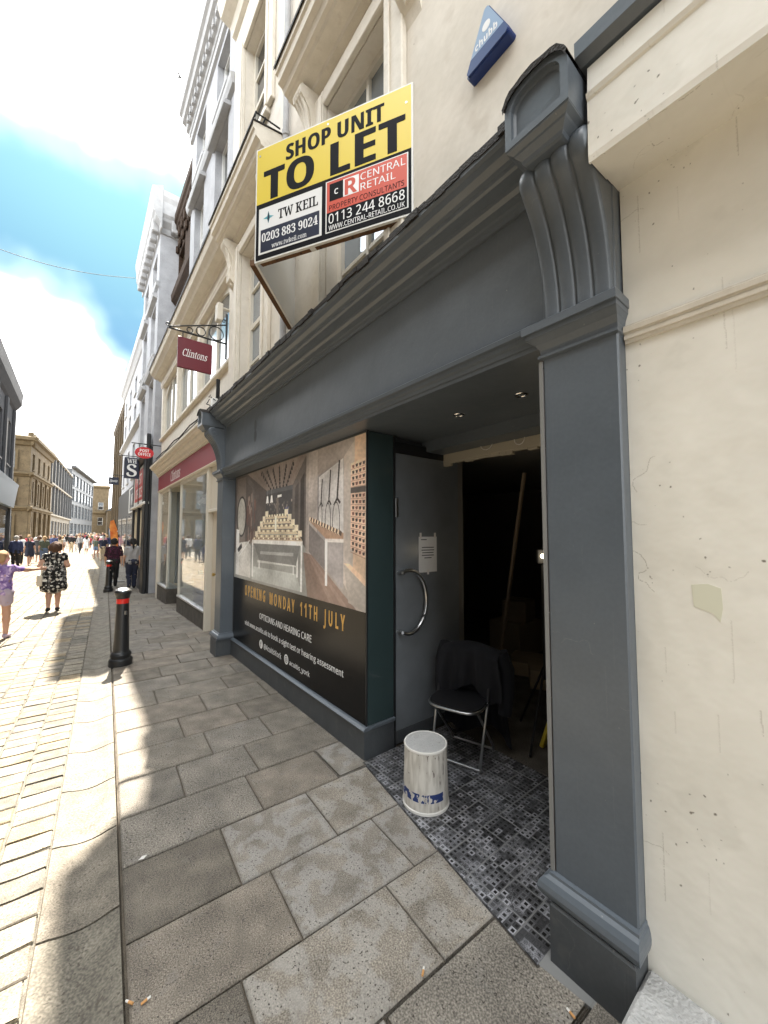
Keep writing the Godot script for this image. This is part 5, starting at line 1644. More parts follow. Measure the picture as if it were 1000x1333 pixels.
	for y in [6.8, 13.6]:
		course("cornice", [Vector2(0.001, y), Vector2(0.4, y + 0.3), Vector2(0.4, y + 0.6), Vector2(0.001, y + 0.8)], -0.3, 3.7, M.sandstone_trim, f)
	adopt(r[0], f)
	settle(r[0], Vector3(2.5, 0, -125.0))
	r = block("far_gable_house", "small dark house far down the street beside the stone tower", Vector3(5.4, 0, -118.0), 0.0, 5.0, 7.5, 8.0, M.brown_stone, M.sandstone_trim, [[4.0, 5.8, 2, 1.0]], M.glass_dark, 1, 2)
	f = r[1]
	var gb := MB.new()
	gb.prism(PackedVector2Array([Vector2(-0.3, 7.5), Vector2(5.3, 7.5), Vector2(2.5, 9.8)]), Vector3(0, 0, -8), Vector3.RIGHT, Vector3.UP, Vector3(0, 0, 8.2))
	part("roof", gb, M.roof, f)
	shop_front(f, 0.2, 4.8, M.black, M.glass_dark, 3.2)
	adopt(r[0], f)
	settle(r[0], Vector3(5.4, 0, -118.0))

# ---------------------------------------------------------------- signs
func ring_text(parent: Node, s: String, kind: String, x: Transform3D, fx: float, fy: float, w: float, h: float, m: Material, slant := 0.0) -> void:
	words(parent, s, kind, x * Transform3D(Basis.IDENTITY, Vector3(fx, fy, 0)), w, h, m, slant)

func disc(called: String, r0: float, rx: float, ry: float, x: Transform3D, depth: float, m: Material, parent: Node) -> MeshInstance3D:
	var b := MB.new()
	var pts := PackedVector2Array()
	for i in 32:
		pts.append(Vector2(cos(TAU * i / 32) * rx, sin(TAU * i / 32) * ry))
	b.prism(pts, Vector3.ZERO, Vector3.RIGHT, Vector3.UP, Vector3(0, 0, depth))
	var o := part(called, b, m, parent)
	o.transform = x
	return o

func plate(called: String, x0: float, y0: float, x1: float, y1: float, z0: float, z1: float, m: Material, parent: Node) -> MeshInstance3D:
	return pbox(called, Vector3(x0, y0, z0), Vector3(x1, y1, z1), m, parent)

func to_let() -> void:
	var A := Vector3(1.03, 0, -2.98)
	var N := Vector3(1.705, 0, -1.83)
	var X := (N - A).normalized()
	var Z := X.cross(Vector3.UP)
	var W := A.distance_to(N)
	var H := 0.96
	var o := thing("to_let_board", "yellow and black two sided letting board jutting from the cream wall over the grey shopfront", "sign")
	o.transform = Transform3D(Basis(X, Vector3.UP, Z), A + Vector3(0, 3.895, 0))
	# x 0..W from the apex to the wall
	plate("board", 0, 0, W, H, -0.022, 0.0, M.white_paint, o)
	plate("black_field", 0.012, 0.012, W - 0.012, H * 0.50, 0.0, 0.002, M.ink, o)
	plate("yellow_field", 0.012, H * 0.50, W - 0.012, H - 0.012, 0.0, 0.002, M.yellow, o)
	var T0 := Transform3D(Basis.IDENTITY, Vector3(0, 0, 0.0022))
	ring_text(o, "SHOP UNIT", "Droid Sans B", T0, W * 0.53, H * 0.865, W * 0.62, H * 0.13, M.ink)
	ring_text(o, "TO LET", "Droid Sans B", T0, W * 0.51, H * 0.645, W * 0.89, H * 0.25, M.ink)
	for k in [[-1.0, 0.0003], [1.0, 0.0006]]:
		ring_text(o, "SHOP UNIT", "Droid Sans B", Transform3D(Basis.IDENTITY, Vector3(0, 0, 0.0022 + k[1])), W * 0.53 + k[0] * 0.003, H * 0.865, W * 0.62, H * 0.134, M.ink)
		ring_text(o, "TO LET", "Droid Sans B", Transform3D(Basis.IDENTITY, Vector3(0, 0, 0.0022 + k[1])), W * 0.51 + k[0] * 0.007, H * 0.645, W * 0.89, H * 0.26, M.ink)
	# left agent panel
	plate("agent_panel", W * 0.03, H * 0.055, W * 0.465, H * 0.455, 0.002, 0.0035, M.white_paint, o)
	plate("agent_panel", W * 0.045, H * 0.07, W * 0.450, H * 0.265, 0.0035, 0.0045, M.navy, o)
	plate("agent_panel", W * 0.04, H * 0.065, W * 0.455, H * 0.445, 0.0034, 0.0038, M.paper, o)
	var T1 := Transform3D(Basis.IDENTITY, Vector3(0, 0, 0.0046))
	ring_text(o, "TW KEIL", "Droid Serif B", T1, W * 0.305, H * 0.355, W * 0.27, H * 0.082, M.ink)
	ring_text(o, "0203 883 9024", "Droid Serif B", T1, W * 0.247, H * 0.195, W * 0.385, H * 0.075, M.white_ink)
	ring_text(o, "www.twkeil.com", "Droid Serif", T1, W * 0.247, H * 0.105, W * 0.24, H * 0.042, M.white_ink)
	var st1 := MB.new()
	st1.prism(PackedVector2Array([Vector2(0, 0.05), Vector2(0.012, 0.012), Vector2(0.05, 0.0), Vector2(0.012, -0.012), Vector2(0, -0.05), Vector2(-0.012, -0.012), Vector2(-0.05, 0), Vector2(-0.012, 0.012)]), Vector3(W * 0.10, H * 0.36, 0.004), Vector3.RIGHT, Vector3.UP, Vector3(0, 0, 0.001))
	part("logo_star", st1, M.teal, o)
	var st2 := MB.new()
	st2.prism(PackedVector2Array([Vector2(0, 0.05), Vector2(0.012, 0.0), Vector2(0, -0.05), Vector2(-0.010, -0.008)]), Vector3(W * 0.10, H * 0.36, 0.005), Vector3.RIGHT, Vector3.UP, Vector3(0, 0, 0.001))
	part("logo_star", st2, M.navy, o)
	# right agent panel
	plate("agent_panel", W * 0.49, H * 0.055, W * 0.975, H * 0.475, 0.002, 0.0035, M.white_paint, o)
	plate("agent_panel", W * 0.497, H * 0.063, W * 0.968, H * 0.215, 0.0035, 0.0045, M.ink, o)
	plate("agent_panel", W * 0.497, H * 0.216, W * 0.968, H * 0.467, 0.0035, 0.0045, M.agent_red, o)
	plate("logo_block", W * 0.515, H * 0.305, W * 0.60, H * 0.445, 0.0045, 0.0052, M.ink, o)
	plate("logo_block", W * 0.60, H * 0.305, W * 0.695, H * 0.445, 0.0045, 0.0052, M.white_ink, o)
	ring_text(o, "C", "Droid Sans B", T1, W * 0.557, H * 0.372, W * 0.024, H * 0.045, M.white_ink)
	ring_text(o, "R", "Droid Sans B", Transform3D(Basis.IDENTITY, Vector3(0, 0, 0.0053)), W * 0.647, H * 0.375, W * 0.075, H * 0.125, M.agent_red)
	ring_text(o, "CENTRAL", "Droid Sans", T1, W * 0.832, H * 0.415, W * 0.255, H * 0.056, M.white_ink)
	ring_text(o, "RETAIL", "Droid Sans", T1, W * 0.805, H * 0.335, W * 0.20, H * 0.056, M.white_ink)
	ring_text(o, "PROPERTY CONSULTANTS", "Droid Sans", T1, W * 0.733, H * 0.252, W * 0.44, H * 0.042, M.ink)
	ring_text(o, "0113 244 8668", "Droid Sans", T1, W * 0.733, H * 0.163, W * 0.445, H * 0.078, M.white_ink)
	ring_text(o, "WWW.CENTRAL-RETAIL.CO.UK", "Droid Sans", T1, W * 0.733, H * 0.090, W * 0.445, H * 0.040, M.white_ink)
	for p in [[0.03, 0.93], [0.5, 0.955], [0.965, 0.86], [0.965, 0.12]]:
		disc("screw", 0, 0.008, 0.008, Transform3D(Basis.IDENTITY, Vector3(W * p[0], H * p[1], 0.002)), 0.002, M.steel, o)
	# second board running back to the wall, and its timber battens
	var F := Vector3(1.705, 0, -3.72)
	var lx := (F - A).normalized()
	var lz := lx.cross(Vector3.UP)
	var x2 := o.transform.affine_inverse() * Transform3D(Basis(lx, Vector3.UP, lz), A + Vector3(0, 3.895, 0))
	var b2 := plate("board", 0.02, 0, A.distance_to(F), H, 0.0, 0.018, M.white_paint, o)
	b2.transform = x2
	var bt := plate("batten", 0.02, -0.002, A.distance_to(F), 0.045, -0.001, -0.045, M.oak, o)
	bt.transform = x2
	var tr := plate("batten", 0.035, 0.002, W - 0.01, 0.042, -0.06, -0.0225, M.oak, o)
	var mid := pbox("batten", Vector3(0.5, 0.0, -0.06), Vector3(0.545, H, -0.0225), M.white_paint, o)
	var w2 := plate("batten", A.distance_to(F) - 0.05, 0.046, A.distance_to(F), H, -0.045, -0.001, M.oak, o)
	w2.transform = x2

func hang_sign(called: String, label: String, at: Vector3, w: float, h: float, m: Material, reach: float, drop: float) -> Node3D:
	var o := thing(called, label, "sign", at)
	var b := MB.new()
	b.cbox(Vector3(-w * 0.5, 0, -0.025), Vector3(w * 0.5, h, 0.025), 0.006)
	part("board", b, m, o)
	var t := MB.new()
	t.tube([Vector3(-w * 0.5 - 0.15, h + drop, 0), Vector3(reach, h + drop, 0)], 0.014, 0.014, 8)
	for s in [-0.35, 0.35]:
		t.tube([Vector3(w * s, h + drop, 0), Vector3(w * s, h - 0.005, 0)], 0.008, 0.008, 6)
	part("bracket", t, M.iron, o)
	return o

func signs() -> void:
	to_let()
	# printed vinyl across the window
	var p := thing("window_poster", "large printed window poster of an optician shop with black lower band and gold lettering", "poster", Vector3(1.7795, 0.245, -4.105))
	var q := QuadMesh.new()
	q.size = Vector2(3.257, 1.43)
	var pic := obj("printed_picture", q, M.poster, p, Vector3(-0.002, 1.574, 0))
	pic.rotation.y = -PI / 2
	pbox("black_band", Vector3(-0.002, 0.0, -1.628), Vector3(0.0, 0.859, 1.629), M.vinyl_black, p)
	pbox("backing", Vector3(-0.0015, 0.86, -1.628), Vector3(0.0, 2.288, 1.629), M.white_paint, p)
	var face := Basis(Vector3.UP, -PI / 2)
	var T0 := Transform3D(face, Vector3(-0.0083, 0, 4.105))
	var put := func(s: String, kind: String, z0: float, z1: float, y0: float, y1: float, m: Material) -> void:
		words(p, s, kind, Transform3D(face, Vector3(-0.0022, (y0 + y1) * 0.5 - 0.245, (z0 + z1) * 0.5 + 4.105)), z1 - z0, y1 - y0, m)
	put.call("O P E N I N G    M O N D A Y    1 1 T H    J U L Y", "Droid Sans B", -5.25, -2.77, 0.862, 1.036, M.gold)
	put.call("OPTICIANS AND HEARING CARE", "Droid Sans", -4.71, -3.36, 0.680, 0.748, M.white_ink)
	put.call("visit www.acuitis.uk to book a sight test or hearing assessment", "Droid Sans", -5.23, -2.79, 0.500, 0.580, M.white_ink)
	put.call("@AcuitisYork", "Droid Sans", -4.555, -4.05, 0.345, 0.415, M.white_ink)
	put.call("acuitis_york", "Droid Sans", -3.84, -3.39, 0.335, 0.400, M.white_ink)
	for z in [-4.645, -3.92]:
		disc("icon", 0, 0.052, 0.052, Transform3D(face, Vector3(-0.002, 0.385 - 0.245, z + 4.105)), 0.0008, M.white_ink, p)
	words(p, "f", "Droid Sans B", Transform3D(face, Vector3(-0.0030, 0.140, -4.645 + 4.105)), 0.032, 0.066, M.ink)
	for k in [[0.034, M.ink], [0.026, M.white_ink], [0.016, M.ink], [0.009, M.white_ink]]:
		disc("icon", 0, k[0], k[0], Transform3D(face, Vector3(-0.0028 - (0.034 - k[0]) * 0.02, 0.140, -3.92 + 4.105)), 0.0003, k[1], p)
	# alarm box
	var al := thing("alarm_box", "blue and pale triangular burglar alarm box high on the cream wall", "alarm box", Vector3(1.72, 4.345, -1.185), -PI / 2)
	var tri := func(s: float, z: float, d: float, m: Material, called: String, y0: float, y1: float) -> void:
		var pg := PackedVector2Array()
		for c in [[-0.14, 0.0], [0.14, 0.01], [0.005, 0.30]]:
			for k in 5:
				var base := atan2(c[1] - 0.1, c[0])
				var a := base - 0.9 + 1.8 * k / 4.0
				pg.append(Vector2(c[0] * s + cos(a) * 0.02, (c[1] - 0.1) * s + 0.1 + sin(a) * 0.02))
		var clip := PackedVector2Array([Vector2(-1, y0), Vector2(1, y0), Vector2(1, y1), Vector2(-1, y1)])
		for g in Geometry2D.intersect_polygons(pg, clip):
			var b := MB.new()
			b.prism(g, Vector3(0, 0, z), Vector3.RIGHT, Vector3.UP, Vector3(0, 0, d))
			part(called, b, m, al)
	tri.call(1.0, 0.0, 0.055, M.blue_box, "case", -1.0, 1.0)
	tri.call(0.94, 0.055, 0.012, M.pale_box, "cover", 0.075, 1.0)
	tri.call(0.94, 0.055, 0.012, M.blue_box, "cover", -1.0, 0.0745)
	al.scale = Vector3(0.88, 0.88, 1.0)
	words(al, "chubb", "Droid Sans B", Transform3D(Basis.IDENTITY, Vector3(0.0, 0.115, 0.0672)), 0.165, 0.05, M.white_ink)
	disc("badge", 0, 0.030, 0.030, Transform3D(Basis.IDENTITY, Vector3(0.003, 0.185, 0.067)), 0.001, M.white_ink, al)
	# card shop hanging sign on a scrolled bracket
	var o := thing("hanging_sign", "dark red square hanging sign with white script on a scrolled iron bracket", "sign", Vector3(1.26, 4.14, -6.12))
	var bb := MB.new()
	bb.cbox(Vector3(-0.235, 0, -0.02), Vector3(0.235, 0.455, 0.02), 0.005)
	part("board", bb, M.red_sign, o)
	words(o, "Clintons", "Droid Serif", Transform3D(Basis.IDENTITY, Vector3(0, 0.235, 0.0202)), 0.33, 0.115, M.white_ink, 0.22)
	var t := MB.new()
	t.tube([Vector3(-0.36, 0.545, 0), Vector3(0.44, 0.545, 0)], 0.014, 0.014, 8)
	t.tube([Vector3(-0.36, 0.56, 0), Vector3(0.44, 0.85, 0)], 0.011, 0.011, 8)
	t.tube([Vector3(0.44, 0.30, 0), Vector3(0.44, 1.02, 0)], 0.016, 0.016, 8)
	for c in [[0.29, 0.665, 0.105], [0.07, 0.625, 0.065], [-0.08, 0.595, 0.038]]:
		var ring := []
		for i in 21:
			ring.append(Vector3(c[0] + cos(TAU * i / 20) * c[2], c[1] + sin(TAU * i / 20) * c[2], 0))
		t.tube(ring, 0.008, 0.008, 6)
	for e in [[-0.37, 0.59, 0.03], [0.40, 0.90, 0.03]]:
		var sp := []
		for i in 18:
			var a := TAU * 1.3 * i / 17
			sp.append(Vector3(e[0] + cos(a) * e[2] * (1.0 - i / 24.0), e[1] + sin(a) * e[2] * (1.0 - i / 24.0), 0))
		t.tube(sp, 0.007, 0.005, 6)
	for s in [-0.17, 0.17]:
		t.tube([Vector3(s, 0.545, 0), Vector3(s, 0.45, 0)], 0.007, 0.007, 6)
	part("bracket", t, M.iron, o)
	# oval, square and small signs further on
	o = thing("oval_sign", "red oval hanging sign with white lettering above the black shopfronts", "sign", Vector3(1.40, 3.90, -12.95))
	disc("board", 0, 0.235, 0.165, Transform3D(Basis.IDENTITY, Vector3(0, 0.165, -0.02)), 0.04, M.post_red, o)
	words(o, "POST", "Droid Sans B", Transform3D(Basis.IDENTITY, Vector3(0.0, 0.225, 0.0205)), 0.23, 0.085, M.white_ink)
	words(o, "OFFICE", "Droid Sans B", Transform3D(Basis.IDENTITY, Vector3(0.0, 0.115, 0.0205)), 0.31, 0.085, M.white_ink)
	var tb := MB.new()
	tb.tube([Vector3(-0.32, 0.42, 0), Vector3(0.42, 0.42, 0)], 0.014, 0.014, 8)
	for s in [-0.12, 0.12]:
		tb.tube([Vector3(s, 0.42, 0), Vector3(s, 0.29, 0)], 0.008, 0.008, 6)
	part("bracket", tb, M.iron, o)
	o = hang_sign("square_sign", "navy square hanging sign with large white letter S", Vector3(1.30, 3.56, -15.2), 0.42, 0.70, M.navy, 0.45, 0.05)
	words(o, "WH", "Droid Serif B", Transform3D(Basis.IDENTITY, Vector3(0, 0.585, 0.0255)), 0.27, 0.14, M.white_ink)
	words(o, "S", "Droid Serif B", Transform3D(Basis.IDENTITY, Vector3(0, 0.275, 0.0255)), 0.29, 0.42, M.white_ink)
	o = hang_sign("small_sign", "small dark hanging sign with pale script farthest along the right hand shops", Vector3(1.22, 4.10, -22.6), 0.40, 0.36, M.navy, 1.2, 0.12)
	words(o, "Boots", "Droid Serif B", Transform3D(Basis.IDENTITY, Vector3(0, 0.18, 0.0255)), 0.30, 0.13, M.white_ink, 0.35)
	# fascia panels of the black shopfronts
	o = thing("fascia_panel", "red and white panel on the fascia of the nearer black shopfront", "sign", Vector3(1.688, 2.80, -16.4), -PI / 2)
	plate("panel", -1.5, 0, 1.66, 1.28, 0.002, 0.05, M.white_paint, o)
	plate("field", -1.15, 0.10, 1.30, 1.18, 0.05, 0.056, M.post_red, o)
	words(o, "POST", "Droid Sans B", Transform3D(Basis.IDENTITY, Vector3(0.07, 0.86, 0.0562)), 1.5, 0.36, M.white_ink)
	words(o, "OFFICE", "Droid Sans B", Transform3D(Basis.IDENTITY, Vector3(0.07, 0.38, 0.0562)), 1.8, 0.36, M.white_ink)
	o = thing("fascia_panel", "grey panel with pale lettering on the fascia of the farther black shopfront", "sign", Vector3(2.058, 2.80, -22.4), -PI / 2)
	plate("panel", -1.9, 0, 1.9, 1.25, 0.002, 0.05, M.white_paint, o)
	plate("field", -1.4, 0.08, 1.7, 1.17, 0.05, 0.056, M.navy, o)
	words(o, "WHS", "Droid Serif B", Transform3D(Basis.IDENTITY, Vector3(0.1, 0.64, 0.0562)), 1.9, 0.55, M.white_ink)
	# paper note taped to the door
	o = thing("paper_note", "white paper note taped to the open grey door", "note", Vector3(2.452, 1.38, -2.4615))
	pbox("sheet", Vector3(-0.112, 0, 0), Vector3(0.112, 0.315, 0.0012), M.paper, o)
	for k in 6:
		var w: float = [0.035, 0.075, 0.08, 0.07, 0.075, 0.045][k]
		var x := -0.05 if k == 0 else 0.0
		var y: float = [0.285, 0.215, 0.192, 0.169, 0.146, 0.123][k]
		pbox("print", Vector3(x - w, y, 0.0012), Vector3(x + w, y + 0.008, 0.0016), M.panel_grey, o)
	for k in [[-0.09, 0.305], [0.09, 0.305], [0.0, -0.02]]:
		pbox("tape", Vector3(k[0] - 0.012, k[1], 0.0013), Vector3(k[0] + 0.012, k[1] + 0.045, 0.002), M.litter, o)

# ---------------------------------------------------------------- things in the porch
func porch_things() -> void:
	var o := thing("bucket", "upturned white plaster splashed bucket with a worn blue label on the tiled porch", "bucket", Vector3(1.815, 0.003, -1.855), 2.3)
	var c := CylinderMesh.new()
	c.top_radius = 0.136
	c.bottom_radius = 0.146
	c.height = 0.365
	c.radial_segments = 40
	var m: StandardMaterial3D = M.bucket
	m.uv1_scale = Vector3(1, 2, 1)
	obj("body", c, m, o, Vector3(0, 0.1835, 0))
	var rim := MB.new()
	rim.lathe(PackedVector2Array([Vector2(0.1365, 0.354), Vector2(0.1395, 0.357), Vector2(0.1395, 0.366), Vector2(0.137, 0.3695), Vector2(0.132, 0.3695), Vector2(0.130, 0.3667)]), Vector3.ZERO, 40)
	part("rim", rim, M.litter, o)
	var bd := MB.new()
	bd.lathe(PackedVector2Array([Vector2(0.1315, 0.3668), Vector2(0.06, 0.3672), Vector2(0.0, 0.3674)]), Vector3.ZERO, 40)
	part("base_disc", bd, M.stone_ledge, o)
	var foot := MB.new()
	foot.lathe(PackedVector2Array([Vector2(0.145, 0.0), Vector2(0.150, 0.002), Vector2(0.150, 0.016), Vector2(0.1455, 0.020)]), Vector3.ZERO, 40)
	part("lip", foot, M.litter, o)
	# folding chair, facing the street
	o = thing("folding_chair", "black folding chair with steel tube legs in the doorway", "chair", Vector3(2.36, 0.002, -2.02), 0.32)
	var st_ := MB.new()
	var pg := PackedVector2Array()
	for k in 28:
		var a := TAU * k / 28
		pg.append(Vector2(signf(cos(a)) * pow(absf(cos(a)), 0.55) * 0.20, signf(sin(a)) * pow(absf(sin(a)), 0.55) * 0.20))
	st_.prism(pg, Vector3(-0.02, 0.448, 0), Vector3.RIGHT, Vector3.BACK, Vector3(0, 0.014, 0))
	part("seat", st_, M.plastic_black, o)
	var rimt := []
	for k in 29:
		var a := TAU * k / 28
		rimt.append(Vector3(-0.02 + signf(cos(a)) * pow(absf(cos(a)), 0.55) * 0.204, 0.444, signf(sin(a)) * pow(absf(sin(a)), 0.55) * 0.204))
	var rm := MB.new()
	rm.tube(rimt, 0.010, 0.010, 8)
	part("seat_rail", rm, M.steel, o)
	for s in [-1.0, 1.0]:
		var l := MB.new()
		l.tube([Vector3(-0.10, 0.012, s * 0.19), Vector3(-0.125, 0.05, s * 0.19), Vector3(0.02, 0.45, s * 0.205)], 0.011, 0.011, 8)
		part("leg", l, M.steel, o)
		var l3 := MB.new()
		l3.tube([Vector3(0.02, 0.45, s * 0.205), Vector3(0.14, 0.74, s * 0.19), Vector3(0.15, 0.78, s * 0.17)], 0.011, 0.011, 8)
		part("back_frame", l3, M.plastic_black, o)
		var l2 := MB.new()
		l2.tube([Vector3(0.24, 0.012, s * 0.17), Vector3(0.22, 0.05, s * 0.175), Vector3(-0.14, 0.44, s * 0.18)], 0.010, 0.010, 8)
		part("leg", l2, M.steel, o)
	var fb := MB.new()
	fb.tube([Vector3(-0.10, 0.012, -0.19), Vector3(-0.10, 0.012, 0.19)], 0.011, 0.011, 8)
	part("foot_bar", fb, M.steel, o)
	fb = MB.new()
	fb.tube([Vector3(0.24, 0.012, -0.17), Vector3(0.24, 0.012, 0.17)], 0.010, 0.010, 8)
	part("foot_bar", fb, M.steel, o)
	var bk := MB.new()
	bk.cbox(Vector3(0.125, 0.62, -0.185), Vector3(0.140, 0.785, 0.185), 0.006)
	part("backrest", bk, M.plastic_black, o)
	# jacket over the chair back
	o = thing("jacket", "dark jacket hung over the back of the folding chair", "jacket", Vector3(2.535, 0.002, -2.045), 0.32)
	var jb := MB.new()
	var P := []
	var nu := 26
	var nv := 30
	for j in nv + 1:
		var v := float(j) / nv
		var row := []
		for i in nu + 1:
			var u := float(i) / nu * 2.0 - 1.0
			var x := 0.0
			var y := 0.0
			if v < 0.32:
				var t := v / 0.32
				x = -0.085 - 0.02 * sin(t * 2.0) - 0.03 * (1.0 - t) * absf(u)
				y = lerpf(0.49 + 0.04 * cos(u * 5.0), 0.83, t)
			elif v < 0.42:
				var t := (v - 0.32) / 0.10
				x = -0.085 + 0.14 * t
				y = 0.83 + 0.02 * sin(t * PI)
			else:
				var t := (v - 0.42) / 0.58
				x = 0.055 + 0.05 * t + 0.02 * sin(t * 5.0)
				y = lerpf(0.83, 0.13 + 0.05 * sin(u * 4.0), t)
			var fold := (0.022 * sin(u * 9.0 + v * 3.0) + 0.012 * sin(u * 17.0 - v * 5.0)) * minf(1.0, absf(v - 0.37) * 4.0)
			var wide := 0.245 + 0.05 * absf(v - 0.37) + 0.012 * sin(v * 14.0)
			row.append(Vector3(x + fold, y - 0.05 * u * u, u * wide))
		P.append(row)
	for j in nv:
		for i in nu:
			var nr := func(a: int, b: int) -> Vector3:
				var e: Vector3 = P[a][mini(nu, b + 1)] - P[a][maxi(0, b - 1)]
				var g: Vector3 = P[mini(nv, a + 1)][b] - P[maxi(0, a - 1)][b]
				return g.cross(e).normalized()
			jb.squad(P[j][i], P[j][i + 1], P[j + 1][i + 1], P[j + 1][i], nr.call(j, i), nr.call(j, i + 1), nr.call(j + 1, i + 1), nr.call(j + 1, i))
	part("body", jb, M.jacket, o)
	for s in [-1.0, 1.0]:
		var sl := MB.new()
		sl.tube([Vector3(0.0, 0.79, s * 0.22), Vector3(0.02, 0.66, s * 0.27), Vector3(0.0, 0.50, s * 0.275), Vector3(-0.02, 0.34, s * 0.26)], 0.065, 0.05, 12)
		part("sleeve", sl, M.jacket, o)
	# work inside the dark shop
	o = thing("work_lamp", "small lit site lamp on a stand inside the dark shop", "lamp", Vector3(3.10, 0.003, -1.74), -0.9)
	var sd := MB.new()
	sd.tube([Vector3(0, 0.5, 0), Vector3(0, 1.46, 0)], 0.013, 0.013, 8)
	for k in 3:
		var a := TAU * k / 3
		sd.tube([Vector3(0, 0.62, 0), Vector3(cos(a) * 0.34, 0.012, sin(a) * 0.34)], 0.010, 0.010, 6)
	part("stand", sd, M.black_matt, o)
	pbox("housing", Vector3(-0.045, 1.46, -0.05), Vector3(0.045, 1.59, 0.03), M.black_matt, o, 0.01)
	var em := mat("lamp_glow", Color(1, 0.95, 0.85), 0.5)
	em.emission_enabled = true
	em.emission = Color(1.0, 0.93, 0.8)
	em.emission_energy_multiplier = 0.6
	var lens := disc("lamp_lens", 0, 0.020, 0.020, Transform3D(Basis.IDENTITY, Vector3(0, 1.53, 0.031)), 0.004, em, o)
	var lt := OmniLight3D.new()
	lt.name = "lamp_light"
	lt.light_energy = 0.004
	lt.light_color = Color(1.0, 0.93, 0.8)
	lt.light_size = 0.03
	lt.omni_range = 8.0
	lt.shadow_enabled = true
	lt.position = Vector3(0, 1.53, 0.075)
	o.add_child(lt)
	o = thing("timber_prop", "long pale timber leaning inside the dark shop", "timber", Vector3(4.0, 0.003, -2.85), 0.0)
	var tb := MB.new()
	tb.cbox(Vector3(-0.022, 0.0, -0.015), Vector3(0.022, 2.45, 0.015), 0.004)
	var tp := part("batten", tb, M.dusty_wood, o)
	tp.rotation = Vector3(0.20, 0, 0.05)
	o = thing("yellow_level", "yellow spirit level leaning by the inner wall of the dark shop", "spirit level", Vector3(3.0, 0.003, -1.72), 0.0)
	var lv := MB.new()
	lv.cbox(Vector3(-0.03, 0, -0.015), Vector3(0.03, 1.0, 0.015), 0.004)
	lv.cbox(Vector3(-0.02, 0.46, -0.017), Vector3(0.02, 0.54, 0.017), 0.004)
	var lp := part("beam", lv, M.yellow, o)
	lp.rotation = Vector3(0.28, 0, -0.10)
	for k in 4:
		var bx := thing("cardboard_box", ["large cardboard box on the floor deep inside the dark shop", "small cardboard box stacked on the large one in the dark shop", "flat cardboard box beside the stack in the dark shop", "open dusty crate near the doorway of the dark shop"][k], "box", [Vector3(5.1, 0.003, -3.3), Vector3(5.1, 0.463, -3.25), Vector3(4.5, 0.003, -2.75), Vector3(4.2, 0.003, -2.4)][k], 0.2 * k)
		var sz: Vector3 = [Vector3(0.6, 0.46, 0.5), Vector3(0.4, 0.3, 0.35), Vector3(0.5, 0.16, 0.4), Vector3(0.34, 0.2, 0.26)][k]
		pbox("carton", Vector3(-sz.x * 0.5, 0, -sz.z * 0.5), Vector3(sz.x * 0.5, sz.y, sz.z * 0.5), M.dusty_card, bx, 0.006)
		pbox("tape", Vector3(-0.025, sz.y + 0.0005, -sz.z * 0.5), Vector3(0.025, sz.y + 0.002, sz.z * 0.5), M.dusty_wood, bx)

# ---------------------------------------------------------------- street furniture and litter
func bollard(at: Vector3, label: String) -> void:
	var o := thing("bollard", label, "bollard", at, 0.0, "black bollards along the kerb")
	var b := MB.new()
	b.lathe(PackedVector2Array([Vector2(0.135, -0.05), Vector2(0.135, 0.07), Vector2(0.128, 0.085), Vector2(0.112, 0.095), Vector2(0.116, 0.115), Vector2(0.122, 0.135), Vector2(0.112, 0.160), Vector2(0.094, 0.175), Vector2(0.090, 0.20), Vector2(0.072, 0.775), Vector2(0.070, 0.80)]), Vector3.ZERO, 16)
	part("shaft", b, M.black, o)
	var r := MB.new()
	r.lathe(PackedVector2Array([Vector2(0.0715, 0.80), Vector2(0.0735, 0.803), Vector2(0.0735, 0.858), Vector2(0.0715, 0.861)]), Vector3.ZERO, 20)
	part("red_band", r, M.red_band, o)
	var c := MB.new()
	c.lathe(PackedVector2Array([Vector2(0.070, 0.861), Vector2(0.078, 0.872), Vector2(0.082, 0.90), Vector2(0.096, 0.925), Vector2(0.100, 0.945), Vector2(0.094, 0.962)]), Vector3.ZERO, 20)
	part("collar", c, M.black, o)
	var t := MB.new()
	t.lathe(PackedVector2Array([Vector2(0.094, 0.962), Vector2(0.088, 0.976), Vector2(0.060, 0.994), Vector2(0.030, 1.003), Vector2(0.0, 1.005)]), Vector3.ZERO, 20)
	part("cap", t, M.steel, o)
	var p := MB.new()
	p.cbox(Vector3(-0.014, 0.655, -0.002), Vector3(0.014, 0.705, 0.010), 0.003)
	var pl := part("badge", p, M.steel, o)
	pl.position = Vector3(0.030, 0, 0.069)
	pl.rotation.y = 0.4

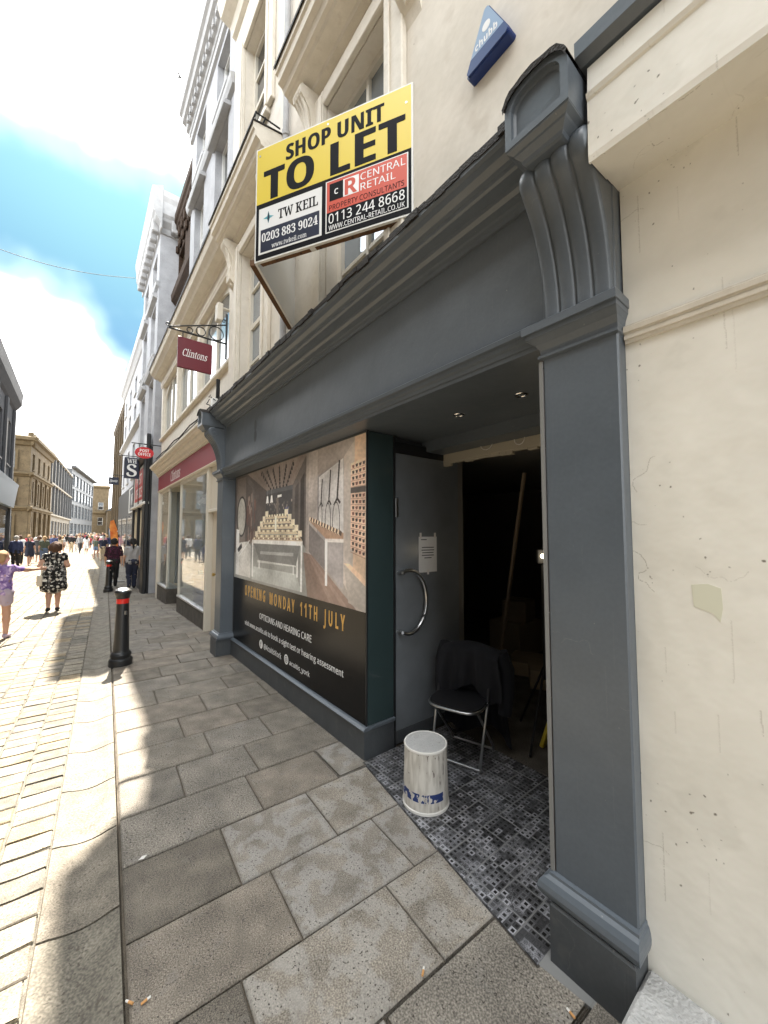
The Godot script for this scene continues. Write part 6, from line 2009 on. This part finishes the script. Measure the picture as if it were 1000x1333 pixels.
func street_things() -> void:
	bollard(Vector3(0.49, 0.0, -6.22), "black bollard with red band and silver cap nearest the camera by the channel")
	bollard(Vector3(0.80, gy(-15.2), -15.3), "farther black bollard beside the walkers at the kerb")
	# feather flag
	var o := thing("feather_flag", "orange and white feather flag standing beyond the walkers", "flag", Vector3(1.10, gy(-18.0), -18.2))
	var pl := MB.new()
	pl.tube([Vector3(0.12, 0, 0), Vector3(0.12, 1.3, 0), Vector3(0.08, 2.0, 0), Vector3(-0.06, 2.42, 0)], 0.014, 0.008, 6)
	pl.box(Vector3(-0.15, -0.02, -0.15), Vector3(0.35, 0.02, 0.15))
	part("pole", pl, M.iron, o)
	var fm := tmat("flag_cloth", stone_tex(64, 77, Color(0.75, 0.25, 0.05), Color(1.0, 0.80, 0.45), 0.03, 0.08, 0.7, Color(0.95, 0.93, 0.9), 170, 0.03), 1.0, Color(1, 1, 1), 0.7, null, 0.0, false)
	var fl := MB.new()
	fl.prism(PackedVector2Array([Vector2(0.11, 1.35), Vector2(0.075, 2.0), Vector2(-0.06, 2.40), Vector2(-0.17, 2.34), Vector2(-0.19, 2.1), Vector2(-0.14, 1.7), Vector2(-0.02, 1.42)]), Vector3(0, 0, -0.008), Vector3.RIGHT, Vector3.UP, Vector3(0, 0, 0.012))
	part("banner", fl, fm, o)
	# overhead wire, held by a chimney on the building opposite
	var w := MB.new()
	var pts := []
	for i in 21:
		var t := i / 20.0
		pts.append(Vector3(lerpf(-4.3, 2.25, t), lerpf(12.65, 13.45, t) - 0.5 * sin(PI * t), -20.0))
	w.tube(pts, 0.012, 0.012, 5)
	tag(part("overhead_wire", w, M.iron, self), "thin black wire strung across the street high up", "wire")
	o = thing("chimney_stack", "grey chimney stack on the roof at the left edge", "chimney", Vector3(-5.2, 9.2, -20.0))
	pbox("stack", Vector3(-0.9, 0, -0.6), Vector3(0.9, 4.0, 0.6), M.grey_stone, o, 0.03)
	pbox("cap", Vector3(-1.0, 4.001, -0.7), Vector3(1.0, 4.2, 0.7), M.grey_stone, o, 0.03)
	# cables and a small box where the two shopfronts meet
	o = thing("cable_bundle", "tangle of black cables and small white box above the join of the two shopfronts", "cables", Vector3(1.60, 3.66, -6.16))
	var cb := MB.new()
	for k in 9:
		var ps := []
		var r := RandomNumberGenerator.new()
		r.seed = 60 + k
		var a := Vector3(r.randf_range(-0.06, 0.08), r.randf_range(0.0, 0.1), r.randf_range(-0.25, 0.15))
		for i in 5:
			ps.append(a)
			a += Vector3(r.randf_range(-0.06, 0.06), r.randf_range(-0.03, 0.08), r.randf_range(-0.04, 0.07))
		cb.tube(ps, 0.008, 0.007, 5)
	var lg := []
	for i in 12:
		lg.append(Vector3(-0.06 + 0.01 * sin(i * 1.7), 0.05 + 0.012 * sin(i * 2.3), -0.05 - i * 0.5))
	cb.tube(lg, 0.012, 0.012, 6)
	part("cables", cb, M.black_matt, o)
	pbox("junction_box", Vector3(-0.09, -0.02, -0.03), Vector3(0.0, 0.13, 0.06), M.white_paint, o, 0.008)
	pbox("strut", Vector3(-0.02, 0.10, -0.02), Vector3(0.03, 0.45, 0.02), M.black_matt, o, 0.004)
	# floodlight on the card shop pier
	o = thing("floodlight", "small cream floodlight fixed beside the card shop bay window", "light fitting", Vector3(1.76, 5.05, -6.2))
	pbox("arm", Vector3(-0.14, 0.22, -0.02), Vector3(0.04, 0.25, 0.02), M.cream_paint, o, 0.004)
	pbox("head", Vector3(-0.20, 0.0, -0.07), Vector3(-0.11, 0.28, 0.07), M.cream_paint, o, 0.012)
	# litter
	var butts := [[550, Vector3(1.118, 0.006, -1.163), 0.6, "orange tipped cigarette end on the slab in front of the porch"], [1, Vector3(0.205, 0.006, -1.76), 2.2, "cigarette end in the joint between channel and slabs"], [2, Vector3(1.44, 0.006, -0.74), 1.4, "pale cigarette end near the foot of the grey pilaster"], [3, Vector3(0.253, 0.006, -1.729), 0.2, "white cigarette end on the slab by the channel"]]
	for k in butts:
		o = thing("cigarette_end", k[3], "litter", k[1], k[2], "cigarette ends on the pavement")
		var b := MB.new()
		b.tube([Vector3(-0.016, 0.002, 0), Vector3(0.004, 0.002, 0)], 0.0042, 0.0042, 8)
		part("filter", b, M.filter, o)
		b = MB.new()
		b.tube([Vector3(0.004, 0.002, 0), Vector3(0.016, 0.002, 0)], 0.0041, 0.0036, 8)
		part("paper", b, M.litter, o)
	o = thing("paper_scrap", "crumpled white paper scrap lying on the slab beside the channel", "litter", Vector3(0.326, 0.004, -2.47), 0.4)
	var sc := MB.new()
	for i in 4:
		var a := i * 1.6
		var p0 := Vector3(cos(a) * 0.024, 0.002, sin(a) * 0.013); var p1 := Vector3(cos(a + 1.6) * 0.026, 0.004 + 0.003 * (i % 2), sin(a + 1.6) * 0.012)
		sc.tri(Vector3(0, 0.009, 0), p0, p1, Vector3.UP, Vector3.UP, Vector3.UP)
	part("scrap", sc, M.litter, o)
	# gull
	o = thing("gull", "grey gull gliding high above the street", "bird", Vector3(6.0, 45.3, -39.0), 0.8)
	var gl := MB.new()
	gl.lathe(PackedVector2Array([Vector2(0, -0.26), Vector2(0.04, -0.2), Vector2(0.075, -0.02), Vector2(0.06, 0.12), Vector2(0.04, 0.17), Vector2(0.045, 0.2), Vector2(0.012, 0.25), Vector2(0, 0.29)]), Vector3.ZERO, 10)
	var gb := part("body", gl, M.panel_grey, o)
	gb.rotation.x = PI / 2
	for s in [-1.0, 1.0]:
		var wg := MB.new()
		wg.quad(Vector3(0, 0.02, 0.1), Vector3(s * 0.3, 0.12, 0.12), Vector3(s * 0.3, 0.12, -0.04), Vector3(0, 0.02, -0.1), Vector3.UP)
		wg.quad(Vector3(s * 0.3, 0.12, 0.12), Vector3(s * 0.62, 0.03, -0.02), Vector3(s * 0.60, 0.03, -0.07), Vector3(s * 0.3, 0.12, -0.04), Vector3.UP)
		part("wing", wg, M.panel_grey, o)

# ---------------------------------------------------------------- people
# smooth union of tapered capsules [a, b, ra, rb] meshed as surface nets
func nets(bones: Array, cell: float, k: float, out: MB = null, fold := 0.0) -> MB:
	if out == null:
		out = MB.new()
	var lo := Vector3(1e9, 1e9, 1e9)
	var hi := -lo
	for b in bones:
		var r: float = maxf(b[2], b[3]) + cell * 2.5
		lo = lo.min(b[0] - Vector3(r, r, r)).min(b[1] - Vector3(r, r, r))
		hi = hi.max(b[0] + Vector3(r, r, r)).max(b[1] + Vector3(r, r, r))
	var nx := int((hi.x - lo.x) / cell) + 2
	var ny := int((hi.y - lo.y) / cell) + 2
	var nz := int((hi.z - lo.z) / cell) + 2
	var g := PackedFloat32Array()
	g.resize(nx * ny * nz)
	g.fill(1.0)
	for b in bones:
		var a: Vector3 = b[0]
		var ab: Vector3 = b[1] - b[0]
		var l2 := maxf(ab.length_squared(), 1e-9)
		var ra: float = b[2]
		var dr: float = b[3] - b[2]
		var r: float = maxf(b[2], b[3]) + maxf(cell * 2.0, k)
		var p0 := ((a.min(b[1]) - Vector3(r, r, r)) - lo) / cell
		var p1 := ((a.max(b[1]) + Vector3(r, r, r)) - lo) / cell
		for iz in range(maxi(0, int(p0.z)), mini(nz, int(p1.z) + 2)):
			for iy in range(maxi(0, int(p0.y)), mini(ny, int(p1.y) + 2)):
				var i := (iz * ny + iy) * nx
				for ix in range(maxi(0, int(p0.x)), mini(nx, int(p1.x) + 2)):
					var q := lo + Vector3(ix, iy, iz) * cell - a
					var t := clampf(q.dot(ab) / l2, 0.0, 1.0)
					var d := (q - ab * t).length() - ra - dr * t
					var o := g[i + ix]
					var h := maxf(k - absf(d - o), 0.0) / k
					g[i + ix] = minf(d, o) - h * h * k * 0.25
	if fold > 0.0:
		# creases in cloth
		var fn := FastNoiseLite.new()
		fn.seed = bones.size()
		fn.frequency = 1.0
		fn.fractal_octaves = 2
		for iz in nz:
			for iy in ny:
				var i := (iz * ny + iy) * nx
				for ix in nx:
					if absf(g[i + ix]) < 0.04:
						var q := lo + Vector3(ix, iy, iz) * cell
						g[i + ix] += fold * fn.get_noise_3d(q.x * 9.0, q.y * 6.0, q.z * 9.0)
	var sx := 1
	var sy := nx
	var sz := nx * ny
	var id := {}
	var vs := PackedVector3Array()
	var lim := cell * 1.8
	for iz in nz - 1:
		for iy in ny - 1:
			var row := (iz * ny + iy) * nx
			for ix in nx - 1:
				var i := row + ix
				if absf(g[i]) > lim:
					continue
				var s := 0
				var e := Vector3.ZERO
				var c := 0
				for m in 8:
					var j := i + (m & 1) * sx + ((m >> 1) & 1) * sy + ((m >> 2) & 1) * sz
					if g[j] < 0.0:
						s |= 1 << m
				if s == 0 or s == 255:
					continue
				for m in 8:
					for ax in 3:
						if m & (1 << ax):
							continue
						var m2 := m | (1 << ax)
						if ((s >> m) & 1) != ((s >> m2) & 1):
							var v0 := g[i + (m & 1) * sx + ((m >> 1) & 1) * sy + ((m >> 2) & 1) * sz]
							var v1 := g[i + (m2 & 1) * sx + ((m2 >> 1) & 1) * sy + ((m2 >> 2) & 1) * sz]
							var t := v0 / (v0 - v1)
							e += Vector3((m & 1) + (t if ax == 0 else 0.0), ((m >> 1) & 1) + (t if ax == 1 else 0.0), ((m >> 2) & 1) + (t if ax == 2 else 0.0))
							c += 1
				id[i] = vs.size()
				vs.append(lo + (Vector3(ix, iy, iz) + e / c) * cell)
	var ns := PackedVector3Array()
	ns.resize(vs.size())
	var qs := []
	for i in id:
		var base: bool = g[i] < 0.0
		for ax in 3:
			var st1: int = [sx, sy, sz][ax]
			var u: int = [sy, sz, sx][ax]
			var w: int = [sz, sx, sy][ax]
			if (g[i + st1] < 0.0) == base:
				continue
			if not (id.has(i - u) and id.has(i - w) and id.has(i - u - w)):
				continue
			var a: int = id[i]; var b: int = id[i - u]; var c: int = id[i - u - w]; var d: int = id[i - w]
			var nn := (vs[c] - vs[a]).cross(vs[d] - vs[b])
			var dirv: Vector3 = [Vector3.RIGHT, Vector3.UP, Vector3.BACK][ax]
			if not base:
				dirv = -dirv
			if nn.dot(dirv) < 0.0:
				nn = -nn
			for z in [a, b, c, d]:
				ns[z] += nn
			qs.append([a, b, c, d])
	for i in ns.size():
		ns[i] = ns[i].normalized()
	for q in qs:
		out.squad(vs[q[0]], vs[q[1]], vs[q[2]], vs[q[3]], ns[q[0]], ns[q[1]], ns[q[2]], ns[q[3]])
	return out

# joints of a figure that faces -z. opt: stride, lift, arms = [[elbow, wrist], [elbow, wrist]] offsets from the shoulder, turn of the head
func joints(H: float, opt: Dictionary) -> Dictionary:
	var k := H / 1.70
	var stride: float = opt.get("stride", 0.18)
	var j := {}
	j.k = k
	j.neck = Vector3(0, 1.43, 0.015) * k
	j.head = Vector3(0, 1.60, -0.005) * k + opt.get("head", Vector3.ZERO)
	for s in [-1, 1]:
		var t: float = stride * s
		var hip := Vector3(0.088 * s, 0.90, 0) * k
		var ankle := Vector3(0.085 * s, 0.085 + (0.06 if t < 0 else 0.0) * opt.get("lift", 1.0) * absf(stride) / 0.18, 0) * k
		ankle.z = t * 1.0 * k * -1.0
		var knee := (hip + ankle) * 0.5 + Vector3(0, 0.01, -0.04 - (0.05 if t < 0 else 0.0)) * k
		var toe := ankle + Vector3(0.02 * s, -0.045 - (0.035 if t < 0 else 0.0) * opt.get("lift", 1.0), -0.15) * k
		j["leg%d" % s] = [hip, knee, ankle, toe]
		var sh := Vector3(0.175 * s, 1.385, 0.01) * k
		var arms: Array = opt.get("arms", [])
		var el := sh + Vector3(0.05 * s, -0.28, t * 0.25) * k
		var wr := el + Vector3(0.0, -0.23, t * 0.6 - 0.05) * k
		if arms.size() == 2 and arms[(s + 1) / 2] != null:
			el = sh + arms[(s + 1) / 2][0] * k
			wr = el + arms[(s + 1) / 2][1] * k
		j["arm%d" % s] = [sh, el, wr]
	return j

func hand_bones(wr: Vector3, d: Vector3, k: float, side: float) -> Array:
	var up := Vector3.UP if absf(d.y) < 0.8 else Vector3.FORWARD
	var e := d.cross(up).normalized()
	var f := e.cross(d).normalized()
	var out := []
	out.append([wr, wr + d * 0.05 * k, 0.020 * k, 0.024 * k])
	out.append([wr + d * 0.05 * k - f * 0.018 * k, wr + d * 0.085 * k - f * 0.02 * k, 0.016 * k, 0.013 * k])
	out.append([wr + d * 0.05 * k + f * 0.018 * k, wr + d * 0.09 * k + f * 0.02 * k, 0.016 * k, 0.013 * k])
	for i in 4:
		var o := (i - 1.5) * 0.017 * k
		var ln: float = [0.055, 0.070, 0.075, 0.065][i] * k
		var a := wr + d * 0.088 * k + f * o
		var b := a + (d + f * (i - 1.5) * 0.05).normalized() * ln * 0.55
		var c := b + (d + e * 0.35 * side + f * (i - 1.5) * 0.05).normalized() * ln * 0.5
		out.append([a, b, 0.0085 * k, 0.0078 * k])
		out.append([b, c, 0.0078 * k, 0.0066 * k])
	var tb := wr + d * 0.03 * k + f * 0.022 * k
	var tm := tb + (d * 0.7 + f * 0.8).normalized() * 0.035 * k
	out.append([tb, tm, 0.011 * k, 0.0095 * k])
	out.append([tm, tm + (d + f * 0.15).normalized() * 0.032 * k, 0.0095 * k, 0.0075 * k])
	return out

func grow(bones: Array, by: float) -> Array:
	var o := []
	for b in bones:
		o.append([b[0], b[1], b[2] + by, b[3] + by])
	return o

# style keys: skin, hair, top, bottom, shoes (materials); sleeve 0..2, kind "trousers" / "dress" / "shorts" / "skirt"; hair_kind
func person(label: String, at: Vector3, turn: float, H: float, opt: Dictionary, cell := 0.016, group := "") -> Node3D:
	var o := thing("person", label, "person", at, turn, group)
	var j := joints(H, opt)
	var k: float = j.k
	var wd: float = opt.get("wide", 1.0)
	var fine := cell < 0.02
	var torso := []
	for s in [-1.0, 1.0]:
		torso.append([Vector3(s * 0.075 * wd, 0.93, 0.005) * k, Vector3(s * 0.062 * wd, 1.10, 0) * k, 0.108 * k * wd, 0.095 * k * wd])
		torso.append([Vector3(s * 0.062 * wd, 1.10, 0) * k, Vector3(s * 0.080 * wd, 1.32, 0.0) * k, 0.095 * k * wd, 0.098 * k])
		torso.append([Vector3(s * 0.06, 1.37, 0.01) * k, Vector3(s * 0.165, 1.385, 0.01) * k, 0.070 * k, 0.056 * k])
	torso.append([Vector3(0, 1.38, 0.012) * k, j.neck, 0.085 * k, 0.055 * k])
	var arms := []
	var legs := []
	var feet := []
	for s in [-1, 1]:
		var a: Array = j["arm%d" % s]
		arms.append([[a[0], a[1], 0.052 * k * wd, 0.042 * k * wd], [a[1], a[2], 0.041 * k * wd, 0.027 * k]])
		var l: Array = j["leg%d" % s]
		legs.append([[l[0], l[1], 0.090 * k * wd, 0.060 * k], [l[1], l[1].lerp(l[2], 0.3), 0.060 * k, 0.058 * k], [l[1].lerp(l[2], 0.3), l[2], 0.058 * k, 0.037 * k]])
		feet.append([l[2] + Vector3(0, -0.03, 0.025) * k, l[3], 0.040 * k, 0.030 * k])
	var hd: Vector3 = j.head
	var tw: float = opt.get("face", 0.0)
	var hb := Basis(Vector3.UP, tw)
	var head := [[hd + hb * Vector3(0, 0.025, 0.02) * k, hd + hb * Vector3(0, 0.035, -0.015) * k, 0.094 * k, 0.090 * k], [hd + hb * Vector3(0, -0.03, -0.035) * k, hd + hb * Vector3(0, -0.075, -0.055) * k, 0.066 * k, 0.042 * k], [j.neck - Vector3(0, 0.03, 0) * k, hd + Vector3(0, -0.04, 0.01) * k, 0.052 * k, 0.055 * k]]
	if fine:
		head.append([hd + hb * Vector3(0, 0.005, -0.10) * k, hd + hb * Vector3(0, -0.028, -0.118) * k, 0.010 * k, 0.015 * k])
		for s in [-1.0, 1.0]:
			head.append([hd + hb * Vector3(s * 0.094, 0.012, 0.01) * k, hd + hb * Vector3(s * 0.094, -0.025, 0.005) * k, 0.014 * k, 0.011 * k])
			head.append([hd + hb * Vector3(s * 0.045, -0.005, -0.083) * k, hd + hb * Vector3(s * 0.055, -0.02, -0.075) * k, 0.016 * k, 0.018 * k])
		head.append([hd + hb * Vector3(-0.02, -0.062, -0.098) * k, hd + hb * Vector3(0.02, -0.062, -0.098) * k, 0.009 * k, 0.009 * k])
	# body: one continuous skin
	var body := torso.duplicate()
	for a in arms:
		body.append_array(a)
	for l in legs:
		body.append_array(l)
	body.append_array(feet)
	body.append_array(head)
	if not fine:
		for s in [-1, 1]:
			var a: Array = j["arm%d" % s]
			var d: Vector3 = (a[2] - a[1]).normalized()
			body.append([a[2], a[2] + d * 0.12 * k, 0.028 * k, 0.022 * k])
	var mesh := nets(body, cell, 0.03)
	if fine:
		for s in [-1, 1]:
			var a: Array = j["arm%d" % s]
			var d: Vector3 = (a[2] - a[1]).normalized()
			nets(hand_bones(a[2] - d * 0.012, d, k, float(s)), 0.005, 0.008, mesh)
	part("body", mesh, opt.get("skin", M.skin), o)
	# clothing
	var sl: float = opt.get("sleeve", 1.0)
	var kind: String = opt.get("kind", "trousers")
	var top := grow(torso, 0.014 * k)
	for a in arms:
		if sl > 0.0:
			var e: Vector3 = a[0][0].lerp(a[0][1], minf(sl, 1.0))
			top.append([a[0][0], e, a[0][2] + 0.016 * k, a[0][3] + 0.018 * k])
		if sl > 1.0:
			top.append([a[1][0], a[1][0].lerp(a[1][1], sl - 1.0), a[1][2] + 0.016 * k, a[1][3] + 0.016 * k])
	if kind == "dress" or kind == "long_dress":
		var hem: float = (0.52 if kind == "dress" else 0.36) * k
		for s in [-1.0, 1.0]:
			for q in [-0.05, 0.05]:
				top.append([Vector3(s * 0.07 * wd, 0.98 * k, q * 0.5), Vector3(s * 0.11 * wd, hem + 0.1 * k, q * 1.3), 0.115 * k * wd, 0.105 * k * wd])
		top.append([Vector3(0, 0.98 * k, 0), Vector3(0, hem + 0.09 * k, 0), 0.13 * k, 0.14 * k * wd])
	part("dress" if kind.ends_with("dress") else "top", nets(top, cell, 0.03, null, 0.022 * k if cell < 0.03 else 0.0), opt.get("top", M.cloth_grey), o)
	if kind == "trousers" or kind == "shorts":
		var tr := [[Vector3(-0.07 * wd, 0.94, 0.005) * k, Vector3(0.07 * wd, 0.94, 0.005) * k, 0.122 * k * wd, 0.122 * k * wd]]
		for l in legs:
			if kind == "shorts":
				tr.append([l[0][0], l[0][0].lerp(l[0][1], 0.42), l[0][2] + 0.020 * k, l[0][3] + 0.040 * k])
			else:
				tr.append_array(grow(l, 0.018 * k))
		part("trousers" if kind == "trousers" else "shorts", nets(tr, cell, 0.03, null, 0.020 * k if cell < 0.03 else 0.0), opt.get("bottom", M.cloth_navy), o)
	elif kind == "skirt":
		var skb := []
		for s in [-1.0, 1.0]:
			skb.append([Vector3(s * 0.06, 0.98, 0) * k, Vector3(s * 0.09, 0.62, 0) * k, 0.115 * k, 0.14 * k])
		part("skirt", nets(skb, cell, 0.03), opt.get("bottom", M.cloth_navy), o)
	if fine:
		for f in feet:
			part("shoe", nets(grow([f], 0.008 * k), cell * 0.7, 0.02), opt.get("shoes", M.cloth_black), o)
	# hair
	var hk: String = opt.get("hair_kind", "short")
	var hair := [[hd + hb * Vector3(0, 0.045, 0.030) * k, hd + hb * Vector3(0, 0.055, -0.005) * k, 0.098 * k, 0.092 * k], [hd + hb * Vector3(-0.03, 0.0, 0.05) * k, hd + hb * Vector3(0.03, 0.0, 0.05) * k, 0.085 * k, 0.085 * k]]
	if hk == "bob":
		for s in [-1.0, 1.0]:
			hair.append([hd + hb * Vector3(s * 0.06, 0.05, 0.02) * k, hd + hb * Vector3(s * 0.085, -0.04, 0.035) * k, 0.062 * k, 0.052 * k])
		hair.append([hd + hb * Vector3(0, 0.0, 0.06) * k, hd + hb * Vector3(0, -0.06, 0.06) * k, 0.085 * k, 0.07 * k])
	elif hk == "ponytail":
		hair.append([hd + hb * Vector3(0, 0.02, 0.10) * k, hd + hb * Vector3(0, -0.07, 0.14) * k, 0.035 * k, 0.04 * k])
		hair.append([hd + hb * Vector3(0, -0.07, 0.14) * k, hd + hb * Vector3(0, -0.22, 0.12) * k, 0.04 * k, 0.018 * k])
	elif hk == "long":
		for s in [-1.0, 0.0, 1.0]:
			hair.append([hd + hb * Vector3(s * 0.05, 0.0, 0.06) * k, hd + hb * Vector3(s * 0.06, -0.20, 0.085) * k, 0.055 * k, 0.035 * k])
	part("hair", nets(hair, cell * 0.8, 0.025, null, 0.016 * k), opt.get("hair", M.hair_brown), o)
	return o

func cloth_tex(called: String, tex: ImageTexture, scale: float, c := Color.WHITE) -> void:
	var m := tmat(called, tex, scale, c, 0.9, null, 0.0, false)

func people() -> void:
	var col := {"skin": lin(0.46, 0.27, 0.19), "skin_dark": lin(0.30, 0.17, 0.11), "hair_brown": lin(0.07, 0.035, 0.02), "hair_black": lin(0.012, 0.010, 0.010), "hair_fair": lin(0.32, 0.20, 0.10), "hair_grey": lin(0.36, 0.34, 0.32), "cloth_grey": lin(0.30, 0.30, 0.31), "cloth_navy": lin(0.018, 0.022, 0.045), "cloth_black": lin(0.014, 0.014, 0.016), "cloth_white": lin(0.70, 0.70, 0.70), "cloth_blue": lin(0.030, 0.042, 0.11), "cloth_red": lin(0.30, 0.035, 0.05), "cloth_pink": lin(0.58, 0.28, 0.32), "cloth_mauve": lin(0.38, 0.32, 0.40), "cloth_sand": lin(0.46, 0.38, 0.27), "cloth_green": lin(0.06, 0.075, 0.055), "cloth_denim": lin(0.08, 0.12, 0.21), "cloth_charcoal": lin(0.05, 0.05, 0.055), "bag_cream": lin(0.55, 0.5, 0.42)}
	for c in col:
		mat(c, col[c], 0.85 if not c.begins_with("skin") else 0.55)
	cloth_tex("floral", stone_tex(256, 83, Color(0.03, 0.03, 0.035), Color(0.08, 0.08, 0.085), 0.02, 0.1, 0.5, Color(0.84, 0.83, 0.80), 150, 0.028), 1.6)
	cloth_tex("tie_dye", stone_tex(256, 85, Color(0.22, 0.12, 0.42), Color(0.80, 0.72, 0.84), 0.022, 0.05, 0.85, Color(0.80, 0.72, 0.84), 190, 0.03), 1.5)
	cloth_tex("purple_print", stone_tex(256, 87, Color(0.04, 0.03, 0.05), Color(0.10, 0.06, 0.10), 0.02, 0.1, 0.5, Color(0.42, 0.13, 0.30), 158, 0.05), 2.0)
	# girl pointing at the left edge
	person("girl in a purple tie dye shirt and lilac shorts pointing with her arm", Vector3(-0.99, gy(-8.9), -8.95), -0.15, 1.43, {"stride": 0.12, "arms": [null, [Vector3(0.17, -0.05, -0.18), Vector3(0.15, -0.005, -0.19)]], "top": M.tie_dye, "sleeve": 0.62, "kind": "shorts", "bottom": M.cloth_mauve, "hair": M.hair_fair, "hair_kind": "bob", "face": -0.9, "shoes": M.cloth_mauve}, 0.013)
	var fw := person("woman in a black and white floral dress walking away with a shoulder bag", Vector3(-0.42, gy(-11.8), -11.85), 0.02, 1.58, {"stride": 0.10, "wide": 1.18, "arms": [[Vector3(-0.10, -0.24, 0.04), Vector3(-0.02, 0.05, -0.22)], [Vector3(0.08, -0.24, 0.03), Vector3(-0.06, -0.06, -0.22)]], "top": M.floral, "sleeve": 0.35, "kind": "dress", "hair": M.hair_brown, "hair_kind": "bob", "shoes": M.cloth_black}, 0.013)
	var bg := thing("shoulder_bag", "cream shoulder bag hanging at the side of the floral dress woman", "bag", Vector3(-0.67, gy(-11.8) + 0.62, -11.83), 0.1)
	pbox("pouch", Vector3(-0.05, 0, -0.14), Vector3(0.05, 0.24, 0.14), M.bag_cream, bg, 0.02)
	var strp := MB.new()
	strp.tube([Vector3(0.02, 0.22, -0.10), Vector3(0.05, 0.50, -0.05), Vector3(0.09, 0.70, 0.0), Vector3(0.05, 0.50, 0.07), Vector3(0.02, 0.22, 0.10)], 0.010, 0.010, 6)
	part("strap", strp, M.bag_cream, bg)
	person("walker in a dark purple patterned top and black trousers", Vector3(0.98, gy(-16.4), -16.45), 0.0, 1.66, {"stride": 0.20, "top": M.purple_print, "sleeve": 0.9, "bottom": M.cloth_black, "hair": M.hair_black, "wide": 1.05}, 0.018)
	person("woman with a dark ponytail in a grey top and navy trousers", Vector3(1.45, gy(-15.6), -15.6), 0.05, 1.67, {"stride": 0.10, "top": M.cloth_grey, "sleeve": 0.7, "bottom": M.cloth_navy, "hair": M.hair_black, "hair_kind": "ponytail", "wide": 1.06}, 0.018)
	person("man in a blue jacket and black trousers near the left shops", Vector3(-2.54, gy(-27.6), -27.6), 0.0, 1.72, {"stride": 0.14, "top": M.cloth_blue, "sleeve": 1.9, "bottom": M.cloth_black, "hair": M.hair_grey, "wide": 1.1}, 0.024)
	person("woman in a dark grey knee length dress among the shoppers on the left", Vector3(-2.02, gy(-34.0), -33.5), 0.1, 1.68, {"stride": 0.12, "top": M.cloth_charcoal, "sleeve": 0.3, "kind": "dress", "hair": M.hair_brown, "hair_kind": "bob"}, 0.024)
	# the crowd further on: each built from a few figures, each with its own clothes
	var tops := [["white", "cloth_white"], ["black", "cloth_black"], ["red", "cloth_red"], ["pink", "cloth_pink"], ["navy", "cloth_navy"], ["grey", "cloth_grey"], ["sandy", "cloth_sand"], ["blue", "cloth_blue"], ["green", "cloth_green"]]
	var bots := [["black", "cloth_black"], ["denim", "cloth_denim"], ["grey", "cloth_charcoal"], ["sandy", "cloth_sand"], ["white", "cloth_white"]]
	var figs := []
	var seen := {}
	# [x, z] of the crowd
	var spots := [[-2.75, -31.5], [-2.25, -30.8], [-1.62, -31.0], [-2.35, -36.0], [-1.5, -39.0], [-3.3, -44], [-2.7, -46], [-2.0, -45], [-1.2, -47], [-0.55, -48], [0.1, -46], [0.55, -44], [1.32, -33.0], [1.05, -36.0], [1.55, -38.5], [1.9, -41], [1.5, -47], [2.2, -49], [0.9, -52], [-0.2, -55], [-1.0, -57], [-1.7, -56], [-2.4, -58], [0.4, -60], [1.2, -62], [2.0, -60], [2.7, -63], [-0.8, -66], [-1.6, -68], [0.6, -70], [1.5, -72], [2.4, -74], [3.1, -70], [-0.2, -78], [0.9, -82], [2.0, -85], [3.2, -88], [0.2, -92], [1.4, -95], [2.6, -98], [3.6, -94], [-1.25, -42], [-0.2, -50], [0.75, -56], [1.75, -54], [2.35, -56], [-1.35, -61], [-0.1, -63], [1.0, -66], [1.9, -67], [2.9, -67], [-2.0, -63], [0.0, -73], [1.1, -76], [2.0, -79], [3.0, -79], [0.5, -86], [1.7, -90], [2.9, -91]]
	for v in 5:
		figs.append(person("source", Vector3.ZERO, 0.0, [1.74, 1.64, 1.68, 1.58, 1.78][v], {"stride": [0.2, 0.14, 0.05, 0.17, 0.10][v], "kind": ["trousers", "dress", "trousers", "shorts", "trousers"][v], "sleeve": [1.8, 0.5, 0.7, 0.7, 1.0][v], "hair_kind": ["short", "long", "ponytail", "bob", "short"][v]}, 0.025))
	for i in spots.size():
		var f: Node3D = figs[i % 5] if i < 5 else figs[i % 5].duplicate()
		if i >= 5:
			f.name = numbered("person")
			add_child(f, true)
		var t: Array = tops[(i * 4 + i / 9) % 9]
		var b: Array = bots[(i * 3 + i / 5) % 5]
		var hairs := [["brown", "hair_brown"], ["black", "hair_black"], ["fair", "hair_fair"], ["grey", "hair_grey"]]
		var h: Array = hairs[(i + i / 4) % 4]
		f.position = Vector3(spots[i][0], gy(spots[i][1]), spots[i][1])
		f.rotation.y = [0.0, PI, 0.3, PI - 0.3, 0.1, PI + 0.4][(i * 5 + i / 3) % 6]
		for c in f.get_children():
			if c.name == "top" or c.name == "dress":
				c.material_override = M[t[1]]
			elif c.name == "trousers" or c.name == "shorts":
				c.material_override = M[b[1]]
			elif c.name == "hair":
				c.material_override = M[h[1]]
		var dist: String = "near the left shops" if spots[i][0] < -1.4 and spots[i][1] > -42 else ("by the right hand shops" if spots[i][0] > 1.0 and spots[i][1] > -50 else ("amid the crowd" if spots[i][1] > -64 else "far down the street"))
		var lb: String
		if i % 5 == 1:
			lb = "%s haired shopper in a %s dress %s" % [h[0], t[0], dist]
		else:
			lb = "%s haired shopper in %s top and %s %s %s" % [h[0], t[0], b[0], "shorts" if i % 5 == 3 else "trousers", dist]
		var tries := 0
		while seen.has(lb) and tries < 4:
			tries += 1
			h = hairs[(i + i / 4 + tries) % 4]
			lb = lb.substr(lb.find(" haired"))
			lb = h[0] + lb
			f.get_node("hair").material_override = M[h[1]]
		seen[lb] = true
		tag(f, lb, "person", "shoppers further along the street")
